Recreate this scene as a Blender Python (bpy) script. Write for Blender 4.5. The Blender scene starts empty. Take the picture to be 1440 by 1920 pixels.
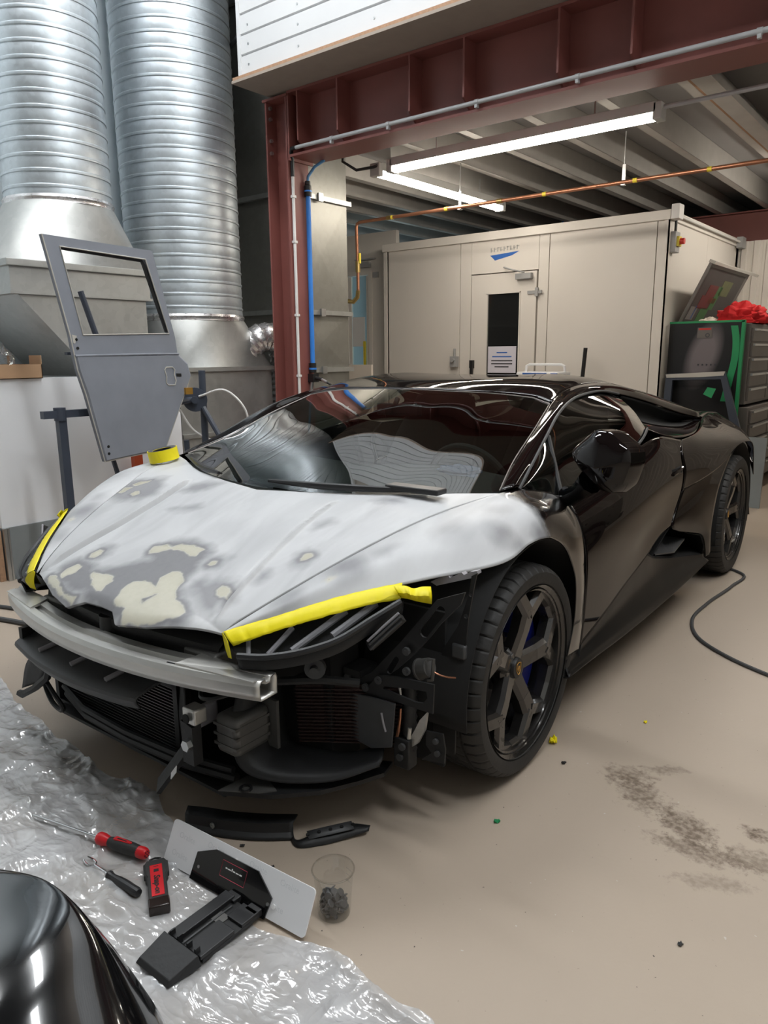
import bpy, bmesh, math, random
import numpy as np
from mathutils import Vector, Matrix, noise

random.seed(7)
np.random.seed(7)
scene = bpy.context.scene
COL = scene.collection

# ------------------------------------------------------------------ camera
CAM_POS = (1.9023, -1.8754, 1.2727)
CAM_R = Vector((0.7816, 0.6237, -0.0082)).normalized()
CAM_F = Vector((-0.6111, 0.7632, -0.2098)).normalized()
CAM_U = CAM_R.cross(CAM_F).normalized()
cam_data = bpy.data.cameras.new('camera')
cam = bpy.data.objects.new('camera', cam_data)
COL.objects.link(cam)
cam.matrix_world = Matrix((
    (CAM_R.x, CAM_U.x, -CAM_F.x, CAM_POS[0]),
    (CAM_R.y, CAM_U.y, -CAM_F.y, CAM_POS[1]),
    (CAM_R.z, CAM_U.z, -CAM_F.z, CAM_POS[2]),
    (0, 0, 0, 1)))
cam_data.sensor_fit = 'VERTICAL'
cam_data.sensor_height = 24.0
cam_data.lens = 1382.83 / 1920 * 24.0
cam_data.clip_start = 0.05
scene.camera = cam

# ------------------------------------------------------------------ world, light levels, exposure
world = bpy.data.worlds.new('world')
scene.world = world
world.use_nodes = True
world.node_tree.nodes['Background'].inputs[0].default_value = (0.75, 0.82, 0.9, 1)
world.node_tree.nodes['Background'].inputs[1].default_value = 0.05
BAY_LAMP = 36.0        # emission of the battens high in the front bay
DECK_LAMP = 34.0        # emission of the two battens below the mezzanine
vs = scene.view_settings
vs.view_transform = 'Standard'
vs.look = 'None'
vs.exposure = 0.14
vs.gamma = 1.0
vs.use_curve_mapping = False


# ------------------------------------------------------------------ helpers: materials
def new_mat(name):
    m = bpy.data.materials.new(name)
    m.use_nodes = True
    nt = m.node_tree
    b = nt.nodes['Principled BSDF']
    return m, nt, b


def srgb(r, g, b):
    def f(c):
        c = c / 255.0
        return c / 12.92 if c <= 0.04045 else ((c + 0.055) / 1.055) ** 2.4
    return (f(r), f(g), f(b))


def mat(name, c, rough=0.5, metal=0.0, var=0.12, scale=6.0, bump=0.0, bscale=80.0, coat=0.0,
        emit=0.0, rvar=0.08, spec=0.5, stretch=(1, 1, 1)):
    m, nt, b = new_mat(name)
    N, L = nt.nodes, nt.links
    tc = N.new('ShaderNodeTexCoord')
    mp = N.new('ShaderNodeMapping')
    mp.inputs['Scale'].default_value = stretch
    L.new(tc.outputs['Object'], mp.inputs[0])
    nz = N.new('ShaderNodeTexNoise')
    nz.inputs['Scale'].default_value = scale
    nz.inputs['Detail'].default_value = 6
    L.new(mp.outputs[0], nz.inputs['Vector'])
    mx = N.new('ShaderNodeMix')
    mx.data_type = 'RGBA'
    mx.inputs[6].default_value = (*[max(0, v * (1 - var)) for v in c], 1)
    mx.inputs[7].default_value = (*[v * (1 + var) for v in c], 1)
    L.new(nz.outputs['Fac'], mx.inputs[0])
    L.new(mx.outputs[2], b.inputs['Base Color'])
    mr = N.new('ShaderNodeMapRange')
    mr.inputs['To Min'].default_value = max(0.02, rough - rvar)
    mr.inputs['To Max'].default_value = min(1, rough + rvar)
    L.new(nz.outputs['Fac'], mr.inputs[0])
    L.new(mr.outputs[0], b.inputs['Roughness'])
    b.inputs['Metallic'].default_value = metal
    b.inputs['Specular IOR Level'].default_value = spec
    if coat:
        b.inputs['Coat Weight'].default_value = coat
        b.inputs['Coat Roughness'].default_value = 0.03
    if emit:
        b.inputs['Emission Color'].default_value = (*c, 1)
        b.inputs['Emission Strength'].default_value = emit
    if bump:
        n2 = N.new('ShaderNodeTexNoise')
        n2.inputs['Scale'].default_value = bscale
        n2.inputs['Detail'].default_value = 4
        L.new(mp.outputs[0], n2.inputs['Vector'])
        bp = N.new('ShaderNodeBump')
        bp.inputs['Strength'].default_value = bump
        bp.inputs['Distance'].default_value = 0.01
        L.new(n2.outputs['Fac'], bp.inputs['Height'])
        L.new(bp.outputs[0], b.inputs['Normal'])
    return m


def glass_mat(name, tint, gloss_rough=0.0, base=0.04, blend_gain=1.0):
    """thin pane: tinted see-through plus Fresnel reflection"""
    m = bpy.data.materials.new(name)
    m.use_nodes = True
    nt = m.node_tree
    nt.nodes.clear()
    N, L = nt.nodes, nt.links
    out = N.new('ShaderNodeOutputMaterial')
    tr = N.new('ShaderNodeBsdfTransparent')
    gl = N.new('ShaderNodeBsdfGlossy')
    gl.inputs['Roughness'].default_value = gloss_rough
    gl.inputs['Color'].default_value = (1, 1, 1, 1)
    nz = N.new('ShaderNodeTexNoise')
    nz.inputs['Scale'].default_value = 3
    mc = N.new('ShaderNodeMix')
    mc.data_type = 'RGBA'
    mc.inputs[6].default_value = (*[v * 0.96 for v in tint], 1)
    mc.inputs[7].default_value = (*[min(1, v * 1.04) for v in tint], 1)
    L.new(nz.outputs['Fac'], mc.inputs[0])
    L.new(mc.outputs[2], tr.inputs['Color'])
    lw = N.new('ShaderNodeLayerWeight')
    lw.inputs['Blend'].default_value = 0.5
    pw = N.new('ShaderNodeMath')
    pw.operation = 'POWER'
    pw.inputs[1].default_value = 5.0
    L.new(lw.outputs['Facing'], pw.inputs[0])
    ma = N.new('ShaderNodeMath')
    ma.operation = 'MULTIPLY_ADD'
    ma.use_clamp = True
    ma.inputs[1].default_value = blend_gain
    ma.inputs[2].default_value = base
    L.new(pw.outputs[0], ma.inputs[0])
    mx = N.new('ShaderNodeMixShader')
    L.new(ma.outputs[0], mx.inputs[0])
    L.new(tr.outputs[0], mx.inputs[1])
    L.new(gl.outputs[0], mx.inputs[2])
    L.new(mx.outputs[0], out.inputs[0])
    return m


# ------------------------------------------------------------------ helpers: geometry
class MB:
    """collects simple shapes, then links them as ONE mesh object"""

    def __init__(self):
        self.v = []
        self.f = []

    def add(self, vs_, fs):
        o = len(self.v)
        self.v += [tuple(float(x) for x in p) for p in vs_]
        self.f += [tuple(i + o for i in f) for f in fs]
        return self

    def box(self, lo, hi, M=None):
        x0, y0, z0 = lo
        x1, y1, z1 = hi
        vs_ = [(x0, y0, z0), (x1, y0, z0), (x1, y1, z0), (x0, y1, z0), (x0, y0, z1), (x1, y0, z1), (x1, y1, z1), (x0, y1, z1)]
        if M is not None:
            vs_ = [tuple(M @ Vector(p)) for p in vs_]
        return self.add(vs_, [(0, 3, 2, 1), (4, 5, 6, 7), (0, 1, 5, 4), (1, 2, 6, 5), (2, 3, 7, 6), (3, 0, 4, 7)])

    def tube(self, pts, r, n=10, cap=True, closed=False):
        P = [Vector(p) for p in pts]
        k = len(P)
        R = r if isinstance(r, (list, tuple)) else [r] * k
        t0 = (P[1] - P[0]).normalized()
        a = Vector((0, 0, 1)) if abs(t0.z) < 0.9 else Vector((1, 0, 0))
        nrm = t0.cross(a).normalized()
        vs_, fs = [], []
        for i in range(k):
            if closed:
                t = (P[(i + 1) % k] - P[i - 1]).normalized()
            else:
                t = (P[min(i + 1, k - 1)] - P[max(i - 1, 0)]).normalized()
            nrm = (nrm - t * nrm.dot(t))
            if nrm.length < 1e-6:
                nrm = t.orthogonal()
            nrm.normalize()
            bn = t.cross(nrm)
            for j in range(n):
                an = 2 * math.pi * j / n
                vs_.append(tuple(P[i] + (nrm * math.cos(an) + bn * math.sin(an)) * R[i]))
        for i in range(k if closed else k - 1):
            for j in range(n):
                a0 = i * n + j
                a1 = i * n + (j + 1) % n
                b0 = ((i + 1) % k) * n + j
                b1 = ((i + 1) % k) * n + (j + 1) % n
                fs.append((a0, a1, b1, b0))
        if cap and not closed:
            fs.append(tuple(range(n - 1, -1, -1)))
            fs.append(tuple((k - 1) * n + j for j in range(n)))
        return self.add(vs_, fs)

    def cyl(self, p0, p1, r, n=20, r1=None):
        return self.tube([p0, p1], [r, r if r1 is None else r1], n)

    def lathe(self, prof, M=None, n=48, closed=False, a0=0.0, a1=None):
        """prof: (radius, height) pairs turned round local z"""
        full = a1 is None
        vs_, fs = [], []
        k = len(prof)
        cnt = n if full else n + 1
        for i in range(cnt):
            an = 2 * math.pi * i / n if full else a0 + (a1 - a0) * i / n
            for (r, h) in prof:
                p = Vector((r * math.cos(an), r * math.sin(an), h))
                vs_.append(tuple(M @ p) if M is not None else tuple(p))
        for i in range(n):
            i2 = (i + 1) % cnt
            for j in range(k if closed else k - 1):
                j2 = (j + 1) % k
                fs.append((i * k + j, i2 * k + j, i2 * k + j2, i * k + j2))
        return self.add(vs_, fs)

    def prism(self, poly, d0, d1, M=None, inset=0.0):
        """2-D outline in local xy pushed from z=d0 to d1; inset pulls the far face in for a chamfer"""
        n = len(poly)
        cx = sum(p[0] for p in poly) / n
        cy = sum(p[1] for p in poly) / n
        vs_ = [(x, y, d0) for x, y in poly]
        if inset:
            dd = d1 - math.copysign(inset, d1 - d0)
            vs_ += [(x, y, dd) for x, y in poly]
            for x, y in poly:
                l = math.hypot(x - cx, y - cy) or 1
                s = max(0.0, 1 - inset / l)
                vs_.append((cx + (x - cx) * s, cy + (y - cy) * s, d1))
        else:
            vs_ += [(x, y, d1) for x, y in poly]
        if M is not None:
            vs_ = [tuple(M @ Vector(p)) for p in vs_]
        layers = len(vs_) // n
        fs = [tuple(range(n - 1, -1, -1)), tuple((layers - 1) * n + j for j in range(n))]
        for l in range(layers - 1):
            for j in range(n):
                fs.append((l * n + j, l * n + (j + 1) % n, (l + 1) * n + (j + 1) % n, (l + 1) * n + j))
        return self.add(vs_, fs)

    def grid(self, G, flip=False):
        nv, nu, _ = G.shape
        vs_ = G.reshape(-1, 3)
        fs = []
        for i in range(nv - 1):
            for j in range(nu - 1):
                q = (i * nu + j, i * nu + j + 1, (i + 1) * nu + j + 1, (i + 1) * nu + j)
                fs.append(q[::-1] if flip else q)
        return self.add(vs_, fs)

    def sphere(self, c, r, n=12, s=(1, 1, 1), M=None):
        prof = [(max(1e-4, math.sin(math.pi * i / n)) * r, -math.cos(math.pi * i / n) * r) for i in range(n + 1)]
        b = MB().lathe(prof, n=n * 2)
        pts = [(c[0] + p[0] * s[0], c[1] + p[1] * s[1], c[2] + p[2] * s[2]) for p in b.v]
        if M is not None:
            pts = [tuple(M @ Vector(p)) for p in pts]
        return self.add(pts, b.f)

    def mirror_y(self):
        self.v = [(x, -y, z) for x, y, z in self.v]
        self.f = [f[::-1] for f in self.f]
        return self

    def build(self, name, m, parent=None, smooth=True, angle=35, solid=0.0, bevel=0.0, offset=-1.0, loc=None, rot=None):
        me = bpy.data.meshes.new(name)
        me.from_pydata(self.v, [], self.f)
        me.materials.append(m)
        me.update()
        if smooth:
            me.polygons.foreach_set('use_smooth', [True] * len(me.polygons))
            try:
                me.set_sharp_from_angle(angle=math.radians(angle))
            except Exception:
                pass
        o = bpy.data.objects.new(name, me)
        COL.objects.link(o)
        if parent is not None:
            o.parent = parent
        if loc is not None:
            o.location = loc
        if rot is not None:
            o.rotation_euler = rot
        if solid:
            s = o.modifiers.new('thickness', 'SOLIDIFY')
            s.thickness = solid
            s.offset = offset
        if bevel:
            bv = o.modifiers.new('bevel', 'BEVEL')
            bv.width = bevel
            bv.segments = 2
            bv.limit_method = 'ANGLE'
            bv.angle_limit = math.radians(40)
        return o


def empty(name, loc=(0, 0, 0), rz=0.0):
    o = bpy.data.objects.new(name, None)
    COL.objects.link(o)
    o.location = loc
    o.rotation_euler = (0, 0, rz)
    o.empty_display_size = 0.1
    return o


def tag(o, label, cat, group=None, kind=None):
    o['label'] = label
    o['category'] = cat
    if group:
        o['group'] = group
    if kind:
        o['kind'] = kind
    return o


def structure(o, label, cat):
    o['kind'] = 'structure'
    o['label'] = label
    o['category'] = cat
    return o


def share(src, name, parent, loc=(0, 0, 0), rot=(0, 0, 0)):
    """another object with the same mesh data"""
    o = src.copy()
    o.name = name
    COL.objects.link(o)
    o.parent = parent
    o.location = loc
    o.rotation_euler = rot
    return o


def cr(P, n, uniform=False):
    """smooth curve through points, n samples"""
    P = np.asarray(P, float)
    if uniform:
        t = np.arange(len(P), dtype=float)
    else:
        d = np.linalg.norm(np.diff(P, axis=0), axis=1)
        t = np.concatenate([[0], np.cumsum(np.maximum(d, 1e-6))])
    m = np.empty_like(P)
    for i in range(len(P)):
        if i == 0:
            m[i] = (P[1] - P[0]) / (t[1] - t[0])
        elif i == len(P) - 1:
            m[i] = (P[-1] - P[-2]) / (t[-1] - t[-2])
        else:
            a = (P[i] - P[i - 1]) / (t[i] - t[i - 1])
            b = (P[i + 1] - P[i]) / (t[i + 1] - t[i])
            w = (t[i + 1] - t[i]) / (t[i + 1] - t[i - 1])
            m[i] = a * w + b * (1 - w)
    u = np.linspace(0, t[-1], n)
    k = np.clip(np.searchsorted(t, u, side='right') - 1, 0, len(P) - 2)
    h = (t[k + 1] - t[k])[:, None]
    s = ((u - t[k]) / (t[k + 1] - t[k]))[:, None]
    return ((2 * s**3 - 3 * s**2 + 1) * P[k] + (s**3 - 2 * s**2 + s) * h * m[k]
            + (-2 * s**3 + 3 * s**2) * P[k + 1] + (s**3 - s**2) * h * m[k + 1])


def loft(curves, nu, nv, uni=False):
    A = np.stack([cr(c, nu, uniform=uni) for c in curves])
    if len(curves) == 2:
        s = np.linspace(0, 1, nv)[:, None, None]
        return A[0][None] * (1 - s) + A[1][None] * s
    return np.stack([cr(A[:, j], nv, uniform=True) for j in range(nu)], axis=1)


def fbm(p, o=4):
    return noise.fractal(Vector(p), 1.0, 2.0, o)


def rotz(a):
    return Matrix.Rotation(a, 4, 'Z')


def text_mesh(body, size, m, parent, M, name='lettering', depth=0.0008, align='CENTER', bold=0.0, shear=0.0, sx=1.0):
    cu = bpy.data.curves.new(name, 'FONT')
    cu.body = body
    cu.size = size
    cu.align_x = align
    cu.align_y = 'CENTER'
    cu.extrude = depth
    cu.offset = bold
    cu.shear = shear
    cu.resolution_u = 3
    o = bpy.data.objects.new(name, cu)
    COL.objects.link(o)
    dg = bpy.context.evaluated_depsgraph_get()
    me = bpy.data.meshes.new_from_object(o.evaluated_get(dg))
    bpy.data.objects.remove(o)
    me.name = name
    S = Matrix.Diagonal((sx, 1, 1, 1))
    me.transform(M @ S)
    me.materials.clear()
    me.materials.append(m)
    o2 = bpy.data.objects.new(name, me)
    COL.objects.link(o2)
    o2.parent = parent
    return o2


def frame(origin, xdir, ydir):
    """4x4 from origin with local x and (roughly) y directions"""
    x = Vector(xdir).normalized()
    z = x.cross(Vector(ydir)).normalized()
    y = z.cross(x)
    o = Vector(origin)
    return Matrix(((x.x, y.x, z.x, o.x), (x.y, y.y, z.y, o.y), (x.z, y.z, z.z, o.z), (0, 0, 0, 1)))

# ------------------------------------------------------------------ materials
M = {}
M['white_panel'] = mat('white_panel', (0.74, 0.695, 0.64), 0.45, var=0.04, scale=2)
M['white_plank'] = mat('white_plank', (0.66, 0.665, 0.67), 0.5, var=0.04, scale=3, bump=0.05, bscale=40)
M['wall_blue'] = mat('wall_blue', (0.80, 0.86, 0.89), 0.6, var=0.04, scale=1)
M['wall_grey'] = mat('wall_grey', (0.42, 0.44, 0.45), 0.6, var=0.05, scale=1)
M['roof_lining'] = mat('roof_lining', (0.10, 0.10, 0.10), 0.7, var=0.1)
M['side_wall'] = mat('side_wall', (0.62, 0.61, 0.58), 0.6, var=0.06, scale=1)
M['bay_wall'] = mat('bay_wall', (0.34, 0.34, 0.33), 0.6, var=0.06, scale=1)
M['board_brown'] = mat('board_brown', (0.42, 0.25, 0.15), 0.8, var=0.35, scale=60, bump=0.2)
M['soffit'] = mat('soffit', (0.36, 0.30, 0.25), 0.8, var=0.12, scale=12)
M['red_steel'] = mat('red_steel', (0.24, 0.080, 0.067), 0.5, var=0.2, scale=5)
M['deck_grey'] = mat('deck_grey', (0.30, 0.295, 0.295), 0.6, 0.0, var=0.1)
M['joist'] = mat('joist', (0.50, 0.48, 0.45), 0.5, 0.2, var=0.15, scale=8)
M['conduit'] = mat('conduit', (0.55, 0.55, 0.56), 0.4, 0.1)
M['conduit_white'] = mat('conduit_white', (0.72, 0.70, 0.68), 0.45)
M['air_blue'] = mat('air_blue', (0.04, 0.22, 0.68), 0.35)
M['hose_blue'] = mat('hose_blue', (0.12, 0.32, 0.6), 0.4)
M['black_plastic'] = mat('black_plastic', (0.012, 0.012, 0.013), 0.45, var=0.3)
M['rubber'] = mat('rubber', (0.017, 0.016, 0.015), 0.62, var=0.3, scale=20, bump=0.1)
M['copper'] = mat('copper', (0.48, 0.22, 0.13), 0.35, 0.8, var=0.2)
M['brass'] = mat('brass', (0.5, 0.36, 0.14), 0.35, 0.9)
M['yellow'] = mat('yellow', (0.85, 0.72, 0.0), 0.5, var=0.06, bump=0.08, bscale=25)
M['yellow_label'] = mat('yellow_label', (0.75, 0.6, 0.05), 0.5)
M['steel'] = mat('steel', (0.55, 0.56, 0.56), 0.3, 0.95, var=0.1)
M['chrome'] = mat('chrome', (0.7, 0.7, 0.7), 0.12, 1.0, var=0.05)
M['alu'] = mat('alu', (0.62, 0.61, 0.58), 0.38, 0.85, var=0.12, scale=14, stretch=(1, 1, 6))
M['alu_dull'] = mat('alu_dull', (0.13, 0.127, 0.12), 0.5, 0.5, var=0.15, scale=14)
M['lamp_body'] = mat('lamp_body', (0.6, 0.6, 0.58), 0.5)
M['dark_blue_steel'] = mat('dark_blue_steel', (0.045, 0.055, 0.078), 0.45, var=0.15)
M['primer_door'] = mat('primer_door', (0.235, 0.252, 0.292), 0.6, var=0.16, scale=7)
M['bare_edge'] = mat('bare_edge', (0.50, 0.48, 0.44), 0.6, var=0.1)
M['cardboard'] = mat('cardboard', (0.42, 0.26, 0.15), 0.8, var=0.1, scale=20)
M['sheet_white'] = mat('sheet_white', (0.80, 0.81, 0.83), 0.35, var=0.03)
M['sheet_grey'] = mat('sheet_grey', (0.22, 0.24, 0.245), 0.5, var=0.12, scale=9)
M['gloss_black'] = mat('gloss_black', (0.004, 0.004, 0.0045), 0.12, var=0.2, coat=1.0)
M['car_black'] = mat('car_black', (0.0060, 0.0038, 0.0036), 0.3, 0.0, var=0.1, coat=0.82, rvar=0.02, spec=0.0)
M['sill_black'] = mat('sill_black', (0.008, 0.0075, 0.0075), 0.32, var=0.2, spec=0.25)
M['black_matt'] = mat('black_matt', (0.010, 0.010, 0.0105), 0.55, var=0.3, scale=30, bump=0.06)
M['black_void'] = mat('black_void', (0.004, 0.004, 0.004), 0.85, var=0.3)
M['grey_plastic'] = mat('grey_plastic', (0.055, 0.056, 0.058), 0.5, var=0.3, scale=14)
M['light_plastic'] = mat('light_plastic', (0.30, 0.29, 0.31), 0.5, var=0.15, scale=30)
M['rad_brown'] = mat('rad_brown', (0.035, 0.016, 0.013), 0.6, var=0.5, scale=60, bump=0.5, bscale=120)
M['rim_grey'] = mat('rim_grey', (0.055, 0.052, 0.050), 0.26, 0.75, var=0.06, coat=0.6)
M['disc_steel'] = mat('disc_steel', (0.10, 0.085, 0.08), 0.4, 0.7, var=0.2)
M['caliper_blue'] = mat('caliper_blue', (0.010, 0.018, 0.23), 0.3, coat=0.5)
M['gold'] = mat('gold', (0.55, 0.30, 0.06), 0.35, 0.6)
M['red_tool'] = mat('red_tool', (0.55, 0.010, 0.016), 0.4, var=0.1)
M['red_cloth'] = mat('red_cloth', (0.55, 0.012, 0.015), 0.9, var=0.25, bump=0.3, bscale=40)
M['green_tape'] = mat('green_tape', (0.02, 0.30, 0.11), 0.5)
M['cab_grey'] = mat('cab_grey', (0.16, 0.145, 0.135), 0.45, 0.2, var=0.1)
M['cab_black'] = mat('cab_black', (0.012, 0.012, 0.013), 0.35, var=0.4, scale=3)
M['paper'] = mat('paper', (0.75, 0.74, 0.73), 0.8, var=0.03)
M['paper_lilac'] = mat('paper_lilac', (0.68, 0.66, 0.74), 0.8, var=0.03)
M['ink_blue'] = mat('ink_blue', (0.03, 0.13, 0.45), 0.6)
M['ink_dark'] = mat('ink_dark', (0.06, 0.06, 0.07), 0.7)
M['ink_pale'] = mat('ink_pale', (0.50, 0.49, 0.47), 0.7)
M['red_switch'] = mat('red_switch', (0.6, 0.03, 0.02), 0.4)
M['grey_box'] = mat('grey_box', (0.36, 0.36, 0.36), 0.5)
M['window_dark'] = mat('window_dark', (0.010, 0.011, 0.012), 0.12, var=0.1, coat=0.5)
M['cream_board'] = mat('cream_board', (0.66, 0.58, 0.50), 0.7, var=0.04)
M['fabric_dark'] = mat('fabric_dark', (0.012, 0.012, 0.013), 0.85, var=0.3)
M['windscreen'] = glass_mat('windscreen', (0.50, 0.56, 0.52), 0.0, 0.08, 1.8)
M['side_glass'] = glass_mat('side_glass', (0.36, 0.40, 0.37), 0.0, 0.08, 1.8)
M['lens'] = glass_mat('lens', (0.85, 0.86, 0.86), 0.03, 0.04, 0.3)
M['clear_cup'] = glass_mat('clear_cup', (0.90, 0.905, 0.90), 0.03, 0.09, 0.7)
M['pane_clear'] = glass_mat('pane_clear', (0.8, 0.9, 0.93), 0.0, 0.08)


def galvanised(name, c, rough, cell=26.0, bands=0.0):
    m, nt, b = new_mat(name)
    N, L = nt.nodes, nt.links
    tc = N.new('ShaderNodeTexCoord')
    vo = N.new('ShaderNodeTexVoronoi')
    vo.inputs['Scale'].default_value = cell
    L.new(tc.outputs['Object'], vo.inputs['Vector'])
    nz = N.new('ShaderNodeTexNoise')
    nz.inputs['Scale'].default_value = 2.5
    nz.inputs['Detail'].default_value = 5
    L.new(tc.outputs['Object'], nz.inputs['Vector'])
    sp = N.new('ShaderNodeSeparateColor')
    L.new(vo.outputs['Color'], sp.inputs[0])
    ad = N.new('ShaderNodeMath')
    ad.operation = 'MULTIPLY_ADD'
    ad.inputs[1].default_value = 0.35
    L.new(sp.outputs[0], ad.inputs[0])
    L.new(nz.outputs['Fac'], ad.inputs[2])
    mx = N.new('ShaderNodeMix')
    mx.data_type = 'RGBA'
    mx.inputs[6].default_value = (*[v * 0.82 for v in c], 1)
    mx.inputs[7].default_value = (*[v * 1.12 for v in c], 1)
    L.new(ad.outputs[0], mx.inputs[0])
    L.new(mx.outputs[2], b.inputs['Base Color'])
    mr = N.new('ShaderNodeMapRange')
    mr.inputs['To Min'].default_value = rough - 0.06
    mr.inputs['To Max'].default_value = rough + 0.08
    L.new(ad.outputs[0], mr.inputs[0])
    L.new(mr.outputs[0], b.inputs['Roughness'])
    b.inputs['Metallic'].default_value = 0.85
    return m


M['galv'] = galvanised('galvanised_sheet', (0.44, 0.445, 0.43), 0.45)
M['galv_dark'] = galvanised('galvanised_dark_sheet', (0.30, 0.295, 0.27), 0.48)
M['galv_duct'] = galvanised('galvanised_duct', (0.55, 0.595, 0.625), 0.42, 40)
M['foil'] = galvanised('foil', (0.7, 0.68, 0.68), 0.25, 60)

# ------------------------------------------------------------------ the setting
def floor_mat():
    m, nt, b = new_mat('painted_concrete')
    N, L = nt.nodes, nt.links
    tc = N.new('ShaderNodeTexCoord')
    n1 = N.new('ShaderNodeTexNoise')
    n1.inputs['Scale'].default_value = 1.3
    n1.inputs['Detail'].default_value = 8
    L.new(tc.outputs['Object'], n1.inputs['Vector'])
    mx = N.new('ShaderNodeMix')
    mx.data_type = 'RGBA'
    mx.inputs[6].default_value = (0.375, 0.308, 0.243, 1)
    mx.inputs[7].default_value = (0.455, 0.376, 0.30, 1)
    L.new(n1.outputs['Fac'], mx.inputs[0])
    # fine speckle of grit
    n2 = N.new('ShaderNodeTexNoise')
    n2.inputs['Scale'].default_value = 90
    n2.inputs['Detail'].default_value = 2
    L.new(tc.outputs['Object'], n2.inputs['Vector'])
    r2 = N.new('ShaderNodeMapRange')
    r2.inputs['From Min'].default_value = 0.74
    r2.inputs['From Max'].default_value = 0.78
    L.new(n2.outputs['Fac'], r2.inputs[0])
    m2 = N.new('ShaderNodeMix')
    m2.data_type = 'RGBA'
    m2.inputs[7].default_value = (0.05, 0.04, 0.032, 1)
    L.new(r2.outputs[0], m2.inputs[0])
    L.new(mx.outputs[2], m2.inputs[6])
    # pale chips
    n3 = N.new('ShaderNodeTexNoise')
    n3.inputs['Scale'].default_value = 55
    n3.inputs['Detail'].default_value = 1
    L.new(tc.outputs['Object'], n3.inputs['Vector'])
    r3 = N.new('ShaderNodeMapRange')
    r3.inputs['From Min'].default_value = 0.785
    r3.inputs['From Max'].default_value = 0.80
    L.new(n3.outputs['Fac'], r3.inputs[0])
    m3 = N.new('ShaderNodeMix')
    m3.data_type = 'RGBA'
    m3.inputs[7].default_value = (0.5, 0.47, 0.43, 1)
    L.new(r3.outputs[0], m3.inputs[0])
    L.new(m2.outputs[2], m3.inputs[6])
    cur = m3.outputs[2]
    # spilled dirt: ragged patches on the floor
    nd = N.new('ShaderNodeTexNoise')
    nd.inputs['Scale'].default_value = 26
    nd.inputs['Detail'].default_value = 12
    nd.inputs['Roughness'].default_value = 0.75
    L.new(tc.outputs['Object'], nd.inputs['Vector'])
    ng = N.new('ShaderNodeTexNoise')
    ng.inputs['Scale'].default_value = 60
    ng.inputs['Detail'].default_value = 5
    L.new(tc.outputs['Object'], ng.inputs['Vector'])
    nf = N.new('ShaderNodeMapRange')
    nf.inputs['From Min'].default_value = 0.35
    nf.inputs['From Max'].default_value = 0.6
    nf.inputs['To Min'].default_value = 0.35
    nf.inputs['To Max'].default_value = 1.0
    L.new(ng.outputs['Fac'], nf.inputs[0])
    for (cx, cy, rx, ry, an, amt) in ((1.20, 0.19, 0.12, 0.08, 0.4, 0.62), (1.27, 0.11, 0.16, 0.10, -0.75, 0.78),
                                      (1.43, 0.03, 0.14, 0.10, -0.6, 0.88), (1.48, -0.05, 0.20, 0.07, 0.1, 0.7), (1.58, 0.12, 0.06, 0.045, 0.0, 0.97), (1.54, -0.15, 0.14, 0.05, 0.5, 0.4), (1.28, 0.28, 0.12, 0.04, 0.6, 0.55), (1.62, 0.0, 0.2, 0.08, 0.3, 0.6)):
        mp = N.new('ShaderNodeMapping')
        mp.vector_type = 'TEXTURE'
        mp.inputs['Location'].default_value = (cx, cy, 0)
        mp.inputs['Rotation'].default_value = (0, 0, an)
        mp.inputs['Scale'].default_value = (rx, ry, 1)
        L.new(tc.outputs['Object'], mp.inputs[0])
        ln = N.new('ShaderNodeVectorMath')
        ln.operation = 'LENGTH'
        L.new(mp.outputs[0], ln.inputs[0])
        sb = N.new('ShaderNodeMath')
        sb.operation = 'MULTIPLY_ADD'
        sb.inputs[1].default_value = -0.42
        L.new(ln.outputs['Value'], sb.inputs[0])
        L.new(nd.outputs['Fac'], sb.inputs[2])
        rr = N.new('ShaderNodeMapRange')
        rr.inputs['From Min'].default_value = 0.20
        rr.inputs['From Max'].default_value = 0.36
        rr.inputs['To Max'].default_value = amt
        L.new(sb.outputs[0], rr.inputs[0])
        mm = N.new('ShaderNodeMix')
        mm.data_type = 'RGBA'
        mm.inputs[7].default_value = (0.095, 0.062, 0.040, 1)
        fx = N.new('ShaderNodeMath')
        fx.operation = 'MULTIPLY'
        L.new(rr.outputs[0], fx.inputs[0])
        L.new(nf.outputs[0], fx.inputs[1])
        L.new(fx.outputs[0], mm.inputs[0])
        L.new(cur, mm.inputs[6])
        cur = mm.outputs[2]
    L.new(cur, b.inputs['Base Color'])
    rg = N.new('ShaderNodeMapRange')
    rg.inputs['To Min'].default_value = 0.30
    rg.inputs['To Max'].default_value = 0.52
    L.new(n1.outputs['Fac'], rg.inputs[0])
    L.new(rg.outputs[0], b.inputs['Roughness'])
    bp = N.new('ShaderNodeBump')
    bp.inputs['Strength'].default_value = 0.05
    bp.inputs['Distance'].default_value = 0.004
    L.new(n2.outputs['Fac'], bp.inputs['Height'])
    L.new(bp.outputs[0], b.inputs['Normal'])
    return m


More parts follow.
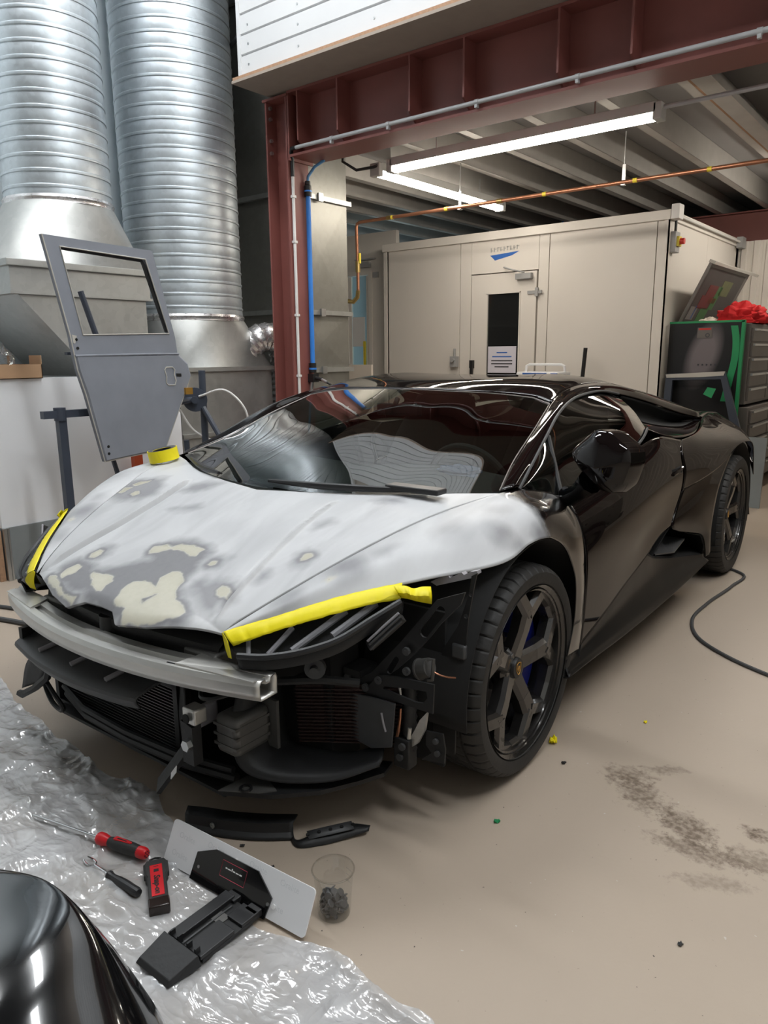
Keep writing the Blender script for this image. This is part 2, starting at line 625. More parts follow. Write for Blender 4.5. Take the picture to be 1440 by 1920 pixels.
M['floor'] = floor_mat()
XL, XR, YF, YB, ZC = -4.6, 4.6, -5.2, 9.6, 5.6
structure(MB().box((XL, YF, -0.1), (XR, YB, 0)).build('floor', M['floor'], smooth=False),
          'beige painted concrete workshop floor, dusty and stained', 'floor')
structure(MB().box((-3.33, YF, 0), (-3.23, 3.3, ZC)).build('wall_left', M['wall_blue'], smooth=False),
          'pale blue-grey wall behind the spiral ducts', 'wall')
structure(MB().box((XL - 0.1, 3.3, 0), (XL, YB, ZC)).build('wall_left_rear', M['wall_grey'], smooth=False),
          'grey side wall in the dim corner beyond the tall duct', 'wall')
structure(MB().box((XL, 3.25, 3.12), (-2.2, 3.3, ZC)).build('wall_upper', M['wall_blue'], smooth=False),
          'pale wall high above the far booth', 'wall')
structure(MB().box((XL, YB, 0), (XR, YB + 0.1, ZC)).build('wall_back', M['wall_grey'], smooth=False),
          'grey back wall seen above the white cabin', 'wall')
structure(MB().box((XR, YF, 0), (XR + 0.1, YB, ZC)).build('wall_right', M['side_wall'], smooth=False),
          'plain grey side wall of the workshop', 'wall')
structure(MB().box((XL, YF - 0.1, 0), (XR, YF, ZC)).build('wall_front', M['bay_wall'], smooth=False),
          'plain grey wall behind the photographer', 'wall')
structure(MB().prism([(-3.33, YF), (XR, YF), (XR, 1.8), (-2.1, 1.8), (-2.1, 3.3), (-3.33, 3.3)], ZC, ZC + 0.1).build('ceiling', M['roof_lining'], smooth=False),
          'grey roof lining high over the front bay', 'ceiling')

# mezzanine deck with its joists, closing the roof of the rear bay
structure(MB().box((-4.6, 3.25, 2.99), (-2.15, 9.6, 3.05)).build('ceiling_mezzanine_left', M['deck_grey'], smooth=False),
          'dark mezzanine deck over the far left corner', 'ceiling')
deck = structure(MB().box((-2.15, 2.28, 2.99), (4.6, 9.6, 3.05)).build('ceiling_mezzanine', M['deck_grey'], smooth=False),
                 'dark grey mezzanine deck carried on steel joists', 'ceiling')


def c_joist(length):
    b = MB()
    # channel section: web and two flanges, run along y
    b.box((-0.004, 0, 0), (0.0, length, 0.20))
    b.box((-0.07, 0, 0), (0.0, length, 0.004))
    b.box((-0.07, 0, 0.196), (0.0, length, 0.20))
    b.box((-0.07, 0, 0), (-0.066, length, 0.02))
    return b


jb = None
for i, x in enumerate((-4.18, -3.67, -3.16, -2.65, -2.14, -1.63, -1.12, -0.62, -0.11, 0.38, 0.89, 1.40, 1.91, 2.42, 2.93, 3.44, 3.95)):
    if jb is None:
        jb = c_joist(6.25).build('joist', M['joist'], deck, smooth=False)
        jb.location = (x, 3.3, 2.79)
        jl = c_joist(7.3).build('joist', M['joist'], deck, smooth=False)
        jl.location = (-1.63, 2.28, 2.79)
    elif x < -2.1:
        share(jb, 'joist', deck, (x, 3.3, 2.79))
    elif x != -1.63:
        share(jl, 'joist', deck, (x, 2.28, 2.79))
# two wider galvanised troughs crossing over the right of the bay
for x in (0.43, 1.55):
    MB().box((x, 2.29, 2.745), (x + 0.11, 7.3, 2.75)).box((x, 2.29, 2.75), (x + 0.006, 7.3, 2.789)).box((x + 0.104, 2.29, 2.75), (x + 0.11, 7.3, 2.789)).build('cable_trough', M['joist'], deck, smooth=False)
MB().box((0.405, 2.29, 2.755), (0.428, 7.3, 2.789)).build('timber_batten', M['board_brown'], deck, smooth=False)

# boarded front of the mezzanine room
clad = empty('mezzanine_front', (-2.17, 1.74, 3.018))
tag(clad, 'white boarded front of the mezzanine room above the red beam', 'cladding')
zz = 0.045
pk = None
for i in range(10):
    b = MB()
    g = 0.006
    h = 0.118
    b.add([(0.02, 0, 0), (6.2, 0, 0), (6.2, -0.018, g), (0.02, -0.018, g), (0.02, -0.018, h - g), (6.2, -0.018, h - g), (6.2, 0, h), (0.02, 0, h)],
          [(0, 3, 2, 1), (3, 4, 5, 2), (4, 7, 6, 5), (0, 7, 4, 3), (1, 2, 5, 6)])
    if pk is None:
        pk = b.build('plank', M['white_plank'], clad, smooth=False)
        pk.location = (0, 0, zz)
    else:
        share(pk, 'plank', clad, (0, 0, zz + i * 0.12))
MB().box((0, -0.024, 0.03), (0.03, 0.02, 2.58)).build('corner_trim', M['white_plank'], clad, smooth=False)
MB().box((0, 0.022, 0.04), (0.02, 0.44, 2.58)).build('end_panel', M['white_plank'], clad, smooth=False)
MB().box((0.03, 0.004, 0.04), (6.2, 0.05, 2.58)).build('backing', M['soffit'], clad, smooth=False)
b = MB().box((-0.03, -0.05, 0.018), (6.2, 0.44, 0.036))
b.build('floorboard_layer', M['board_brown'], clad, smooth=False)
b = MB().box((-0.035, -0.056, 0.0), (6.2, 0.44, 0.016))
b.build('floorboard_layer', M['soffit'], clad, smooth=False)
for z in (0.10, 0.22, 0.33):
    for x in (0.10, 0.55, 1.15):
        MB().cyl((x, -0.0175, z), (x, -0.0205, z), 0.007, 10).build('screw_head', M['steel'], clad)

# ------------------------------------------------------------------ red steel frame
colm = empty('steel_column', (-2.13, 2.1, 0))
tag(colm, 'red-oxide steel column carrying the beam beside the ducts', 'column')
b = MB().box((-0.105, -0.1, 0), (-0.091, 0.1, 3.0)).box((0.091, -0.1, 0), (0.105, 0.1, 3.0)).box((-0.091, -0.005, 0), (0.091, 0.005, 3.0))
b.build('section', M['red_steel'], colm, smooth=False)
MB().box((-0.16, -0.16, 0), (0.16, 0.16, 0.018)).build('base_plate', M['red_steel'], colm, smooth=False)
MB().box((-0.12, -0.11, 2.985), (0.12, 0.11, 3.0)).build('cap_plate', M['red_steel'], colm, smooth=False)
bolt = None
for z in (2.66, 2.74, 2.88, 2.95):
    for y in (-0.07, 0.07):
        if bolt is None:
            bolt = MB().cyl((0, 0, 0), (0.018, 0, 0), 0.013, 6).build('bolt', M['steel'], colm, smooth=False)
            bolt.location = (-0.091, y, z)
        else:
            share(bolt, 'bolt', colm, (-0.091, y, z))

beam = empty('steel_beam', (-2.02, 2.13, 2.6))
tag(beam, 'red-oxide steel beam spanning the bay under the boarded front', 'beam')
b = MB().box((0.015, -0.13, 0), (6.0, 0.13, 0.016)).box((0.015, -0.13, 0.40), (6.0, 0.13, 0.416)).box((0.015, -0.005, 0.016), (6.0, 0.005, 0.40))
b.build('section', M['red_steel'], beam, smooth=False)
MB().box((0, -0.13, -0.02), (0.015, 0.10, 0.416)).build('end_plate', M['red_steel'], beam, smooth=False)
st = None
for x in (-1.93, -1.57, -0.99, -0.607, -0.03, 0.36, 1.02, 1.5, 2.2, 2.8):
    if st is None:
        bb = MB().prism([(-0.128, 0.40), (-0.005, 0.40), (-0.005, 0.018), (-0.03, 0.018), (-0.128, 0.095)], 0, 0.012,
                        Matrix(((0, 0, 1, 0), (1, 0, 0, 0), (0, 1, 0, 0), (0, 0, 0, 1))))
        st = bb.build('stiffener_plate', M['red_steel'], beam, smooth=False)
        st.location = (x + 2.02, 0, 0)
    else:
        share(st, 'stiffener_plate', beam, (x + 2.02, 0, 0))
# second beam across the back of the rear bay
b2 = empty('rear_steel_beam', (-4.5, 7.5, 2.45))
tag(b2, 'dim red steel beam under the far end of the joists', 'beam')
MB().box((0, -0.08, 0), (9, 0.08, 0.014)).box((0, -0.08, 0.32), (9, 0.08, 0.334)).box((0, -0.005, 0.014), (9, 0.005, 0.32)).build('section', M['red_steel'], b2, smooth=False)

# conduit along the beam, elbow and white drop on the column
c = empty('beam_conduit', (-1.95, 1.985, 2.645))
tag(c, 'grey electrical conduit clipped along the lower edge of the red beam', 'conduit')
MB().tube([(0.02, 0, 0), (5.9, 0, 0)], 0.0125, 12).build('pipe', M['conduit'], c)
cl = None
for x in (0.35, 0.82, 1.45, 2.05, 2.9, 3.6):
    if cl is None:
        cl = MB().lathe([(0.0127, -0.012), (0.0155, -0.012), (0.0155, 0.012), (0.0127, 0.012)], Matrix.Rotation(math.pi / 2, 4, 'Y'), 14, True).box((-0.008, -0.012, -0.03), (0.008, 0.012, -0.0127)).build('clip', M['conduit'], c)
        cl.location = (x, 0, 0)
    else:
        share(cl, 'clip', c, (x, 0, 0))
c = empty('column_conduit', (-2.012, 2.03, 0.5))
tag(c, 'thin white conduit clipped down the front of the red column', 'conduit')
MB().tube([(0, 0, 0.45), (0, 0, 2.0)], 0.011, 12).build('pipe', M['conduit_white'], c)
MB().tube([(0, 0, 1.98), (0, 0, 2.08), (0.012, -0.02, 2.13), (0.04, -0.04, 2.145), (0.085, -0.045, 2.145)], 0.014, 10).build('elbow', M['black_plastic'], c)
cl = None
for z in (0.62, 1.05, 1.55, 1.85):
    if cl is None:
        cl = MB().box((-0.014, -0.014, -0.008), (0.014, 0.014, 0.008)).box((-0.006, 0.014, -0.006), (0.0, 0.03, 0.006)).build('clip', M['conduit_white'], c, smooth=False)
        cl.location = (0, 0, z)
    else:
        share(cl, 'clip', c, (0, 0, z))
# blue compressed-air drop
c = empty('air_line', (-2.0, 2.165, 0.9))
tag(c, 'bright blue compressed-air pipe running down the red column', 'pipe')
MB().tube([(0, 0, 0.30), (0, 0, 1.50)], 0.0175, 14).build('pipe', M['air_blue'], c)
MB().cyl((0, 0, 1.47), (0, 0, 1.54), 0.026, 14).cyl((0, 0, 1.545), (0, 0, 1.57), 0.02, 14).build('top_coupling', M['black_plastic'], c)
MB().cyl((0, 0, 1.498), (0, 0, 1.508), 0.0275, 14).build('blue_ring', M['air_blue'], c)
MB().tube([(0, 0, 1.56), (0.005, 0.0, 1.60), (0.05, 0.02, 1.66), (0.12, 0.05, 1.70)], 0.010, 10).build('feed_hose', M['hose_blue'], c)
MB().cyl((0, 0, 0.24), (0, 0, 0.31), 0.027, 14).box((-0.03, -0.03, 0.17), (0.03, 0.03, 0.23)).cyl((0.03, 0, 0.2), (0.10, -0.01, 0.19), 0.014, 12).build('bottom_manifold', M['black_plastic'], c)
MB().cyl((0, 0, 0.262), (0, 0, 0.275), 0.029, 14).build('blue_ring', M['air_blue'], c)
MB().cyl((0.10, -0.01, 0.19), (0.16, -0.02, 0.17), 0.011, 12).cyl((0, -0.01, 0.17), (-0.01, -0.02, 0.06), 0.016, 12).build('quick_coupling', M['steel'], c)
MB().tube([(-0.01, -0.02, 0.06), (-0.02, -0.03, -0.1), (-0.03, -0.05, -0.35), (0.02, -0.1, -0.7), (0.1, -0.2, -0.885), (0.4, -0.3, -0.885)], 0.008, 8).build('blue_hose', M['hose_blue'], c)
MB().tube([(0.16, -0.02, 0.17), (0.22, 0.02, 0.13), (0.27, 0.06, -0.02), (0.3, 0.1, -0.3), (0.3, 0.15, -0.6), (0.35, 0.2, -0.885), (0.6, 0.4, -0.885)], 0.008, 8).build('black_hose', M['rubber'], c)

# ------------------------------------------------------------------ batten lights
def emissive(name, strength, c=(1.0, 0.92, 0.80)):
    m, nt, b = new_mat(name)
    nz = nt.nodes.new('ShaderNodeTexNoise')
    nz.inputs['Scale'].default_value = 1.0
    mr = nt.nodes.new('ShaderNodeMapRange')
    mr.inputs['To Min'].default_value = strength * 0.98
    mr.inputs['To Max'].default_value = strength * 1.02
    nt.links.new(nz.outputs['Fac'], mr.inputs[0])
    nt.links.new(mr.outputs[0], b.inputs['Emission Strength'])
    b.inputs['Emission Color'].default_value = (*c, 1)
    b.inputs['Base Color'].default_value = (0.8, 0.8, 0.8, 1)
    return m


M['led_deck'] = emissive('led_deck', DECK_LAMP)
M['led_bay'] = emissive('led_bay', BAY_LAMP, (0.97, 1.0, 1.02))


def batten(name, label, group, loc, rz, length, m, w=0.09, hang=0.0):
    o = empty(name, loc, rz)
    tag(o, label, 'light', group)
    h = length / 2
    MB().box((-h, -w / 2, 0.018), (h, w / 2, 0.075)).build('housing', M['lamp_body'], o, smooth=False, bevel=0.004)
    prof = [(-w * 0.45, 0.018), (-w * 0.42, 0.002), (-w * 0.3, -0.016), (0, -0.024), (w * 0.3, -0.016), (w * 0.42, 0.002), (w * 0.45, 0.018)]
    MB().prism(prof, -h + 0.02, h - 0.02, Matrix(((0, 0, 1, 0), (1, 0, 0, 0), (0, 1, 0, 0), (0, 0, 0, 1)))).build('diffuser', m, o)
    for s in (-1, 1):
        MB().box((min(s * (h - 0.02), s * (h + 0.03)), -w / 2, -0.022), (max(s * (h - 0.02), s * (h + 0.03)), w / 2, 0.07)).build('end_cap', M['lamp_body'], o, smooth=False, bevel=0.006)
    for s in (-0.6, 0.6):
        MB().tube([(h * s, 0, 0.07), (h * s, 0, hang)], 0.005, 6).build('hanger', M['steel'], o)
    return o


batten('batten_light', 'lit batten light running parallel to the red beam', 'battens below the mezzanine', (-0.69, 2.70, 2.585), 0, 1.92, M['led_deck'], hang=0.205)
batten('batten_light', 'lit batten light running away from the beam towards the cabin', 'battens below the mezzanine', (-1.81, 3.62, 2.585), math.pi / 2, 1.82, M['led_deck'], hang=0.205)
for (x, y, where) in ((-1.2, 0.75, 'added above the car to light the wall between the ducts'), (1.2, 0.5, 'in front of the red beam'), (3.4, 0.8, 'by the right-hand wall, nearer the beam'),
                      (2.6, -1.2, 'by the right-hand wall, farther from the beam'), (-2.0, -0.6, 'added beside the left-hand ducts to brighten them')):
    batten('high_batten_light', 'broad batten light hung from the bay roof, ' + where, 'battens high over the front bay', (x, y, 4.9), 0, 1.8, M['led_bay'], w=0.30, hang=0.7)  # unseen battens; those near the ducts were added to brighten them and the wall
batten('aisle_batten_light', 'batten light below the mezzanine beside the tool cabinet', 'battens below the mezzanine', (0.62, 5.7, 2.585), math.pi / 2, 1.82, M['led_deck'], hang=0.205)
batten('aisle_batten_light', 'batten light below the mezzanine over the right-hand aisle', 'battens below the mezzanine', (2.1, 2.70, 2.585), 0, 1.82, M['led_deck'], hang=0.205)
# supply conduit leaving the light, and loop of cable
c = MB().tube([(0.30, 2.70, 2.63), (0.42, 2.70, 2.63), (0.55, 2.70, 2.63), (1.14, 2.70, 2.63)], 0.0125, 10).build('light_conduit', M['conduit'])
tag(c, 'grey conduit feeding the batten light from the right', 'conduit')
c = MB().tube([(-1.95, 2.5, 2.79), (-1.98, 2.52, 2.66), (-1.9, 2.58, 2.60), (-1.80, 2.66, 2.62), (-1.78, 2.7, 2.64)], 0.011, 8).build('light_cable', M['black_plastic'])
tag(c, 'black cable looping down beside the red column to the lights', 'cable')

# copper air main with hangers
c = empty('copper_pipe', (-2.80, 3.6, 2.455))
tag(c, 'long copper pipe hung under the joists with yellow bands', 'pipe')
pts = [(0.03, 0, -0.62), (0.03, 0, -0.48), (0.02, 0, -0.04), (0.03, 0, -0.012), (0.06, 0, 0), (7.2, 0, 0)]
MB().tube(pts, 0.0145, 12).build('pipe', M['copper'], c)
MB().tube([(0.03, 0, -0.60), (0.02, 0, -0.66), (-0.03, 0, -0.70), (-0.10, 0, -0.69)], 0.02, 12).build('valve_bend', M['brass'], c)
for x in (0.42, 1.0, 1.9, 2.6, 3.1):
    MB().cyl((x, 0, 0), (x + 0.03, 0, 0), 0.0165, 12).build('yellow_band', M['yellow_label'], c)
for x in (0.38, 1.5):
    MB().cyl((x, 0, 0), (x + 0.05, 0, 0), 0.0185, 12).build('joint', M['brass'], c)
MB().box((0.05, -0.012, -0.36), (0.06, 0.012, -0.27)).build('yellow_lever', M['yellow_label'], c, smooth=False)
MB().cyl((0.03, 0, -0.44), (0.03, 0, -0.34), 0.022, 12).build('valve_body', M['brass'], c)
for x in (1.15, 2.53, 4.2):
    MB().box((x - 0.012, -0.003, -0.02), (x + 0.012, 0.003, 0.12)).box((x - 0.012, -0.02, -0.022), (x + 0.012, 0.02, -0.017)).cyl((x, 0, 0.12), (x, 0, 0.335), 0.005, 8).build('hanger', M['steel'], c, smooth=False)

# ------------------------------------------------------------------ ducts and plant on the left
def spiral_duct(name, label, cx, cy, r, z0, z1):
    o = empty(name, (cx, cy, z0))
    tag(o, label, 'duct', 'spiral ducts')
    prof = []
    z = 0.0
    H = z1 - z0
    pitch = 0.086
    while z < H:
        prof += [(r, z), (r + 0.0015, z + 0.015), (r + 0.0022, z + 0.032), (r + 0.0015, z + 0.048), (r, z + pitch - 0.022),
                 (r + 0.005, z + pitch - 0.019), (r + 0.006, z + pitch - 0.012), (r + 0.005, z + pitch - 0.005)]
        z += pitch
    MB().lathe(prof, n=72).build('spiral_tube', M['galv_duct'], o, angle=20)
    ring = [(r + 0.001, -0.02), (r + 0.012, -0.015), (r + 0.010, 0.0), (r + 0.016, 0.012), (r + 0.009, 0.028), (r + 0.001, 0.03)]
    MB().lathe(ring, n=72).build('foil_collar', M['foil'], o)
    return o


def transition(name, m, parent, x0, x1, y0, y1, zb, cx, cy, r, zt, n=48):
    """square-to-round sheet: rectangle at zb, circle at zt"""
    b = MB()
    vs_, fs = [], []
    rect = [(x1, y0), (x1, y1), (x0, y1), (x0, y0)]
    for i in range(n):
        a = 2 * math.pi * i / n
        vs_.append((cx + r * math.cos(a), cy + r * math.sin(a), zt))
    for p in rect:
        vs_.append((p[0], p[1], zb))
    # quadrant fans: corner k takes the arc facing it
    def corner(i):
        a = 2 * math.pi * (i + 0.5) / n
        c, s = math.cos(a), math.sin(a)
        return n + (1 if c > 0 and s > 0 else 2 if c < 0 and s > 0 else 3 if c < 0 else 0)
    for i in range(n):
        fs.append((i, (i + 1) % n, corner(i)))
        if corner(i) != corner((i + 1) % n):
            fs.append(((i + 1) % n, corner((i + 1) % n), corner(i)))
    b.add(vs_, fs)
    return b.build(name, m, parent, angle=12)


# left duct and its plenum
spiral_duct('spiral_duct', 'fat galvanised spiral duct at the left edge of the photo', -2.80, 0.735, 0.315, 2.19, 5.4)
spiral_duct('spiral_duct', 'galvanised spiral duct rising behind the grey door, nearest the red column', -2.80, 1.665, 0.405, 1.53, 5.4)

o = empty('duct_plenum', (-2.78, 0.63, 1.15))
tag(o, 'galvanised plenum with flanged box and sloping hopper under the left duct', 'duct')
transition('square_to_round', M['galv'], o, -0.40, 0.36, -0.43, 0.44, 0.66, -0.02, 0.105, 0.318, 1.045)
MB().box((-0.42, -0.45, 0.48), (0.38, 0.45, 0.635)).build('flange_box', M['galv'], o, smooth=False)
MB().box((-0.43, -0.47, 0.62), (0.40, 0.47, 0.66)).build('upper_flange', M['galv'], o, smooth=False, bevel=0.004)
MB().box((-0.43, -0.46, 0.47), (0.39, 0.46, 0.485)).build('lower_flange', M['galv'], o, smooth=False)
b = MB()
b.add([(-0.40, -0.41, 0.47), (0.37, -0.41, 0.47), (0.37, 0.42, 0.47), (-0.40, 0.42, 0.47), (-0.40, 0.02, 0.0), (0.37, 0.02, 0.0), (0.37, 0.42, 0.0), (-0.40, 0.42, 0.0)],
      [(0, 1, 5, 4), (1, 2, 6, 5), (2, 3, 7, 6), (3, 0, 4, 7), (4, 5, 6, 7), (0, 3, 2, 1)])
b.build('hopper', M['galv'], o, smooth=False)
o = empty('plinth_cabinet', (-2.78, 0.55, 0))
tag(o, 'white panelled base wall with grey kick strip behind the grey door', 'cabinet')
MB().box((-0.40, -0.58, 0.31), (0.40, 0.69, 1.15)).build('white_panel', M['sheet_white'], o, smooth=False)
MB().box((-0.40, -0.58, 0.0), (0.41, 0.69, 0.31)).build('kick_strip', M['sheet_grey'], o, smooth=False)
MB().box((0.41, -0.585, 0.0), (0.425, -0.565, 0.31)).box((0.41, -0.56, 0.0), (0.42, -0.55, 0.31)).build('edge_trim', M['steel'], o, smooth=False)
MB().box((-0.05, -0.62, 0.0), (0.40, -0.59, 0.3)).build('brown_edge_board', M['board_brown'], o, smooth=False)

# second plenum
o = empty('duct_plenum', (-2.80, 1.70, 0.3))
tag(o, 'galvanised plenum with square-to-round top under the middle duct', 'duct')
transition('square_to_round', M['galv'], o, -0.42, 0.40, -0.44, 0.42, 0.89, 0.0, -0.035, 0.408, 1.235)
MB().box((-0.44, -0.46, 0.86), (0.42, 0.44, 0.89)).build('flange', M['galv'], o, smooth=False)
MB().box((-0.42, -0.44, -0.3), (0.40, 0.42, 0.86)).build('box_section', M['galv'], o, smooth=False)
MB().box((0.40, -0.44, 0.40), (0.415, 0.42, 0.43)).build('rail', M['galv'], o, smooth=False)

# tall rectangular duct behind the column
o = empty('rectangular_duct', (-2.85, 2.70, 0))
tag(o, 'tall square galvanised sheet duct standing behind the red column', 'duct')
segs = [(0.0, 1.14), (1.15, 1.60), (1.61, 2.48), (2.49, 3.9), (3.91, 5.4)]
for z0, z1 in segs:
    b = MB()
    x0, x1, y0, y1 = -0.36, 0.45, -0.33, 0.33
    # each sheet is cross-broken: a shallow pyramid on the face
    def face(p0, p1, nrm):
        c = (Vector(p0) + Vector(p1)) / 2 + Vector(nrm) * 0.012
        a = Vector(p0)
        d = Vector(p1)
        pts = [(a.x, a.y, z0), (d.x, d.y, z0), (d.x, d.y, z1), (a.x, a.y, z1), (c.x, c.y, (z0 + z1) / 2)]
        b.add(pts, [(0, 1, 4), (1, 2, 4), (2, 3, 4), (3, 0, 4)])
    face((x1, y0, 0), (x1, y1, 0), (1, 0, 0))
    face((x0, y0, 0), (x1, y0, 0), (0, -1, 0))
    face((x1, y1, 0), (x0, y1, 0), (0, 1, 0))
    face((x0, y1, 0), (x0, y0, 0), (-1, 0, 0))
    b.build('sheet_section', M['galv_dark'], o, smooth=False)
for z in (1.145, 1.605, 2.485, 3.905):
    MB().box((-0.375, -0.36, z - 0.018), (0.48, 0.36, z + 0.018)).build('flange', M['galv'], o, smooth=False)
    MB().box((0.48, -0.05, z - 0.03), (0.50, 0.0, z + 0.03)).build('flange_clip', M['steel'], o, smooth=False)
# strut from the duct to the cladding at the top
c = MB().cyl((-2.72, 2.05, 3.40), (-2.12, 1.80, 3.40), 0.016, 10).cyl((-2.20, 1.832, 3.40), (-2.15, 1.81, 3.40), 0.028, 10).build('duct_strut', M['black_plastic'])
tag(c, 'short black strut between the middle duct and the boarded front', 'strut')
# foil flexible duct
pts = cr([(-2.50, 1.95, 1.30), (-2.44, 2.06, 1.40), (-2.40, 2.20, 1.38), (-2.385, 2.245, 1.22), (-2.385, 2.25, 0.95), (-2.385, 2.25, 0.4)], 60)
rad = [0.105 + (0.006 if i % 2 else -0.004) for i in range(60)]
c = MB().tube(pts, rad, 20).build('foil_flexible_duct', M['foil'])
tag(c, 'crinkled silver foil flexible duct bending behind the red column', 'duct')

# spray-booth end wall with lit door at the far left of the cabin
o = empty('far_booth_wall', (-4.6, 5.0, 0))
tag(o, 'pale far booth wall with a lit glazed door, left of the white cabin', 'booth')
MB().box((0, 0, 0), (0.42, 0.06, 2.62)).box((0.85, 0, 0), (1.2, 0.06, 2.62)).box((0.42, 0, 2.22), (0.85, 0.06, 2.62)).build('panel', M['white_panel'], o, smooth=False)
MB().box((0.42, -0.015, 0), (0.47, 0.05, 2.22)).box((0.80, -0.015, 0), (0.85, 0.05, 2.22)).box((0.47, -0.015, 2.17), (0.80, 0.05, 2.22)).build('door_frame', M['white_panel'], o, smooth=False)
MB().box((0.48, 0.01, 0.02), (0.79, 0.04, 0.9)).box((0.48, 0.01, 0.9), (0.52, 0.04, 2.16)).box((0.75, 0.01, 0.9), (0.79, 0.04, 2.16)).build('door_leaf', M['white_panel'], o, smooth=False)
MB().box((0.52, 0.02, 0.9), (0.75, 0.03, 2.16)).build('door_glass', M['pane_clear'], o, smooth=False)
M['glow_wall'] = emissive('glow_wall', 0.75, (0.62, 0.80, 0.86))  # inner wall glows by itself, in place of light inside the booth
MB().box((0.2, 0.9, 0), (1.15, 0.95, 2.5)).build('glowing_inner_wall', M['glow_wall'], o, smooth=False)
MB().box((0.53, 0.012, 1.36), (0.72, 0.018, 1.70)).build('notice_sheet', M['paper'], o, smooth=False)
MB().box((0.71, -0.01, 0.95), (0.74, 0.008, 1.42)).build('yellow_strip', M['yellow_label'], o, smooth=False)
MB().box((0.88, -0.03, 2.13), (0.95, 0.0, 2.19)).box((0.62, -0.04, 2.33), (0.92, -0.02, 2.345)).box((0.66, -0.05, 2.25), (0.84, 0, 2.31)).build('door_closer', M['grey_box'], o, smooth=False)
# pieces on the back wall above the cabin
c = empty('wall_pipe_stack', (-3.05, 7.2, 2.0))
tag(c, 'grey vertical pipe and black motor standing above the white cabin', 'pipe')
MB().cyl((0.25, 0, -2), (0.25, 0, 1.0), 0.07, 16).build('pipe', M['conduit'], c)
MB().box((-0.05, -0.12, 0.62), (0.12, 0.05, 0.8)).cyl((-0.02, -0.15, 0.58), (-0.02, 0.05, 0.58), 0.13, 20).build('motor', M['black_plastic'], c)
c = MB().cyl((-2.45, 7.2, 0), (-2.45, 7.2, 3.0), 0.014, 10).build('wall_air_pipe', M['air_blue'])
tag(c, 'thin blue air pipe on the wall above the white cabin', 'pipe')

# ------------------------------------------------------------------ white cabin (mixing room)
cab = empty('white_cabin', (-3.40, 4.8, 0))
tag(cab, 'white panelled cabin with a door and dark window behind the car', 'cabin')
H = 2.36
W = 3.07
DOOR0, DOOR1, DOORH = 1.12, 1.87, 2.05
for (x0, x1, z0, z1) in ((0, 0.985, 0, H), (0.99, DOOR0, 0, H), (DOOR0, DOOR1, DOORH, H), (DOOR1, 1.975, 0, H), (1.98, 2.975, 0, H), (2.98, W, 0, H)):
    MB().box((x0 + 0.0015, 0, z0), (x1 - 0.0015, 0.05, z1)).build('wall_panel', M['white_panel'], cab, smooth=False)
for i in range(2):
    MB().box((W - 0.05, 0.052 + i * 1.1, 0), (W, 0.05 + (i + 1) * 1.1, H)).build('side_panel', M['white_panel'], cab, smooth=False)
MB().box((0, 0, 0), (0.05, 2.25, H)).build('side_panel', M['white_panel'], cab, smooth=False)
MB().box((0, 2.2, 0), (W, 2.25, H)).build('rear_panel', M['white_panel'], cab, smooth=False)
MB().box((-0.02, -0.03, H), (W + 0.02, 2.27, H + 0.08)).build('roof_fascia', M['white_panel'], cab, smooth=False, bevel=0.004)
MB().box((-0.01, -0.012, 0), (0.035, 0.0, H)).build('corner_trim', M['white_panel'], cab, smooth=False)
MB().box((W - 0.035, -0.012, 0), (W + 0.012, 0.0, H)).box((W, -0.012, 0), (W + 0.012, 0.04, H)).build('corner_trim', M['white_panel'], cab, smooth=False)
# door
b = MB()
b.box((DOOR0 + 0.012, -0.012, 0.01), (DOOR0 + 0.20, 0.035, DOORH - 0.012)).box((DOOR1 - 0.185, -0.012, 0.01), (DOOR1 - 0.012, 0.035, DOORH - 0.012))
b.box((DOOR0 + 0.20, -0.012, 1.845), (DOOR1 - 0.185, 0.035, DOORH - 0.012)).box((DOOR0 + 0.20, -0.012, 0.01), (DOOR1 - 0.185, 0.035, 1.05))
leaf = b.build('door_leaf', M['white_panel'], cab, smooth=False)
MB().box((DOOR0 + 0.20, 0.0, 1.05), (DOOR1 - 0.185, 0.012, 1.845)).build('window_pane', M['window_dark'], leaf, smooth=False)
b = MB()
for (a0, a1, c0, c1) in ((DOOR0 + 0.19, DOOR0 + 0.205, 1.04, 1.855), (DOOR1 - 0.19, DOOR1 - 0.175, 1.04, 1.855)):
    b.box((a0, -0.018, c0), (a1, 0.0, c1))
b.box((DOOR0 + 0.19, -0.018, 1.845), (DOOR1 - 0.175, 0.0, 1.86)).box((DOOR0 + 0.19, -0.018, 1.035), (DOOR1 - 0.175, 0.0, 1.05))
b.build('window_frame', M['white_panel'], leaf, smooth=False)
MB().box((DOOR0 + 0.225, -0.0205, 1.075), (DOOR1 - 0.205, -0.0185, 1.335)).build('notice_sheet', M['paper_lilac'], leaf, smooth=False)
FX = frame((0, 0, 0), (1, 0, 0), (0, 0, 1))
def on_front(x, z, y=-0.0212):
    return Matrix.Translation((x, y, z)) @ Matrix.Rotation(math.pi / 2, 4, 'X')
for i, (zz_, ww) in enumerate(((1.275, 0.12), (1.235, 0.22), (1.195, 0.24), (1.165, 0.24), (1.135, 0.16))):
    MB().box((1.505 - ww / 2, -0.0215, zz_ - 0.006), (1.505 + ww / 2, -0.0205, zz_ + 0.006)).build('print_line', M['ink_blue'] if i < 2 else M['ink_dark'], leaf, smooth=False)
b = MB().box((DOOR0 + 0.02, -0.05, 1.12), (DOOR0 + 0.06, -0.012, 1.20)).box((DOOR0 + 0.03, -0.055, 1.05), (DOOR0 + 0.055, -0.03, 1.15)).build('handle', M['black_plastic'], leaf, smooth=False)
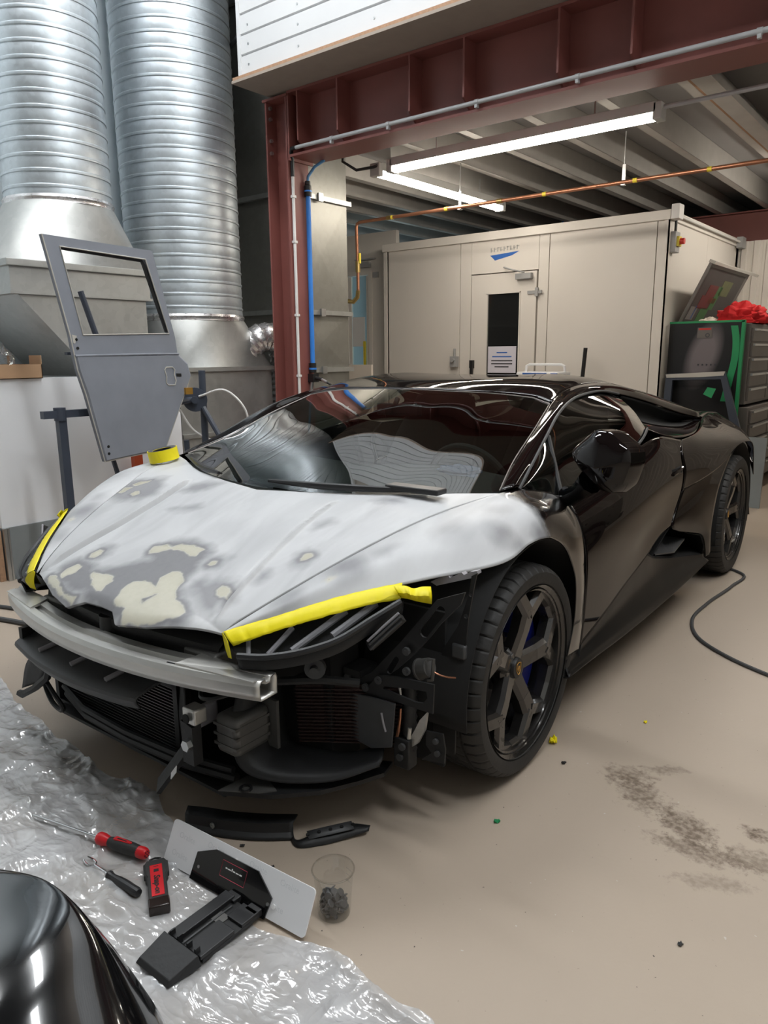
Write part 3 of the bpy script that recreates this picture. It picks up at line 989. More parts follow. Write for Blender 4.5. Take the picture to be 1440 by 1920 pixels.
MB().box((DOOR1 - 0.10, -0.025, 1.825), (DOOR1 + 0.05, -0.012, 1.855)).box((DOOR1 - 0.015, -0.035, 1.80), (DOOR1 + 0.015, -0.012, 1.88)).build('hinge', M['grey_box'], leaf, smooth=False)
MB().box((DOOR1 - 0.22, -0.06, 1.965), (DOOR1 - 0.05, -0.012, 2.02)).build('closer_body', M['grey_box'], leaf, smooth=False, bevel=0.004)
MB().tube([(DOOR1 - 0.12, -0.05, 2.025), (DOOR1 - 0.22, -0.12, 2.05), (DOOR1 - 0.36, -0.03, 2.09)], 0.008, 8).build('closer_arm', M['grey_box'], leaf)
# printed mark above the door: pale italic word and a blue swoosh
for i in range(9):
    MB().box((1.34 + i * 0.036, -0.0016, 2.245 + i * 0.001), (1.352 + i * 0.036, -0.0004, 2.285 + i * 0.001)).box((1.34 + i * 0.036, -0.0016, 2.255 + (i % 3) * 0.012), (1.368 + i * 0.036, -0.0004, 2.263 + (i % 3) * 0.012)).build('pale_lettering', M['ink_pale'], cab, smooth=False)
b = MB()
b.add([(1.335, -0.0015, 2.215), (1.66, -0.0015, 2.235), (1.58, -0.0015, 2.20), (1.39, -0.0015, 2.165), (1.37, -0.0015, 2.185)], [(0, 4, 3, 2, 1)])
b.build('blue_swoosh', M['ink_blue'], cab, smooth=False)
# fittings on the cabin
b = MB().box((0.90, -0.05, 1.13), (0.98, 0.0, 1.24)).cyl((0.94, -0.05, 1.20), (0.94, -0.075, 1.20), 0.02, 14).tube([(0.94, -0.02, 1.24), (0.94, -0.02, 1.32)], 0.012, 8)
o = b.build('wall_switch', M['grey_box'], smooth=False)
o.location = (-3.40, 4.8, 0)
tag(o, 'small grey switch box on the cabin wall left of its door', 'switch')
o = empty('isolator_switch', (-0.33, 4.86, 2.10))
tag(o, 'grey isolator box with red and yellow knob at the cabin corner', 'switch')
MB().box((0.002, -0.03, 0.0), (0.055, 0.09, 0.17)).build('box', M['grey_box'], o, smooth=False, bevel=0.006)
MB().box((0.055, 0.0, 0.05), (0.075, 0.07, 0.13)).build('yellow_plate', M['yellow_label'], o, smooth=False)
MB().cyl((0.075, 0.035, 0.09), (0.11, 0.035, 0.09), 0.026, 16).build('red_knob', M['red_switch'], o)
MB().tube([(0.03, 0.03, 0.17), (0.03, 0.03, 0.26)], 0.012, 8).build('cable', M['black_plastic'], o)
o = empty('junction_box', (-0.33, 4.84, 2.36))
tag(o, 'pale junction box on the cabin fascia corner with trunking behind it', 'junction box')
MB().box((0.022, -0.07, 0.0), (0.09, 0.05, 0.12)).build('box', M['conduit_white'], o, smooth=False, bevel=0.006)
MB().tube([(0.05, 0.05, 0.04), (0.05, 2.1, 0.04)], 0.012, 8).build('conduit', M['conduit_white'], o)
MB().box((0.022, 2.06, -0.02), (0.08, 2.2, 0.09)).build('far_box', M['grey_box'], o, smooth=False)

# pale board behind the car, by the column
b = MB().box((0, 0, 0.55), (0.30, 0.02, 1.17)).box((0.02, 0.02, 0), (0.05, 0.05, 1.1)).box((0.25, 0.02, 0), (0.28, 0.05, 1.1))
o = b.build('cream_board', M['cream_board'], smooth=False)
o.location = (-3.02, 3.72, 0)
tag(o, 'pale cream board standing on legs behind the car, by the red column', 'board')

# portable unit and black post in front of the cabin
o = empty('workshop_unit', (-1.26, 4.45, 0))
tag(o, 'white and grey workshop unit with a carry frame behind the car roof', 'workshop unit')
MB().box((-0.22, -0.14, 0.0), (0.22, 0.14, 1.02)).build('body', M['grey_box'], o, smooth=False, bevel=0.02)
MB().box((-0.21, -0.15, 1.02), (0.21, 0.12, 1.10)).build('top_panel', M['sheet_white'], o, smooth=False, bevel=0.015)
for i in range(4):
    MB().box((-0.17 + i * 0.09, -0.156, 1.035), (-0.11 + i * 0.09, -0.15, 1.065)).build('dark_socket', M['black_plastic'], o, smooth=False)
MB().box((-0.14, -0.154, 1.077), (0.10, -0.15, 1.092)).build('blue_label', M['ink_blue'], o, smooth=False)
MB().tube([(-0.20, 0.02, 1.08), (-0.19, 0.02, 1.15), (-0.16, 0.02, 1.165), (0.16, 0.02, 1.165), (0.19, 0.02, 1.15), (0.20, 0.02, 1.08)], 0.012, 10).build('carry_frame', M['sheet_white'], o)
MB().box((0.14, -0.156, 1.03), (0.205, -0.148, 1.09)).build('blue_corner', M['ink_blue'], o, smooth=False)
o = MB().tube([(-1.0, 4.6, 0.0), (-0.975, 4.62, 0.8), (-0.95, 4.64, 1.31)], 0.018, 10).build('black_post', M['black_plastic'])
tag(o, 'thin black post leaning in front of the white cabin', 'post')

# ------------------------------------------------------------------ tool cabinets along the cabin's right side
tc = empty('tool_cabinet', (-0.28, 5.0, 0))
tag(tc, 'tall grey roller tool cabinet with many drawers, partly out of frame', 'tool cabinet')
MB().box((0, 0, 0.12), (0.66, 2.05, 0.80)).build('lower_body', M['cab_grey'], tc, smooth=False, bevel=0.006)
MB().box((0.02, 0.02, 0.82), (0.62, 2.0, 1.50)).build('top_chest', M['cab_grey'], tc, smooth=False, bevel=0.006)
for lvl, (z0, dz, n) in enumerate(((0.16, 0.125, 5), (0.85, 0.125, 5))):
    for i in range(n):
        for j in range(3):
            y0 = 0.04 + j * 0.665
            x0 = 0.66 if lvl == 0 else 0.62
            d = MB().box((x0, y0, z0 + i * dz), (x0 + 0.018, y0 + 0.63, z0 + (i + 1) * dz - 0.014)).build('drawer', M['cab_grey'], tc, smooth=False, bevel=0.003)
            MB().box((x0 + 0.018, y0 + 0.02, z0 + (i + 1) * dz - 0.036), (x0 + 0.034, y0 + 0.61, z0 + (i + 1) * dz - 0.02)).build('drawer_pull', M['steel'], d, smooth=False)
for (x, y) in ((0.08, 0.1), (0.58, 0.1), (0.08, 1.9), (0.58, 1.9)):
    MB().cyl((x - 0.02, y, 0.06), (x + 0.02, y, 0.06), 0.06, 18).box((x - 0.03, y - 0.03, 0.06), (x + 0.03, y + 0.03, 0.12)).build('castor', M['rubber'], tc)

# black end panel framed in green tape
o = empty('taped_panel', (-0.305, 4.93, 0.43))
tag(o, 'large black panel edged with green masking tape, in front of the tool cabinet', 'panel')
def black_panel_mat():
    m, nt, b = new_mat('patched_black')
    N, L = nt.nodes, nt.links
    t = N.new('ShaderNodeTexCoord')
    nz = N.new('ShaderNodeTexNoise')
    nz.inputs['Scale'].default_value = 3
    L.new(t.outputs['Object'], nz.inputs['Vector'])
    mx = N.new('ShaderNodeMix')
    mx.data_type = 'RGBA'
    mx.inputs[6].default_value = (0.008, 0.008, 0.009, 1)
    mx.inputs[7].default_value = (0.022, 0.021, 0.022, 1)
    L.new(nz.outputs['Fac'], mx.inputs[0])
    # a soft-edged grey patch mixed into the colour mid-panel
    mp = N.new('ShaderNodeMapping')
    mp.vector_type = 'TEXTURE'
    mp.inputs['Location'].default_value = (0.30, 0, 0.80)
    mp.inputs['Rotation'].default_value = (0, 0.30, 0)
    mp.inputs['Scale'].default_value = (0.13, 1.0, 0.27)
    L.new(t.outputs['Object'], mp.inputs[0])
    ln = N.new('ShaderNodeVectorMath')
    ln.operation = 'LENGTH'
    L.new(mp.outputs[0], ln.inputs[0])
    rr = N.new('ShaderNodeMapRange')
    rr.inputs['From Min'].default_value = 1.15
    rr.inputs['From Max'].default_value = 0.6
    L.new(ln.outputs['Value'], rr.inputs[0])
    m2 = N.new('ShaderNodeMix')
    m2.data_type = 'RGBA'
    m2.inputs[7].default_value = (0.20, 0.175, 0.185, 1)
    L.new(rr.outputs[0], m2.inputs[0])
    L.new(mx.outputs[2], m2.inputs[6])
    L.new(m2.outputs[2], b.inputs['Base Color'])
    b.inputs['Roughness'].default_value = 0.32
    return m
M['patched_black'] = black_panel_mat()
pan = MB().box((0, 0, 0), (0.59, 0.035, 1.09)).build('panel', M['patched_black'], o, smooth=False, bevel=0.004)
MB().box((0.0, -0.004, 1.078), (0.612, 0.036, 1.095)).box((0.59, -0.004, 0.15), (0.615, 0.036, 1.09)).build('green_edge', M['green_tape'], o, smooth=False)
g = cr([(0.535, -0.006, 1.05), (0.555, -0.006, 0.95), (0.56, -0.006, 0.8), (0.535, -0.006, 0.62), (0.50, -0.006, 0.42)], 24)
b = MB()
G = np.stack([g - np.array([0.028, 0, 0]), g + np.array([0.028, 0, 0])])
b.grid(G)
b.build('green_tape_strip', M['green_tape'], o, smooth=False, solid=0.002)
MB().box((0.24, -0.005, 0.95), (0.36, 0.0, 1.04)).build('sticker', M['cab_grey'], o, smooth=False)
MB().box((0.25, -0.006, 1.02), (0.35, -0.004, 1.035)).build('red_print', M['red_switch'], o, smooth=False)
MB().lathe([(0.012, -0.001), (0.018, -0.001), (0.018, 0.001), (0.012, 0.001)], Matrix.Translation((0.325, -0.006, 0.975)) @ Matrix.Rotation(math.pi / 2, 4, 'X'), 20, True).build('dark_ring_print', M['ink_dark'], o)
for i in range(5):
    MB().box((0.26 + i * 0.035, -0.004, 0.72), (0.272 + i * 0.035, 0.0, 0.735)).build('badge_hole', M['ink_dark'], o, smooth=False)
MB().box((0.02, 0.036, -0.43), (0.6, 0.066, 0.2)).build('support', M['cab_black'], o, smooth=False)

# primed door frame leaning in front
o = empty('leaning_door_frame', (-0.28, 4.80, 0))
tag(o, 'dark blue-grey primed vehicle door with empty window, leaning on the black panel', 'vehicle door')
R = Matrix.Translation((0, 0, 0)) @ Matrix.Rotation(math.radians(-4), 4, 'X')
def wall_poly(poly, d0, d1):
    return MB().prism(poly, d0, d1, R @ Matrix(((1, 0, 0, 0), (0, 0, -1, 0), (0, 1, 0, 0), (0, 0, 0, 1))))
outer = [(0.0, 1.08), (0.49, 1.10), (0.69, 0.52), (0.70, 0.02), (0.0, 0.0)]
MBX = MB()
for poly in ([(0.0, 1.08), (0.49, 1.10), (0.46, 1.04), (0.06, 1.025)], [(0.49, 1.10), (0.69, 0.52), (0.62, 0.50), (0.46, 1.04)],
             [(0.0, 1.08), (0.06, 1.025), (0.06, 0.45), (0.0, 0.45)], [(0.0, 0.46), (0.70, 0.52), (0.70, 0.02), (0.0, 0.0)]):
    s = wall_poly(poly, 0, 0.035)
    MBX.add(s.v, s.f)
MBX.build('door_skin', M['dark_blue_steel'], o, smooth=False)
ed = wall_poly([(0.0, 1.075), (0.49, 1.105), (0.48, 1.07), (0.30, 1.055), (0.01, 1.045)], 0.036, 0.040)
ed.build('sanded_top', M['bare_edge'], o, smooth=False)
wall_poly([(0.36, 0.97), (0.43, 0.96), (0.40, 0.88), (0.33, 0.91)], 0.0355, 0.037).build('green_tape_square', M['green_tape'], o, smooth=False)
o = MB().box((0.18, -0.012, 0.0), (0.60, 0.012, 0.58), Matrix.Rotation(math.radians(-5), 4, 'X')).build('grey_sheet', M['sheet_grey'], smooth=False)
o.location = (0.0, 4.70, 0.0)
tag(o, 'mottled grey sheet leaning at the foot of the leaning door, behind the rear tyre', 'sheet')

# open chest lid, cloths and odds on top of the cabinet
o = empty('open_lid', (-0.26, 5.05, 1.50))
tag(o, 'open metal chest lid propped up and stuck with colourful stickers', 'lid')
Lm = Matrix.Rotation(math.radians(-38), 4, 'Y')
MB().box((0, 0, 0), (0.03, 1.30, 0.55), Matrix.Translation((-0.02, 0, 0.02)) @ Matrix.Rotation(math.radians(25), 4, 'Y')).build('lid_panel', M['cab_grey'], o, smooth=False, bevel=0.004)
TL = Matrix.Translation((-0.02, 0, 0.02)) @ Matrix.Rotation(math.radians(25), 4, 'Y')
MB().box((-0.005, -0.005, 0.55), (0.05, 1.55, 0.575), TL).build('lid_edge', M['bare_edge'], o, smooth=False)
for k, c in (('st_red', (0.16, 0.02, 0.02)), ('st_orange', (0.22, 0.07, 0.03)), ('st_green', (0.06, 0.17, 0.05)), ('st_olive', (0.14, 0.15, 0.06)), ('st_grey', (0.22, 0.21, 0.2))):  # sticker colours darkened for the shade inside the open lid
    M[k] = mat(k, c, 0.5, var=0.4, scale=12)
MB().box((0.0305, 0.02, 0.02), (0.032, 1.2, 0.52), TL).build('dark_inner_face', mat('lid_inner_face', (0.075, 0.065, 0.062), 0.6), o, smooth=False)  # darker sheet over the lid's inner face
for (y0, z0, w, h, mm) in ((0.25, 0.28, 0.28, 0.10, 'st_red'), (0.18, 0.16, 0.32, 0.12, 'st_red'), (0.42, 0.22, 0.2, 0.05, 'st_orange'), (0.32, 0.03, 0.24, 0.14, 'st_green'), (0.52, 0.16, 0.14, 0.22, 'st_green'), (0.6, 0.3, 0.3, 0.14, 'st_olive'), (0.03, 0.05, 0.2, 0.12, 'st_grey'), (0.16, 0.06, 0.03, 0.12, 'ink_blue')):
    MB().box((0.032, y0, z0), (0.0335, y0 + w, z0 + h), TL).build('sticker', M[mm], o, smooth=False)


def cloth_lump(name, label, m, c, size, seed, cat='cloth'):
    b = MB()
    n, k = 22, 34
    vs_, fs = [], []
    for i in range(n + 1):
        th = (math.pi / 2) * i / n
        for j in range(k):
            ph = 2 * math.pi * j / k
            d = Vector((math.cos(ph) * math.cos(th), math.sin(ph) * math.cos(th), math.sin(th)))
            s = 1 + 0.35 * fbm(d * 2.3 + Vector((seed, 0, 0)), 4) + 0.16 * abs(fbm(d * 6 + Vector((0, seed, 0)), 3))
            vs_.append((d.x * size[0] * s, d.y * size[1] * s, max(0.0, d.z * size[2] * s)))
    for i in range(n):
        for j in range(k):
            fs.append((i * k + j, i * k + (j + 1) % k, (i + 1) * k + (j + 1) % k, (i + 1) * k + j))
    b.add(vs_, fs)
    o = b.build(name, m, angle=60)
    o.location = c
    tag(o, label, cat)
    return o


cloth_lump('red_cloth', 'crumpled red cloth heaped on the tool cabinet', M['red_cloth'], (0.20, 5.25, 1.502), (0.20, 0.22, 0.16), 3.0)
cloth_lump('red_cloth', 'smaller red cloth hanging at the front edge of the tool cabinet', M['red_cloth'], (0.29, 5.06, 1.502), (0.06, 0.03, 0.05), 9.0)
cloth_lump('white_cloth', 'cream rag lying in front of the open lid', M['cream_board'], (-0.03, 5.12, 1.502), (0.09, 0.08, 0.05), 5.0)
o = MB().box((0.22, 5.60, 1.502), (0.42, 6.1, 1.60)).build('tool_case', M['cab_black'], smooth=False, bevel=0.01)
tag(o, 'black tool case on top of the grey tool cabinet', 'case')
# cream profiled wall at the far right
o = empty('profiled_wall', (-0.33, 7.1, 0))
o['kind'] = 'structure'
o['label'] = 'cream ribbed metal wall at the back right'
o['category'] = 'wall'
rib = None
for i in range(40):
    x = i * 0.1225
    if rib is None:
        rib = MB().prism([(0, 0), (0.1215, 0), (0.1215, -0.012), (0.095, -0.012), (0.085, -0.026), (0.035, -0.026), (0.025, -0.012), (0, -0.012)], 0, 2.42).build('rib_sheet', M['white_panel'], o, smooth=False)
        rib.location = (x, 0, 0)
    else:
        share(rib, 'rib_sheet', o, (x, 0, 0))

# far left: cardboard box and clear bag on the cabinet
o = empty('cardboard_box', (-2.52, 0.13, 1.15))
tag(o, 'open brown cardboard box on the white cabinet at the left edge', 'box')
b = MB()
b.box((-0.22, -0.30, 0.0), (0.16, 0.16, 0.004)).box((-0.22, -0.30, 0.0), (-0.216, 0.16, 0.08)).box((0.156, -0.30, 0.0), (0.16, 0.16, 0.08)).box((-0.22, -0.30, 0), (0.16, -0.296, 0.08)).box((-0.22, 0.156, 0), (0.16, 0.16, 0.08))
b.build('carton', M['cardboard'], o, smooth=False)
MB().box((0.02, 0.158, 0.08), (0.16, 0.162, 0.13)).box((-0.216, 0.14, 0.08), (-0.212, 0.16, 0.13)).build('flap', M['cardboard'], o, smooth=False)
M['film_bag'] = glass_mat('film_bag', (0.88, 0.9, 0.92), 0.12, 0.10, 0.8)
b = cloth_lump('clear_bag', 'crumpled clear plastic bag standing in the cardboard box', M['film_bag'], (-2.50, 0.11, 1.155), (0.09, 0.08, 0.17), 14.0, 'bag')

# ------------------------------------------------------------------ the car (local axes: x forward, y to its left, z up; origin under the front axle)
car = empty('sports_car', (0, 0, 0), math.radians(-88.532))
tag(car, 'low black sports car with sanded primer bonnet and its front bumper removed', 'car')
CC = np.array([-1.2, 0, 0.45])


def primer_mat():
    """sanded primer driven by three painted layers: light primer, darker guide coat, cream filler, black paint"""
    m, nt, b = new_mat('sanded_primer')
    N, L = nt.nodes, nt.links
    at = N.new('ShaderNodeAttribute')
    at.attribute_name = 'layers'
    sp = N.new('ShaderNodeSeparateColor')
    L.new(at.outputs['Color'], sp.inputs[0])
    tc = N.new('ShaderNodeTexCoord')
    mp = N.new('ShaderNodeMapping')
    mp.inputs['Rotation'].default_value = (0, 0, 0.6)
    mp.inputs['Scale'].default_value = (1.2, 4.5, 3)
    L.new(tc.outputs['Object'], mp.inputs[0])
    nz = N.new('ShaderNodeTexNoise')
    nz.inputs['Scale'].default_value = 1.7
    nz.inputs['Detail'].default_value = 4
    nz.inputs['Distortion'].default_value = 0.6
    L.new(mp.outputs[0], nz.inputs['Vector'])
    n2 = N.new('ShaderNodeTexNoise')
    n2.inputs['Scale'].default_value = 55
    n2.inputs['Detail'].default_value = 4
    L.new(tc.outputs['Object'], n2.inputs['Vector'])
    base = N.new('ShaderNodeMix')
    base.data_type = 'RGBA'
    base.inputs[6].default_value = (0.43, 0.435, 0.445, 1)
    base.inputs[7].default_value = (0.545, 0.55, 0.56, 1)
    rm = N.new('ShaderNodeMapRange')
    rm.inputs['From Min'].default_value = 0.30
    rm.inputs['From Max'].default_value = 0.58
    L.new(nz.outputs['Fac'], rm.inputs[0])
    L.new(rm.outputs[0], base.inputs[0])
    def layer(prev, fac, ca, cb):
        cm = N.new('ShaderNodeMix')
        cm.data_type = 'RGBA'
        cm.inputs[6].default_value = (*ca, 1)
        cm.inputs[7].default_value = (*cb, 1)
        L.new(n2.outputs['Fac'], cm.inputs[0])
        mx = N.new('ShaderNodeMix')
        mx.data_type = 'RGBA'
        L.new(fac, mx.inputs[0])
        L.new(prev, mx.inputs[6])
        L.new(cm.outputs[2], mx.inputs[7])
        return mx.outputs[2]
    c1 = layer(base.outputs[2], sp.outputs[0], (0.165, 0.163, 0.175), (0.20, 0.198, 0.21))
    c2 = layer(c1, sp.outputs[1], (0.49, 0.465, 0.375), (0.55, 0.525, 0.43))
    c3 = layer(c2, sp.outputs[2], (0.0075, 0.0052, 0.005), (0.008, 0.006, 0.0055))
    L.new(c3, b.inputs['Base Color'])
    r1 = N.new('ShaderNodeMapRange')
    r1.inputs['To Min'].default_value = 0.42
    r1.inputs['To Max'].default_value = 0.56
    L.new(nz.outputs['Fac'], r1.inputs[0])
    r2 = N.new('ShaderNodeMix')
    L.new(sp.outputs[2], r2.inputs[0])
    L.new(r1.outputs[0], r2.inputs[2])
    r2.inputs[3].default_value = 0.2
    r3 = N.new('ShaderNodeMix')
    L.new(sp.outputs[1], r3.inputs[0])
    L.new(r2.outputs[0], r3.inputs[2])
    r3.inputs[3].default_value = 0.24
    L.new(r3.outputs[0], b.inputs['Roughness'])
    L.new(sp.outputs[2], b.inputs['Coat Weight'])
    b.inputs['Coat Roughness'].default_value = 0.03
    return m


M['primer'] = primer_mat()


def outward(G, ref=CC):
    """True when a grid must be flipped so its faces look away from ref"""
    i, j = G.shape[0] // 2, G.shape[1] // 2
    n = np.cross(G[i, min(j + 1, G.shape[1] - 1)] - G[i, j - 1], G[min(i + 1, G.shape[0] - 1), j] - G[i - 1, j])
    return float(n @ (G[i, j] - ref)) < 0


def panel(name, G, m, side=1, solid=0.004, parent=None, ref=CC, angle=35):
    b = MB().grid(G, outward(G, ref))
    if side < 0:
        b.mirror_y()
    return b.build(name, m, parent or car, solid=solid, angle=angle)


def add_layers(o, cols):
    ca = o.data.color_attributes.new('layers', 'FLOAT_COLOR', 'POINT')
    flat = np.ones((len(o.data.vertices), 4), dtype=np.float32)
    flat[:, :3] = cols
    ca.data.foreach_set('color', flat.ravel())


# ---- bonnet
PXs = np.array([-.12, -.09, 0, .1, .2, .36, .51, .64, .74, .80, .84, .86])
PZs = np.array([.851, .848, .838, .829, .812, .757, .700, .653, .617, .592, .570, .556])
SEAM = np.array([(.76, .453, .587), (.639, .514, .648), (.473, .582, .716), (.273, .655, .782), (.145, .708, .817), (0, .755, .838), (-.075, .785, .848)])
seam_d = cr(SEAM, 200)
FE = np.array([(0, .826), (.069, .829), (.075, .832), (.118, .855), (.126, .857), (.232, .838), (.355, .798), (.453, .76)])
RE = np.array([(0, .205), (.2, .17), (.413, .111), (.509, .066), (.669, -.023), (.737, -.054), (.785, -.075)])
pcoef = cr(np.stack([PXs, PZs], 1), 400)


def bonnet_z(x, y, v):
    ys = np.interp(-x, -seam_d[:, 0], seam_d[:, 1])
    zp = np.interp(x, pcoef[:, 0], pcoef[:, 1])
    zs = np.interp(-x, -seam_d[:, 0], seam_d[:, 2])
    w = np.clip(np.abs(y) / ys, 0, 1)
    z = zp + 0.010 * (1 - w**2)
    z = z + (zs - zp) * np.clip((w - 0.55) / 0.45, 0, 1)**1.5
    # pressed crease
    yc = np.interp(-x, [-.75, -.512, -.361, -.203], [.402, .36, .344, .35])
    fade = np.clip((x - 0.19) / 0.05, 0, 1) * np.clip((0.755 - x) / 0.05, 0, 1)
    z += fade * (0.012 * np.exp(-((np.abs(y) - yc - .010) / .006)**2) - 0.012 * np.exp(-((np.abs(y) - yc + .003) / .007)**2))
    # lip rolls down along the front edge
    z -= 0.010 * np.clip(1 - v / 0.05, 0, 1)**2
    return z


POLYS = {
'b1' : [(0.807, 0.042), (0.769, 0.022), (0.73, 0.028), (0.714, 0.065), (0.724, 0.128), (0.686, 0.106), (0.653, 0.112), (0.646, 0.155), (0.68, 0.192), (0.722, 0.213), (0.743, 0.245), (0.748, 0.286), (0.769, 0.312), (0.798, 0.296), (0.824, 0.251), (0.843, 0.194), (0.851, 0.144), (0.832, 0.117), (0.818, 0.113), (0.818, 0.073)] ,
'b2' : [(0.749, -0.168), (0.734, -0.169), (0.73, -0.098), (0.731, -0.064), (0.751, -0.046), (0.771, -0.048), (0.791, -0.039), (0.796, -0.057), (0.782, -0.106), (0.763, -0.125)] ,
'b3' : [(0.796, -0.333), (0.781, -0.335), (0.787, -0.299), (0.803, -0.243), (0.827, -0.191), (0.832, -0.143), (0.833, -0.113), (0.846, -0.109), (0.842, -0.155), (0.827, -0.226), (0.812, -0.288)] ,
'b4' : [(0.77, -0.291), (0.747, -0.3), (0.724, -0.278), (0.727, -0.244), (0.755, -0.228), (0.77, -0.25), (0.787, -0.258)] ,
'b5' : [(0.683, -0.273), (0.663, -0.286), (0.641, -0.279), (0.64, -0.253), (0.657, -0.242), (0.683, -0.249)] ,
'b6' : [(0.597, -0.075), (0.573, -0.079), (0.554, -0.045), (0.557, -0.011), (0.536, 0.013), (0.535, 0.072), (0.538, 0.12), (0.552, 0.111), (0.571, 0.121), (0.573, 0.094), (0.564, 0.048), (0.572, -0.002), (0.597, -0.031), (0.604, -0.059)] ,
'b7' : [(0.592, 0.197), (0.578, 0.199), (0.571, 0.216), (0.586, 0.226), (0.597, 0.212)] ,
'b8' : [(0.67, 0.327), (0.651, 0.327), (0.645, 0.345), (0.66, 0.373), (0.681, 0.378), (0.692, 0.36), (0.684, 0.343)] ,
'b9' : [(0.335, -0.623), (0.297, -0.637), (0.289, -0.595), (0.314, -0.599), (0.338, -0.598)] ,
'b10' : [(0.269, -0.623), (0.244, -0.604), (0.226, -0.557), (0.25, -0.556), (0.275, -0.588)] ,
'b11' : [(0.337, -0.546), (0.316, -0.543), (0.31, -0.52), (0.33, -0.498), (0.345, -0.515)] ,
'b12' : [(0.484, 0.46), (0.464, 0.461), (0.454, 0.481), (0.462, 0.497), (0.481, 0.491), (0.492, 0.473)] ,
'd1' : [(0.707, -0.111), (0.662, -0.068), (0.629, -0.029), (0.596, -0.095), (0.563, -0.077), (0.521, 0.015), (0.514, 0.106), (0.546, 0.152), (0.588, 0.155), (0.631, 0.188), (0.675, 0.205), (0.719, 0.251), (0.773, 0.325), (0.805, 0.323), (0.853, 0.161), (0.852, 0.083), (0.84, 0.025), (0.815, -0.054), (0.806, -0.113), (0.83, -0.152), (0.805, -0.252), (0.781, -0.315), (0.744, -0.33), (0.702, -0.302), (0.697, -0.238), (0.72, -0.157)] ,
'd2' : [(0.696, 0.235), (0.662, 0.217), (0.636, 0.239), (0.644, 0.275), (0.621, 0.284), (0.626, 0.332), (0.649, 0.375), (0.687, 0.4), (0.712, 0.38), (0.738, 0.384), (0.731, 0.326), (0.719, 0.277)] ,
'd3' : [(0.319, -0.66), (0.254, -0.671), (0.212, -0.581), (0.208, -0.496), (0.264, -0.436), (0.311, -0.436), (0.362, -0.466), (0.378, -0.56), (0.36, -0.626)] ,
'd4' : [(0.282, -0.315), (0.235, -0.314), (0.204, -0.258), (0.207, -0.208), (0.246, -0.209), (0.283, -0.244)] ,
'd5' : [(0.383, -0.244), (0.358, -0.219), (0.339, -0.142), (0.353, -0.115), (0.376, -0.142), (0.392, -0.2)] ,
'd6' : [(0.511, 0.452), (0.468, 0.436), (0.435, 0.453), (0.433, 0.49), (0.464, 0.508), (0.501, 0.504), (0.519, 0.474)] ,
'd7' : [(0.36, 0.386), (0.325, 0.384), (0.296, 0.419), (0.305, 0.438), (0.343, 0.421), (0.366, 0.401)] ,
'd8' : [(0.602, 0.406), (0.57, 0.397), (0.554, 0.416), (0.577, 0.434), (0.608, 0.426)] ,
'd9' : [(0.669, 0.311), (0.636, 0.284), (0.622, 0.31), (0.641, 0.362), (0.668, 0.381), (0.698, 0.375), (0.709, 0.358)] ,
'd10' : [(0.145, 0.476), (0.115, 0.492), (0.1, 0.53), (0.124, 0.547), (0.146, 0.516)] ,
'd11' : [(0.701, -0.255), (0.655, -0.304), (0.623, -0.295), (0.616, -0.245), (0.655, -0.21), (0.693, -0.222)] ,
'd12' : [(0.606, 0.2), (0.58, 0.183), (0.56, 0.206), (0.566, 0.231), (0.593, 0.244), (0.609, 0.225)] ,
}


def poly_sd(P, poly):
    """signed distance, negative inside"""
    poly = np.asarray(poly, float)
    d = np.full(len(P), 1e9)
    ins = np.zeros(len(P), bool)
    for a, b in zip(poly, np.roll(poly, -1, axis=0)):
        e = b - a
        t = np.clip(((P - a) @ e) / max(e @ e, 1e-12), 0, 1)
        d = np.minimum(d, np.linalg.norm(P - a - t[:, None] * e, axis=1))
        c = ((a[1] > P[:, 1]) != (b[1] > P[:, 1]))
        with np.errstate(divide='ignore', invalid='ignore'):
            xi = (b[0] - a[0]) * (P[:, 1] - a[1]) / (b[1] - a[1]) + a[0]
        ins ^= c & (P[:, 0] < xi)
    return np.where(ins, -d, d)


NV, NU = 260, 181
V = np.linspace(0, 1, NV)
V = V**1.15
U = np.linspace(-1, 1, 2 * NU - 1)
Gx = np.zeros((NV, len(U)))
Gy = np.zeros_like(Gx)
Gz = np.zeros_like(Gx)
for i, v in enumerate(V):
    xs = .76 * (1 - v) + (-.075) * v
    ys = np.interp(-xs, -seam_d[:, 0], seam_d[:, 1]) - 0.0035
    au = np.abs(U)
    x = np.interp(au * .453, FE[:, 0], FE[:, 1]) * (1 - v) + np.interp(au * .785, RE[:, 0], RE[:, 1]) * v
    Gx[i] = x
    Gy[i] = U * ys
    Gz[i] = bonnet_z(x, U * ys, np.full_like(x, v))
G = np.stack([Gx, Gy, Gz], -1)
bonnet = panel('bonnet', G, M['primer'], solid=0.012)
P2 = G.reshape(-1, 3)
wob = np.array([fbm((p[0] * 26, p[1] * 26, 0.3), 4) for p in P2])
wob2 = np.array([fbm((p[0] * 7, p[1] * 7, 5.3), 3) for p in P2])
filler = np.zeros(len(P2))
dark = np.zeros(len(P2))
for k, poly in POLYS.items():
    sd = poly_sd(P2[:, :2], poly)
    if k[0] == 'b':
        filler = np.maximum(filler, np.clip(0.5 - (sd + wob * 0.007) / 0.007, 0, 1))
        dark = np.maximum(dark, np.clip(1.3 - (sd + wob * 0.006 + wob2 * 0.006) / 0.022, 0, 1) * 0.9)
    else:
        dark = np.maximum(dark, np.clip(0.6 - (sd + wob * 0.010 + wob2 * 0.022) / 0.045, 0, 1) * (0.95 if k == 'd1' else 0.75))
hole = np.clip(0.5 - (poly_sd(P2[:, :2], [(0.775, 0.13), (0.745, 0.155), (0.742, 0.165), (0.79, 0.155)]) + wob * 0.01) / 0.008, 0, 1)
filler *= 1 - hole
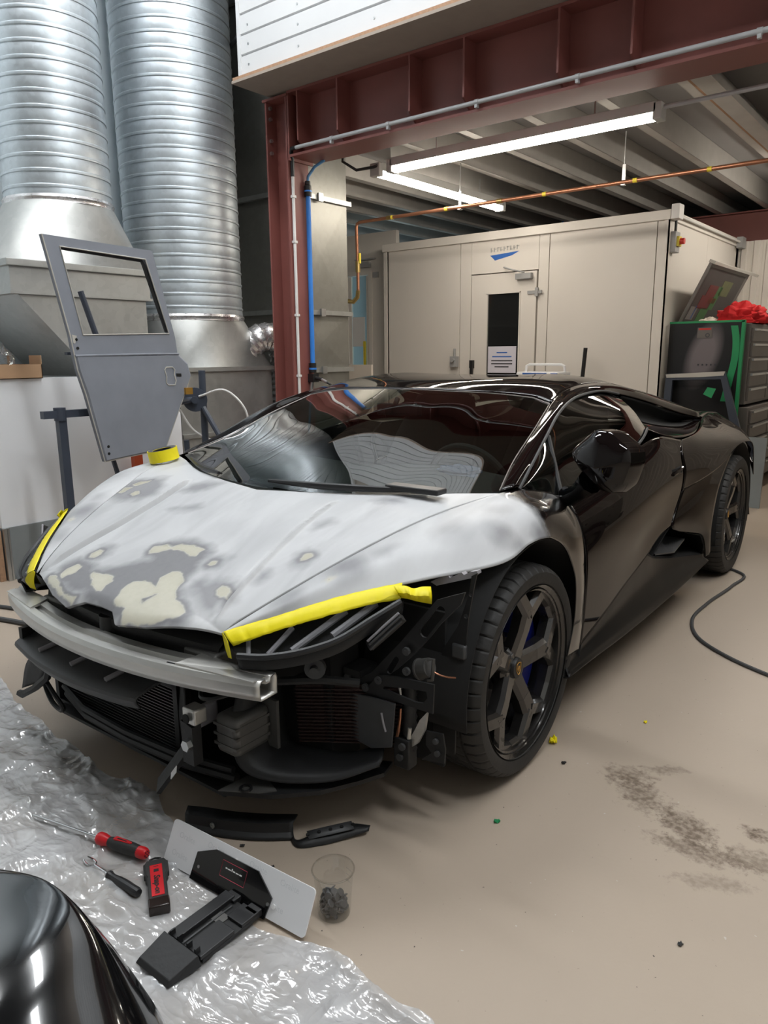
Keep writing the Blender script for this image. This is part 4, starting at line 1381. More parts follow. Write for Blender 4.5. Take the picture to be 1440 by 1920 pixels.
# pale rubbed centres
cols = np.stack([np.clip(dark, 0, 1), filler, np.zeros(len(P2))], 1)
add_layers(bonnet, cols)

# ---- front wings
S_ = [(.76, .4565, .586), (.639, .5175, .647), (.473, .5855, .715), (.273, .6585, .781), (.145, .7115, .816), (0, .7585, .839), (-.085, .790, .850), (-.20, .812, .845),
      (-.371, .853, .797), (-.374, .93, .70), (-.378, .950, .54), (-.379, .951, .39), (-.372, .946, .272)]
M_ = [(.762, .458, .584), (.664, .548, .640), (.523, .645, .702), (.335, .768, .765), (.170, .858, .800), (.03, .892, .812), (-.07, .905, .812), (-.165, .915, .797),
      (-.285, .928, .745), (-.308, .950, .66), (-.336, .957, .54), (-.342, .957, .40), (-.32, .949, .28)]
E_ = [(.764, .459, .582), (.676, .56, .619), (.56, .672, .661), (.400, .825, .698), (.205, .945, .716), (.055, .957, .742), (-.05, .959, .738), (-.125, .957, .714),
      (-.19, .955, .68), (-.238, .956, .63), (-.29, .957, .54), (-.302, .954, .41), (-.266, .950, .285)]
n = 170


def param(pts, n):
    """same parameter on all three curves so matching points stay opposite each other"""
    return cr(pts, n, uniform=True)


A = np.stack([param(S_, n), param(M_, n), param(E_, n)])
Gw = np.stack([cr(A[:, j], 26, uniform=True) for j in range(n)], axis=1)
for s in (1, -1):
    w = panel('front_wing', Gw, M['primer'], s, solid=0.004)
    Q = Gw.reshape(-1, 3)
    wb = np.array([fbm((p[0] * 9, p[1] * 9 * s, p[2] * 9), 4) for p in Q])
    wf = np.array([fbm((p[0] * 30, p[1] * 30 * s, p[2] * 30), 3) for p in Q])
    # black paint starts behind a feathered diagonal line
    line = (-0.075 - Q[:, 0]) + (Q[:, 2] - 0.84) * -0.15
    blk = np.clip((line + wb * 0.03 + wf * 0.012) / 0.05 + 0.5, 0, 1)
    lip = np.zeros(len(Q))
    dk = np.zeros(len(Q))
    for (x, y, z, r, a) in ((.47, .63, .70, .075, .8), (.38, .68, .735, .05, .6), (.13, .90, .775, .06, .7), (.22, .80, .79, .07, .45), (.62, .55, .645, .05, .5), (-.02, .955, .745, .06, .9), (.1, .95, .74, .05, .8), (.05, .85, .82, .05, .35)):
        d = np.linalg.norm((Q - np.array([x, y, z])) * np.array([1, 1.2, 1.2]), axis=1)
        dk = np.maximum(dk, np.clip(1.25 - (d + wb * .03) / r, 0, 1) * a)
    fl = np.zeros(len(Q))
    for (x, y, z, r) in ((.535, .62, .690, .013), (.505, .635, .698, .008)):
        d = np.linalg.norm(Q - np.array([x, y, z]), axis=1)
        fl = np.maximum(fl, np.clip(1.5 - (d + wf * .006) / r, 0, 1))
    add_layers(w, np.stack([dk, fl, blk], 1))

# ---- doors
d0 = [(-.382, .858, .793), (-.6, .860, .810), (-.9, .857, .842), (-1.164, .850, .884), (-1.38, .855, .905), (-1.655, .882, .868)]
d1 = [(-.383, .905, .74), (-.6, .906, .755), (-.9, .905, .782), (-1.15, .903, .81), (-1.38, .900, .828), (-1.60, .905, .80)]
d2 = [(-.386, .938, .66), (-.6, .940, .67), (-.9, .937, .688), (-1.15, .930, .70), (-1.4, .922, .715), (-1.615, .917, .72)]
d3 = [(-.389, .951, .56), (-.6, .950, .57), (-.9, .940, .588), (-1.15, .925, .605), (-1.4, .912, .62), (-1.635, .908, .637)]
d4 = [(-.389, .951, .43), (-.6, .946, .445), (-.9, .930, .48), (-1.15, .912, .51), (-1.4, .902, .54), (-1.585, .900, .55)]
d5 = [(-.382, .946, .285), (-.6, .940, .325), (-.85, .928, .372), (-1.15, .915, .424), (-1.35, .905, .468), (-1.53, .900, .480)]
Gd = loft([d0, d1, d2, d3, d4, d5], 70, 40)
for s in (1, -1):
    dr = panel('door', Gd, M['car_black'], s, angle=60)
    if s > 0:
        # flush handle pulled from the skin
        b = MB().tube([(-1.43, .922, .735), (-1.48, .924, .742), (-1.57, .922, .752)], [.006, .009, .006], 8)
        b.build('door_handle', M['car_black'], dr)
        MB().box((-1.585, .902, .722), (-1.415, .9175, .760)).build('handle_recess', M['black_void'], dr, bevel=0.004)

# ---- sills
s0 = [(-.268, .948, .272), (-.38, .940, .278), (-.78, .925, .352), (-1.2, .898, .424), (-1.34, .886, .375), (-1.7, .902, .295), (-2.02, .938, .245)]
s1 = [(-.262, .946, .248), (-.40, .936, .256), (-.8, .920, .285), (-1.2, .905, .300), (-1.42, .905, .280), (-1.7, .918, .258), (-2.02, .942, .228)]
s2 = [(-.255, .957, .230), (-.40, .955, .226), (-.8, .953, .212), (-1.2, .952, .205), (-1.42, .952, .203), (-1.7, .953, .205), (-2.04, .957, .212)]
s3 = [(-.25, .950, .214), (-.40, .944, .203), (-.8, .940, .183), (-1.2, .938, .178), (-1.42, .938, .178), (-1.7, .938, .182), (-2.05, .942, .2)]
s4 = [(x + .0, .78, z - .012) for x, y, z in s3]
Gs = loft([s0, s1, s2, s3, s4], 80, 30)
s0_cut = [(-.268, .948, .268), (-.38, .940, .275), (-.78, .925, .348), (-1.2, .898, .420)]
for s in (1, -1):
    panel('sill', Gs, M['sill_black'], s, angle=25)

# ---- rear quarters
q0 = [(-1.662, .882, .866), (-1.95, .868, .872), (-2.25, .815, .888), (-2.5, .755, .905), (-2.85, .71, .912), (-3.15, .70, .875), (-3.32, .67, .81)]
q1 = [(-1.607, .907, .80), (-1.9, .917, .81), (-2.2, .908, .825), (-2.5, .888, .832), (-2.85, .878, .82), (-3.12, .85, .78), (-3.30, .79, .72)]
q2 = [(-1.622, .92, .72), (-1.9, .938, .735), (-2.2, .946, .765), (-2.5, .948, .785), (-2.8, .948, .77), (-3.05, .93, .70), (-3.27, .86, .62)]
q3 = [(-1.642, .91, .637), (-1.9, .94, .66), (-2.2, .957, .70), (-2.42, .960, .755), (-2.66, .962, .768), (-2.88, .960, .735), (-3.08, .945, .52)]
Gq = loft([q0, q1, q2, q3], 80, 36)
f0 = [(-1.643, .910, .634), (-1.592, .901, .55), (-1.54, .902, .478), (-1.62, .907, .440), (-1.76, .922, .408), (-1.94, .942, .362), (-1.995, .950, .285), (-2.02, .950, .232)]
f1 = [(-1.99, .942, .67), (-1.90, .938, .60), (-1.83, .938, .53), (-1.84, .944, .47), (-1.91, .950, .42), (-2.0, .957, .36), (-2.03, .958, .30), (-2.05, .957, .235)]
f2 = [(-2.36, .959, .735), (-2.215, .959, .645), (-2.125, .959, .565), (-2.085, .959, .495), (-2.06, .958, .42), (-2.05, .958, .36), (-2.06, .958, .31), (-2.08, .957, .24)]
Gf = loft([f0, f1, f2], 60, 24, uni=True)
for s in (1, -1):
    q = panel('rear_quarter', Gq, M['car_black'], s, angle=60)
    b = MB().grid(Gf, outward(Gf))
    if s < 0:
        b.mirror_y()
    b.build('lower_quarter', M['car_black'], q, solid=0.004, angle=60)
    # side intake: dark funnel behind the door with one blade
    b = MB()
    op = np.array([(-1.54, .893, .472), (-1.34, .880, .372), (-1.7, .896, .292), (-2.0, .935, .245), (-1.985, .942, .30), (-1.93, .935, .36), (-1.76, .915, .402)])
    inn = op * np.array([1, 1, 1]) + np.array([-.25, -.22, .02])
    Gi = np.stack([np.vstack([op, op[:1]]), np.vstack([inn, inn[:1]])])
    b.grid(Gi)
    k = len(b.v)
    b.add([tuple(p) for p in inn], [tuple(range(len(inn)))])
    if s < 0:
        b.mirror_y()
    b.build('side_intake', M['black_void'], q, smooth=False, solid=0.003)
    b = MB().add([(-1.40, .876, .372), (-1.62, .90, .34), (-1.78, .90, .37), (-1.70, .82, .39), (-1.45, .80, .385), (-1.40, .876, .365), (-1.62, .90, .332), (-1.78, .90, .362), (-1.70, .82, .382), (-1.45, .80, .377)],
                 [(0, 1, 2, 3, 4), (9, 8, 7, 6, 5), (0, 5, 6, 1), (1, 6, 7, 2), (2, 7, 8, 3), (3, 8, 9, 4), (4, 9, 5, 0)])
    if s < 0:
        b.mirror_y()
    b.build('intake_blade', M['grey_plastic'], q, smooth=False)

# ---- pillars, cant rails and roof
a0 = [(-.095, .776, .853), (-.289, .720, .913), (-.437, .693, .969), (-.57, .674, 1.021), (-.665, .654, 1.053), (-.764, .632, 1.085), (-.9, .612, 1.118), (-1.1, .60, 1.138), (-1.428, .585, 1.135),
      (-1.805, .60, 1.089), (-2.249, .63, 1.014), (-2.5, .70, .945)]
a1 = [(-.167, .804, .849), (-.322, .778, .921), (-.491, .747, .996), (-.600, .724, 1.038), (-.700, .706, 1.067), (-.830, .688, 1.093), (-1.014, .672, 1.107), (-1.2, .660, 1.109), (-1.49, .652, 1.079),
      (-1.8, .668, 1.032), (-2.2, .705, .955), (-2.49, .748, .905)]
am = [tuple((np.array(p) + np.array(q)) / 2 + np.array([0, .012, .010])) for p, q in zip(a0, a1)]
A = np.stack([param(a0, 90), param(am, 90), param(a1, 90)])
Ga = np.stack([cr(A[:, j], 14, uniform=True) for j in range(90)], axis=1)
for s in (1, -1):
    panel('roof_pillar', Ga, M['car_black'], s, angle=60)
rail = a0[5:]
c0 = [(-.665, 0, 1.127), (-.85, 0, 1.158), (-1.1, 0, 1.172), (-1.43, 0, 1.160), (-1.8, 0, 1.092), (-2.25, 0, 1.012), (-2.5, 0, .968)]
c1 = [(-.705, .22, 1.122), (-.86, .22, 1.157), (-1.1, .22, 1.172), (-1.43, .22, 1.161), (-1.8, .22, 1.094), (-2.25, .22, 1.014), (-2.5, .22, .968)]
c2 = [(-.765, .42, 1.1125), (-.89, .42, 1.150), (-1.1, .41, 1.174), (-1.43, .40, 1.166), (-1.8, .41, 1.104), (-2.25, .42, 1.022), (-2.5, .46, .968)]
c3 = [(-.783, .55, 1.101), (-.895, .54, 1.138), (-1.1, .53, 1.160), (-1.43, .52, 1.154), (-1.8, .53, 1.099), (-2.25, .55, 1.02), (-2.5, .61, .960)]
c4 = [(-.764, .632, 1.085), (-.9, .612, 1.118), (-1.1, .60, 1.138), (-1.428, .585, 1.135), (-1.805, .60, 1.089), (-2.249, .63, 1.014), (-2.5, .70, .945)]
half = np.stack([cr(c, 60) for c in (c0, c1, c2, c3, c4)])
full = np.concatenate([(half[1:] * np.array([1, -1, 1]))[::-1], half])
Gr = np.stack([cr(full[:, j], 61, uniform=True) for j in range(60)], axis=1)
panel('roof', Gr, M['car_black'], ref=np.array([-1.5, 0, 0]), angle=60)
e0 = [(-2.505, 0, .965), (-2.85, 0, .93), (-3.15, 0, .885), (-3.34, 0, .82)]
e1 = [(-2.505, .46, .962), (-2.85, .46, .93), (-3.15, .46, .885), (-3.33, .46, .82)]
e2 = [(-2.505, .752, .908), (-2.85, .712, .912), (-3.15, .70, .875), (-3.32, .67, .81)]
h = np.stack([cr(c, 24) for c in (e0, e1, e2)])
full = np.concatenate([(h[1:] * np.array([1, -1, 1]))[::-1], h])
Ge = np.stack([cr(full[:, j], 30, uniform=True) for j in range(24)], axis=1)
panel('engine_cover', Ge, M['car_black'], ref=np.array([-2.8, 0, 0]), angle=60)
b = MB().grid(np.stack([cr([(-3.33, -.67, .80), (-3.42, 0, .81), (-3.33, .67, .80)], 20), cr([(-3.30, -.86, .55), (-3.44, 0, .55), (-3.30, .86, .55)], 20), cr([(-3.15, -.93, .25), (-3.35, 0, .2), (-3.15, .93, .25)], 20)]))
b.build('rear_bumper', M['car_black'], car, solid=0.005)

# black panels beside the engine
t0 = [(-1.495, .646, 1.072), (-1.8, .662, 1.026), (-2.2, .698, .948), (-2.47, .740, .903)]
t1 = [(-1.415, .802, .93), (-1.58, .866, .885), (-1.95, .862, .874), (-2.44, .765, .896)]
tm = [tuple((np.array(p) + np.array(q)) / 2 + np.array([0, -.015, -.012])) for p, q in zip(t0, t1)]
t2 = [tuple(np.array(p) * .40 + np.array(q) * .60 + np.array([0, -.030, -.010])) for p, q in zip(t0, t1)]
tr = [tuple(np.array(p) * .70 + np.array(q) * .30 + np.array([-.02, -.10, -.02])) for p, q in zip(t0, t1)]
Gt = loft([t0, tr, t2], 40, 16, uni=True)
Gt2 = loft([t2, t1], 40, 8, uni=True)
for s in (1, -1):
    sc_ = panel('side_scoop', Gt, M['black_void'], s)
    b = MB().grid(Gt2, outward(Gt2))
    if s < 0:
        b.mirror_y()
    b.build('scoop_shoulder', M['car_black'], sc_, solid=0.004)

# ---- glass
w0 = [(.17, 0, .822), (-.1, 0, .930), (-.38, 0, 1.033), (-.66, 0, 1.124)]
w1 = [(.13, .22, .822), (-.14, .22, .928), (-.41, .22, 1.026), (-.70, .22, 1.119)]
w2 = [(.07, .42, .822), (-.20, .42, .924), (-.47, .41, 1.018), (-.762, .415, 1.1095)]
w3 = [(-.02, .60, .825), (-.24, .585, .913), (-.50, .555, 1.010), (-.780, .545, 1.098)]
w4 = [(-.098, .772, .850), (-.289, .716, .911), (-.53, .677, 1.004), (-.762, .628, 1.082)]
h = np.stack([cr(c, 40) for c in (w0, w1, w2, w3, w4)])
full = np.concatenate([(h[1:] * np.array([1, -1, 1]))[::-1], h])
Gg = np.stack([cr(full[:, j], 81, uniform=True) for j in range(40)], axis=1)
ws = panel('windscreen', Gg, M['windscreen'], ref=np.array([-1, 0, 0]), solid=0.0, angle=80)
M['seal_edge'] = mat('seal_edge', (0.25, 0.22, 0.21), 0.35, 0.4)
edge = np.concatenate([h[4], h[::-1][:, -1], (h * np.array([1, -1, 1]))[:, -1], (h[4] * np.array([1, -1, 1]))[::-1]])
MB().tube([tuple(p + np.array([0, 0, .002])) for p in h[4][::2]] + [tuple(p) for p in cr(np.array([h[3, -1], h[2, -1], h[1, -1], h[0, -1]]), 16)] + [tuple(p * np.array([1, -1, 1])) for p in cr(np.array([h[0, -1], h[1, -1], h[2, -1], h[3, -1]]), 16)] + [tuple(p * np.array([1, -1, 1])) for p in h[4][::-2]], 0.0022, 6).build('windscreen_seal', M['seal_edge'], ws)
g0 = a1[:8] + [(-1.44, .650, 1.085)]
g1 = [(-.172, .806, .845), (-.26, .826, .822), (-.365, .851, .798), (-.6, .852, .812), (-.85, .850, .838), (-1.05, .846, .870), (-1.18, .840, .893), (-1.30, .825, .918), (-1.405, .802, .938)]
g0i = [(x, y - .010, z - .006) for x, y, z in g0]
g1i = [(x, y - .010, z + .002) for x, y, z in g1]
gm = [tuple((np.array(p) + np.array(q)) / 2 + np.array([0, .012, .004])) for p, q in zip(g0i, g1i)]
A = np.stack([param(g0i, 50), param(gm, 50), param(g1i, 50)])
Gsg = np.stack([cr(A[:, j], 16, uniform=True) for j in range(50)], axis=1)
for s in (1, -1):
    sg = panel('side_window', Gsg, M['side_glass'], s, solid=0.0)
    f = np.array([1, s, 1])
    MB().tube([tuple(np.array(p) * f) for p in cr(g0, 40)], 0.0055, 6).build('upper_trim', M['grey_plastic'], sg)
    MB().tube([tuple(np.array(p) * f) for p in cr(g1, 40)], 0.006, 6).build('lower_trim', M['grey_plastic'], sg)
    MB().tube([tuple(np.array(p) * f) for p in ((-.49, .748, .985), (-.44, .80, .89), (-.385, .852, .80))], 0.009, 8).build('quarter_light_bar', M['black_plastic'], sg)

# ---- door mirrors
def mirror(s):
    f = np.array([1, s, 1])
    c = np.array([-.34, 1.03, .935])
    rings = []
    # cross-sections from the glass side (rear) to the nose, polygonal with rounded corners
    sec = [(-.03, .0, .96), (.0, .0, 1.0), (.055, .004, .97), (.066, .004, .90), (.088, -.002, .60), (.094, -.008, .25)]
    outline = [(-.108, .022), (-.104, .034), (-.028, .098), (-.012, .104), (.03, .098), (.09, .058), (.104, .040), (.108, .01), (.085, -.062), (.062, -.088), (.035, -.096), (.0, -.088), (-.07, -.035), (-.104, .006)]
    K = 40
    for (dx, dz, sc) in sec:
        op_ = np.array([(dx, y * sc, z * sc + dz) for y, z in outline + outline[:1]])
        tt = np.concatenate([[0], np.cumsum(np.linalg.norm(np.diff(op_, axis=0), axis=1))])
        uu = np.linspace(0, tt[-1], K + 1)[:-1]
        loop = np.stack([np.interp(uu, tt, op_[:, k]) for k in range(3)], 1)
        rings.append(loop)
    b = MB()
    Gm = np.stack([np.vstack([r, r[:1]]) for r in rings]) 
    R = np.array(Matrix.Rotation(math.radians(-12), 3, 'Z'))
    Gm = Gm @ R.T + c
    b.grid(Gm)
    nose = Gm[-1, :-1].mean(0) + np.array([.006, 0, 0])
    o = len(b.v)
    b.add([tuple(p) for p in Gm[-1, :-1]] + [tuple(nose)], [(i, (i + 1) % K, K) for i in range(K)])
    b.add([tuple(p) for p in Gm[0, :-1]], [tuple(range(K - 1, -1, -1))])
    if s < 0:
        b.mirror_y()
    mo = b.build('door_mirror', M['car_black'], car, angle=28)
    # lower accent shell and foot
    b = MB().tube([tuple(np.array(p) * f) for p in ((-.33, .97, .865), (-.35, .93, .83), (-.38, .875, .80))], [.042, .03, .035], 10)
    b.build('mirror_arm', M['gloss_black'], mo)
    return mo


mirror(1)

# ---- wipers
for (pts) in ([(.155, -.25, .850), (.085, -.44, .852), (.00, -.60, .860)], [(.165, .02, .848), (.145, .26, .850), (.085, .47, .852), (.03, .58, .853)]):
    w = MB().tube([tuple(p) for p in cr(pts, 20)], [.006 + .006 * math.sin(math.pi * i / 19) for i in range(20)], 8).build('wiper', M['black_plastic'], car)
    MB().tube([tuple(p + np.array([-.012, 0, -.004])) for p in cr(pts, 20)], 0.004, 6).build('wiper_blade', M['rubber'], w)
MB().box((.03, .46, .850), (.085, .66, .868), Matrix.Rotation(0, 4, 'Z')).build('wiper_cover', M['black_plastic'], car, bevel=0.004)
b = MB().grid(loft([[(.19, -.2, .805), (.215, 0, .808), (.19, .2, .805)], [(.10, -.2, .826), (.13, 0, .826), (.10, .2, .826)]], 12, 4))
cw = np.stack([cr([(.10, y * .0 + 0, .8) for y in (0, 1)], 2)])
gr0 = [(RE[i, 1] - .004, RE[i, 0], .838 - (.0)) for i in range(7)]
L0 = cr([(x + .02, y, .800) for (y, x) in RE], 30)
L1 = cr([(x - .06, y * .985, .815) for (y, x) in RE], 30)
Gc = np.stack([np.concatenate([(L0 * np.array([1, -1, 1]))[::-1], L0]), np.concatenate([(L1 * np.array([1, -1, 1]))[::-1], L1])])
MB().grid(Gc).build('cowl', M['black_plastic'], car, solid=0.01)

# ---- cabin interior
MB().box((-.30, -.70, .13), (-2.0, .70, .17)).build('cabin_floor', M['black_void'], car, smooth=False)
dash = loft([[(-.10, -.70, .80), (.0, -.35, .80), (.02, 0, .80), (.0, .35, .80), (-.10, .70, .80)], [(-.32, -.72, .84), (-.30, -.35, .85), (-.30, 0, .84), (-.30, .35, .86), (-.32, .72, .84)],
             [(-.45, -.72, .80), (-.46, -.35, .80), (-.46, 0, .79), (-.46, .35, .82), (-.45, .72, .80)], [(-.48, -.72, .55), (-.48, -.35, .5), (-.48, 0, .5), (-.48, .35, .5), (-.48, .72, .55)]], 40, 24)
MB().grid(dash).build('dashboard', M['fabric_dark'], car, solid=0.01)
sw = MB().lathe([(.170 + .016 * math.cos(a), .016 * math.sin(a)) for a in [2 * math.pi * i / 10 for i in range(10)]], Matrix.Translation((-.62, .36, .76)) @ Matrix.Rotation(math.radians(-65), 4, 'Y'), 40, True)
sw.cyl((-.60, .36, .75), (-.50, .36, .72), .05, 14).build('steering_wheel', M['fabric_dark'], car)
for s in (1, -1):
    b = MB()
    for (x0, x1, z0, z1, w) in ((-.85, -1.38, .25, .40, .25),):
        b.box((x1, s * .36 - w, z0), (x0, s * .36 + w, z1))
    seat = b.build('seat', M['fabric_dark'], car, bevel=0.05)
    back = loft([[(-1.32, s * .36 - .25, .36), (-1.42, s * .36 - .25, .6), (-1.54, s * .36 - .20, .85), (-1.60, s * .36 - .12, 1.0)],
                 [(-1.25, s * .36 - .12, .36), (-1.35, s * .36 - .12, .6), (-1.47, s * .36 - .1, .85), (-1.54, s * .36 - .07, 1.02)],
                 [(-1.25, s * .36 + .12, .36), (-1.35, s * .36 + .12, .6), (-1.47, s * .36 + .1, .85), (-1.54, s * .36 + .07, 1.02)],
                 [(-1.32, s * .36 + .25, .36), (-1.42, s * .36 + .25, .6), (-1.54, s * .36 + .20, .85), (-1.60, s * .36 + .12, 1.0)]], 16, 16)
    MB().grid(back).build('backrest', M['fabric_dark'], seat, solid=0.08)
MB().box((-1.72, -.72, .15), (-1.68, .72, .90)).build('bulkhead', M['black_void'], car, smooth=False)
MB().tube([(-.62, 0, 1.09), (-.60, 0, 1.06)], .012, 8).box((-.64, -.11, 1.015), (-.615, .11, 1.065)).build('rear_view_mirror', M['black_plastic'], car, bevel=0.008)
cl = cloth_lump('blue_rag', 'x', mat('rag_blue', (0.05, 0.07, 0.14), 0.8), (-.33, .48, .845), (.06, .09, .03), 21.0)
for k in ('label', 'category'):
    del cl[k]
cl.parent = car

# ---- under structure: tubs, arch liners
MB().box((-2.05, -.80, .12), (-.42, .80, .165)).build('floor_pan', M['black_void'], car, smooth=False)
MB().box((-.46, -.80, .165), (-.44, .80, .60)).build('front_bulkhead', M['black_void'], car, smooth=False)
MB().box((-.40, -.52, .14), (.40, .52, .70)).build('front_tub', M['black_void'], car, smooth=False)
MB().box((-3.25, -.62, .14), (-2.05, .62, .80)).build('engine_bay', M['black_void'], car, smooth=False)
for s in (1, -1):
    for (cx, cz, r, yi, a0_, a1_, nm) in ((-.01, .345, .385, .60, -.15, 3.5, 'front'), (-2.62, .36, .40, .60, -.3, 3.45, 'rear')):
        prof = [(.02, s * yi), (r, s * yi), (r, s * .945)]
        b = MB().lathe([(pr_[0], pr_[1]) for pr_ in prof], Matrix.Translation((cx, 0, cz)) @ Matrix.Rotation(-math.pi / 2, 4, 'X') @ Matrix.Rotation(math.pi, 4, 'X'), 36, False, a0_, a1_)
        # local z -> +y
        b.build(nm + '_arch_liner', M['black_void'], car, solid=0.004)

# ---- wheels
def rim_mesh(R, w, off):
    """rim in local axes: wheel plane xz, outboard +y"""
    b = MB()
    MY = Matrix(((1, 0, 0, 0), (0, 0, 1, 0), (0, 1, 0, 0), (0, 0, 0, 1)))
    b.lathe([(R + .012, off), (R + .014, off - .006), (R + .004, off - .014), (R - .008, off - .020), (R - .012, off - .05), (R - .022, off - .11), (R - .026, off - w + .04), (R + .01, off - w), (R + .012, off - w), (R - .018, off - w + .03), (R - .008, off - .05), (R - .002, off - .012)], MY, 80)
    face = off - .022
    for k in range(5):
        a = math.radians(103 + 72 * k)
        def pt(r, t):
            return (r * math.cos(a + t), r * math.sin(a + t))
        def quad(p0, p1, w0, w1):
            dx, dy = p1[0] - p0[0], p1[1] - p0[1]
            l = math.hypot(dx, dy)
            nx, ny = -dy / l, dx / l
            return [(p0[0] + nx * w0, p0[1] + ny * w0), (p0[0] - nx * w0, p0[1] - ny * w0), (p1[0] - nx * w1, p1[1] - ny * w1), (p1[0] + nx * w1, p1[1] + ny * w1)]
        J = pt(.185, 0)
        def arm(p0, p1, w0, w1, f0, f1):
            """faceted arm: ridge on top, sloped sides, outboard height f0..f1"""
            q = quad(p0, p1, w0, w1)
            qi = quad(p0, p1, w0 * .62, w1 * .62)
            D = .042
            vs_ = [(q[0][0], f0 - D, q[0][1]), (q[1][0], f0 - D, q[1][1]), (q[2][0], f1 - D, q[2][1]), (q[3][0], f1 - D, q[3][1]),
                   (q[0][0], f0 - .012, q[0][1]), (q[1][0], f0 - .012, q[1][1]), (q[2][0], f1 - .012, q[2][1]), (q[3][0], f1 - .012, q[3][1]),
                   (qi[0][0], f0, qi[0][1]), (qi[1][0], f0, qi[1][1]), (qi[2][0], f1, qi[2][1]), (qi[3][0], f1, qi[3][1])]
            b.add(vs_, [(0, 1, 2, 3), (0, 4, 5, 1), (1, 5, 6, 2), (2, 6, 7, 3), (3, 7, 4, 0), (4, 8, 9, 5), (5, 9, 10, 6), (6, 10, 11, 7), (7, 11, 8, 4), (8, 11, 10, 9)])
        arm(pt(.028, 0), pt(.115, 0), .034, .031, face - .028, face - .010)
        arm(pt(.112, 0), J, .031, .035, face - .010, face)
        for sg in (-1, 1):
            arm(pt(.172, 0), pt(R - .003, sg * math.radians(19)), .026, .026, face, face - .004)
            arm(pt(R - .006, sg * math.radians(19)), pt(R - .006, sg * math.radians(36)), .022, .022, face - .004, face - .006)
    b.lathe([(.001, face - .026), (.055, face - .028), (.07, face - .045), (.07, face - .09), (.001, face - .09)], MY, 40)
    return b


def tyre_mesh(R, rt, w, off):
    b = MB()
    n = 150
    hw = w / 2
    c = off - hw + .004
    base = [(R + .006, c + hw - .020), (R + .016, c + hw - .006), (R + .030, c + hw), (rt - .022, c + hw - .002), (rt - .010, c + hw - .012), (rt - .003, c + hw - .026)]
    grooves = [(.062, .010), (.020, .010), (-.020, .010), (-.062, .010)]
    tread = []
    for g, gw in grooves:
        tread += [(rt, c + g + gw / 2 + .001), (rt - .007, c + g + gw / 2 - .001), (rt - .007, c + g - gw / 2 + .001), (rt, c + g - gw / 2 - .001)]
    prof = base + tread + [(r, 2 * c - h) for r, h in base[::-1]]
    k = len(prof)
    vs_, fs = [], []
    for i in range(n * 3):
        a = 2 * math.pi * i / (n * 3)
        cut = (i % 9) == 0
        for j, (r, h) in enumerate(prof):
            rr = r
            if cut and (rt - .012 < r) and abs(h - c) > .066:
                rr = r - .006
            if (i + 4) % 9 == 0 and r == rt and abs(h - c) < .055:
                rr = r - .004
            sw_ = a + (0.02 * (h - c) / hw)
            vs_.append((rr * math.cos(sw_), h, rr * math.sin(sw_)))
    N_ = n * 3
    for i in range(N_):
        i2 = (i + 1) % N_
        for j in range(k - 1):
            fs.append((i * k + j, i * k + j + 1, i2 * k + j + 1, i2 * k + j))
    b.add(vs_, fs)
    # raised sidewall band
    return b


def wheel(x, s, z, R, rt, w, off, detail):
    pos = Vector((x, 0, z))
    T = Matrix.Translation(pos)
    def place(b):
        b.v = [(p[0] + x, p[1], p[2] + z) for p in b.v]
        if s < 0:
            b.mirror_y()
        return b
    wh = place(rim_mesh(R, w + .01, off)).build('wheel', M['rim_grey'], car, angle=25)
    place(tyre_mesh(R, rt, w, off)).build('tyre', M['rubber'], wh, angle=30)
    MY = Matrix(((1, 0, 0, 0), (0, 0, 1, 0), (0, 1, 0, 0), (0, 0, 0, 1)))
    place(MB().lathe([(.06, off - .145), (.19, off - .145), (.19, off - .175), (.06, off - .175)], MY, 60, True)).build('brake_disc', M['disc_steel'], wh)
    place(MB().lathe([(.001, off - .10), (.085, off - .10), (.085, off - .15), (.001, off - .15)], MY, 30)).build('hub', M['disc_steel'], wh)
    cap = place(MB().lathe([(.001, off - .040), (.030, off - .041), (.034, off - .05), (.034, off - .06)], MY, 30)).build('centre_cap', M['black_plastic'], wh)
    # small gold shield emblem on the cap
    sh = [(-.013, .016), (0, .020), (.013, .016), (.013, -.004), (.007, -.015), (0, -.020), (-.007, -.015), (-.013, -.004)]
    place(MB().tube([(p[0], off - .0395, p[1]) for p in sh], .0014, 5, closed=True).prism([(-.007, .006), (.0, .010), (.006, .004), (.008, -.003), (.002, -.001), (.003, -.010), (-.002, -.009), (-.004, -.003)], off - .0402, off - .0385, MY)).build('gold_emblem', M['gold'], wh) if detail else None
    # caliper, behind the axle
    cal = []
    for i in range(16):
        a = math.radians(140 + 80 * i / 15)
        cal.append(a)
    b = MB()
    ring = []
    for a in cal:
        for (r, h) in ((.115, off - .085), (.205, off - .085), (.212, off - .10), (.212, off - .20), (.115, off - .20)):
            ring.append((r * math.cos(a), h, r * math.sin(a)))
    fs = []
    for i in range(15):
        for j in range(5):
            fs.append((i * 5 + j, i * 5 + (j + 1) % 5, (i + 1) * 5 + (j + 1) % 5, (i + 1) * 5 + j))
    fs += [(0, 1, 2, 3, 4), tuple(75 + j for j in (4, 3, 2, 1, 0))]
    b.add(ring, fs)
    place(b).build('brake_caliper', M['caliper_blue'], wh, angle=30, bevel=0.004)
    for k in range(5):
        a = math.radians(139 + 72 * k)
        place(MB().cyl((.05 * math.cos(a), off - .07, .05 * math.sin(a)), (.05 * math.cos(a), off - .052, .05 * math.sin(a)), .009, 8)).build('wheel_bolt', M['rim_grey'], wh)
    return wh


for s in (1, -1):
    wheel(0, s, .3275, .254, .3275, .245, .945, True)
    wheel(-2.62, s, .3455, .254, .3455, .305, .955, True)

# ------------------------------------------------------------------ exposed nose
def arc(y, c=.89, k=.104):
    return c - k * (y / .61)**2


ys_ = np.linspace(-.61, .61, 61)
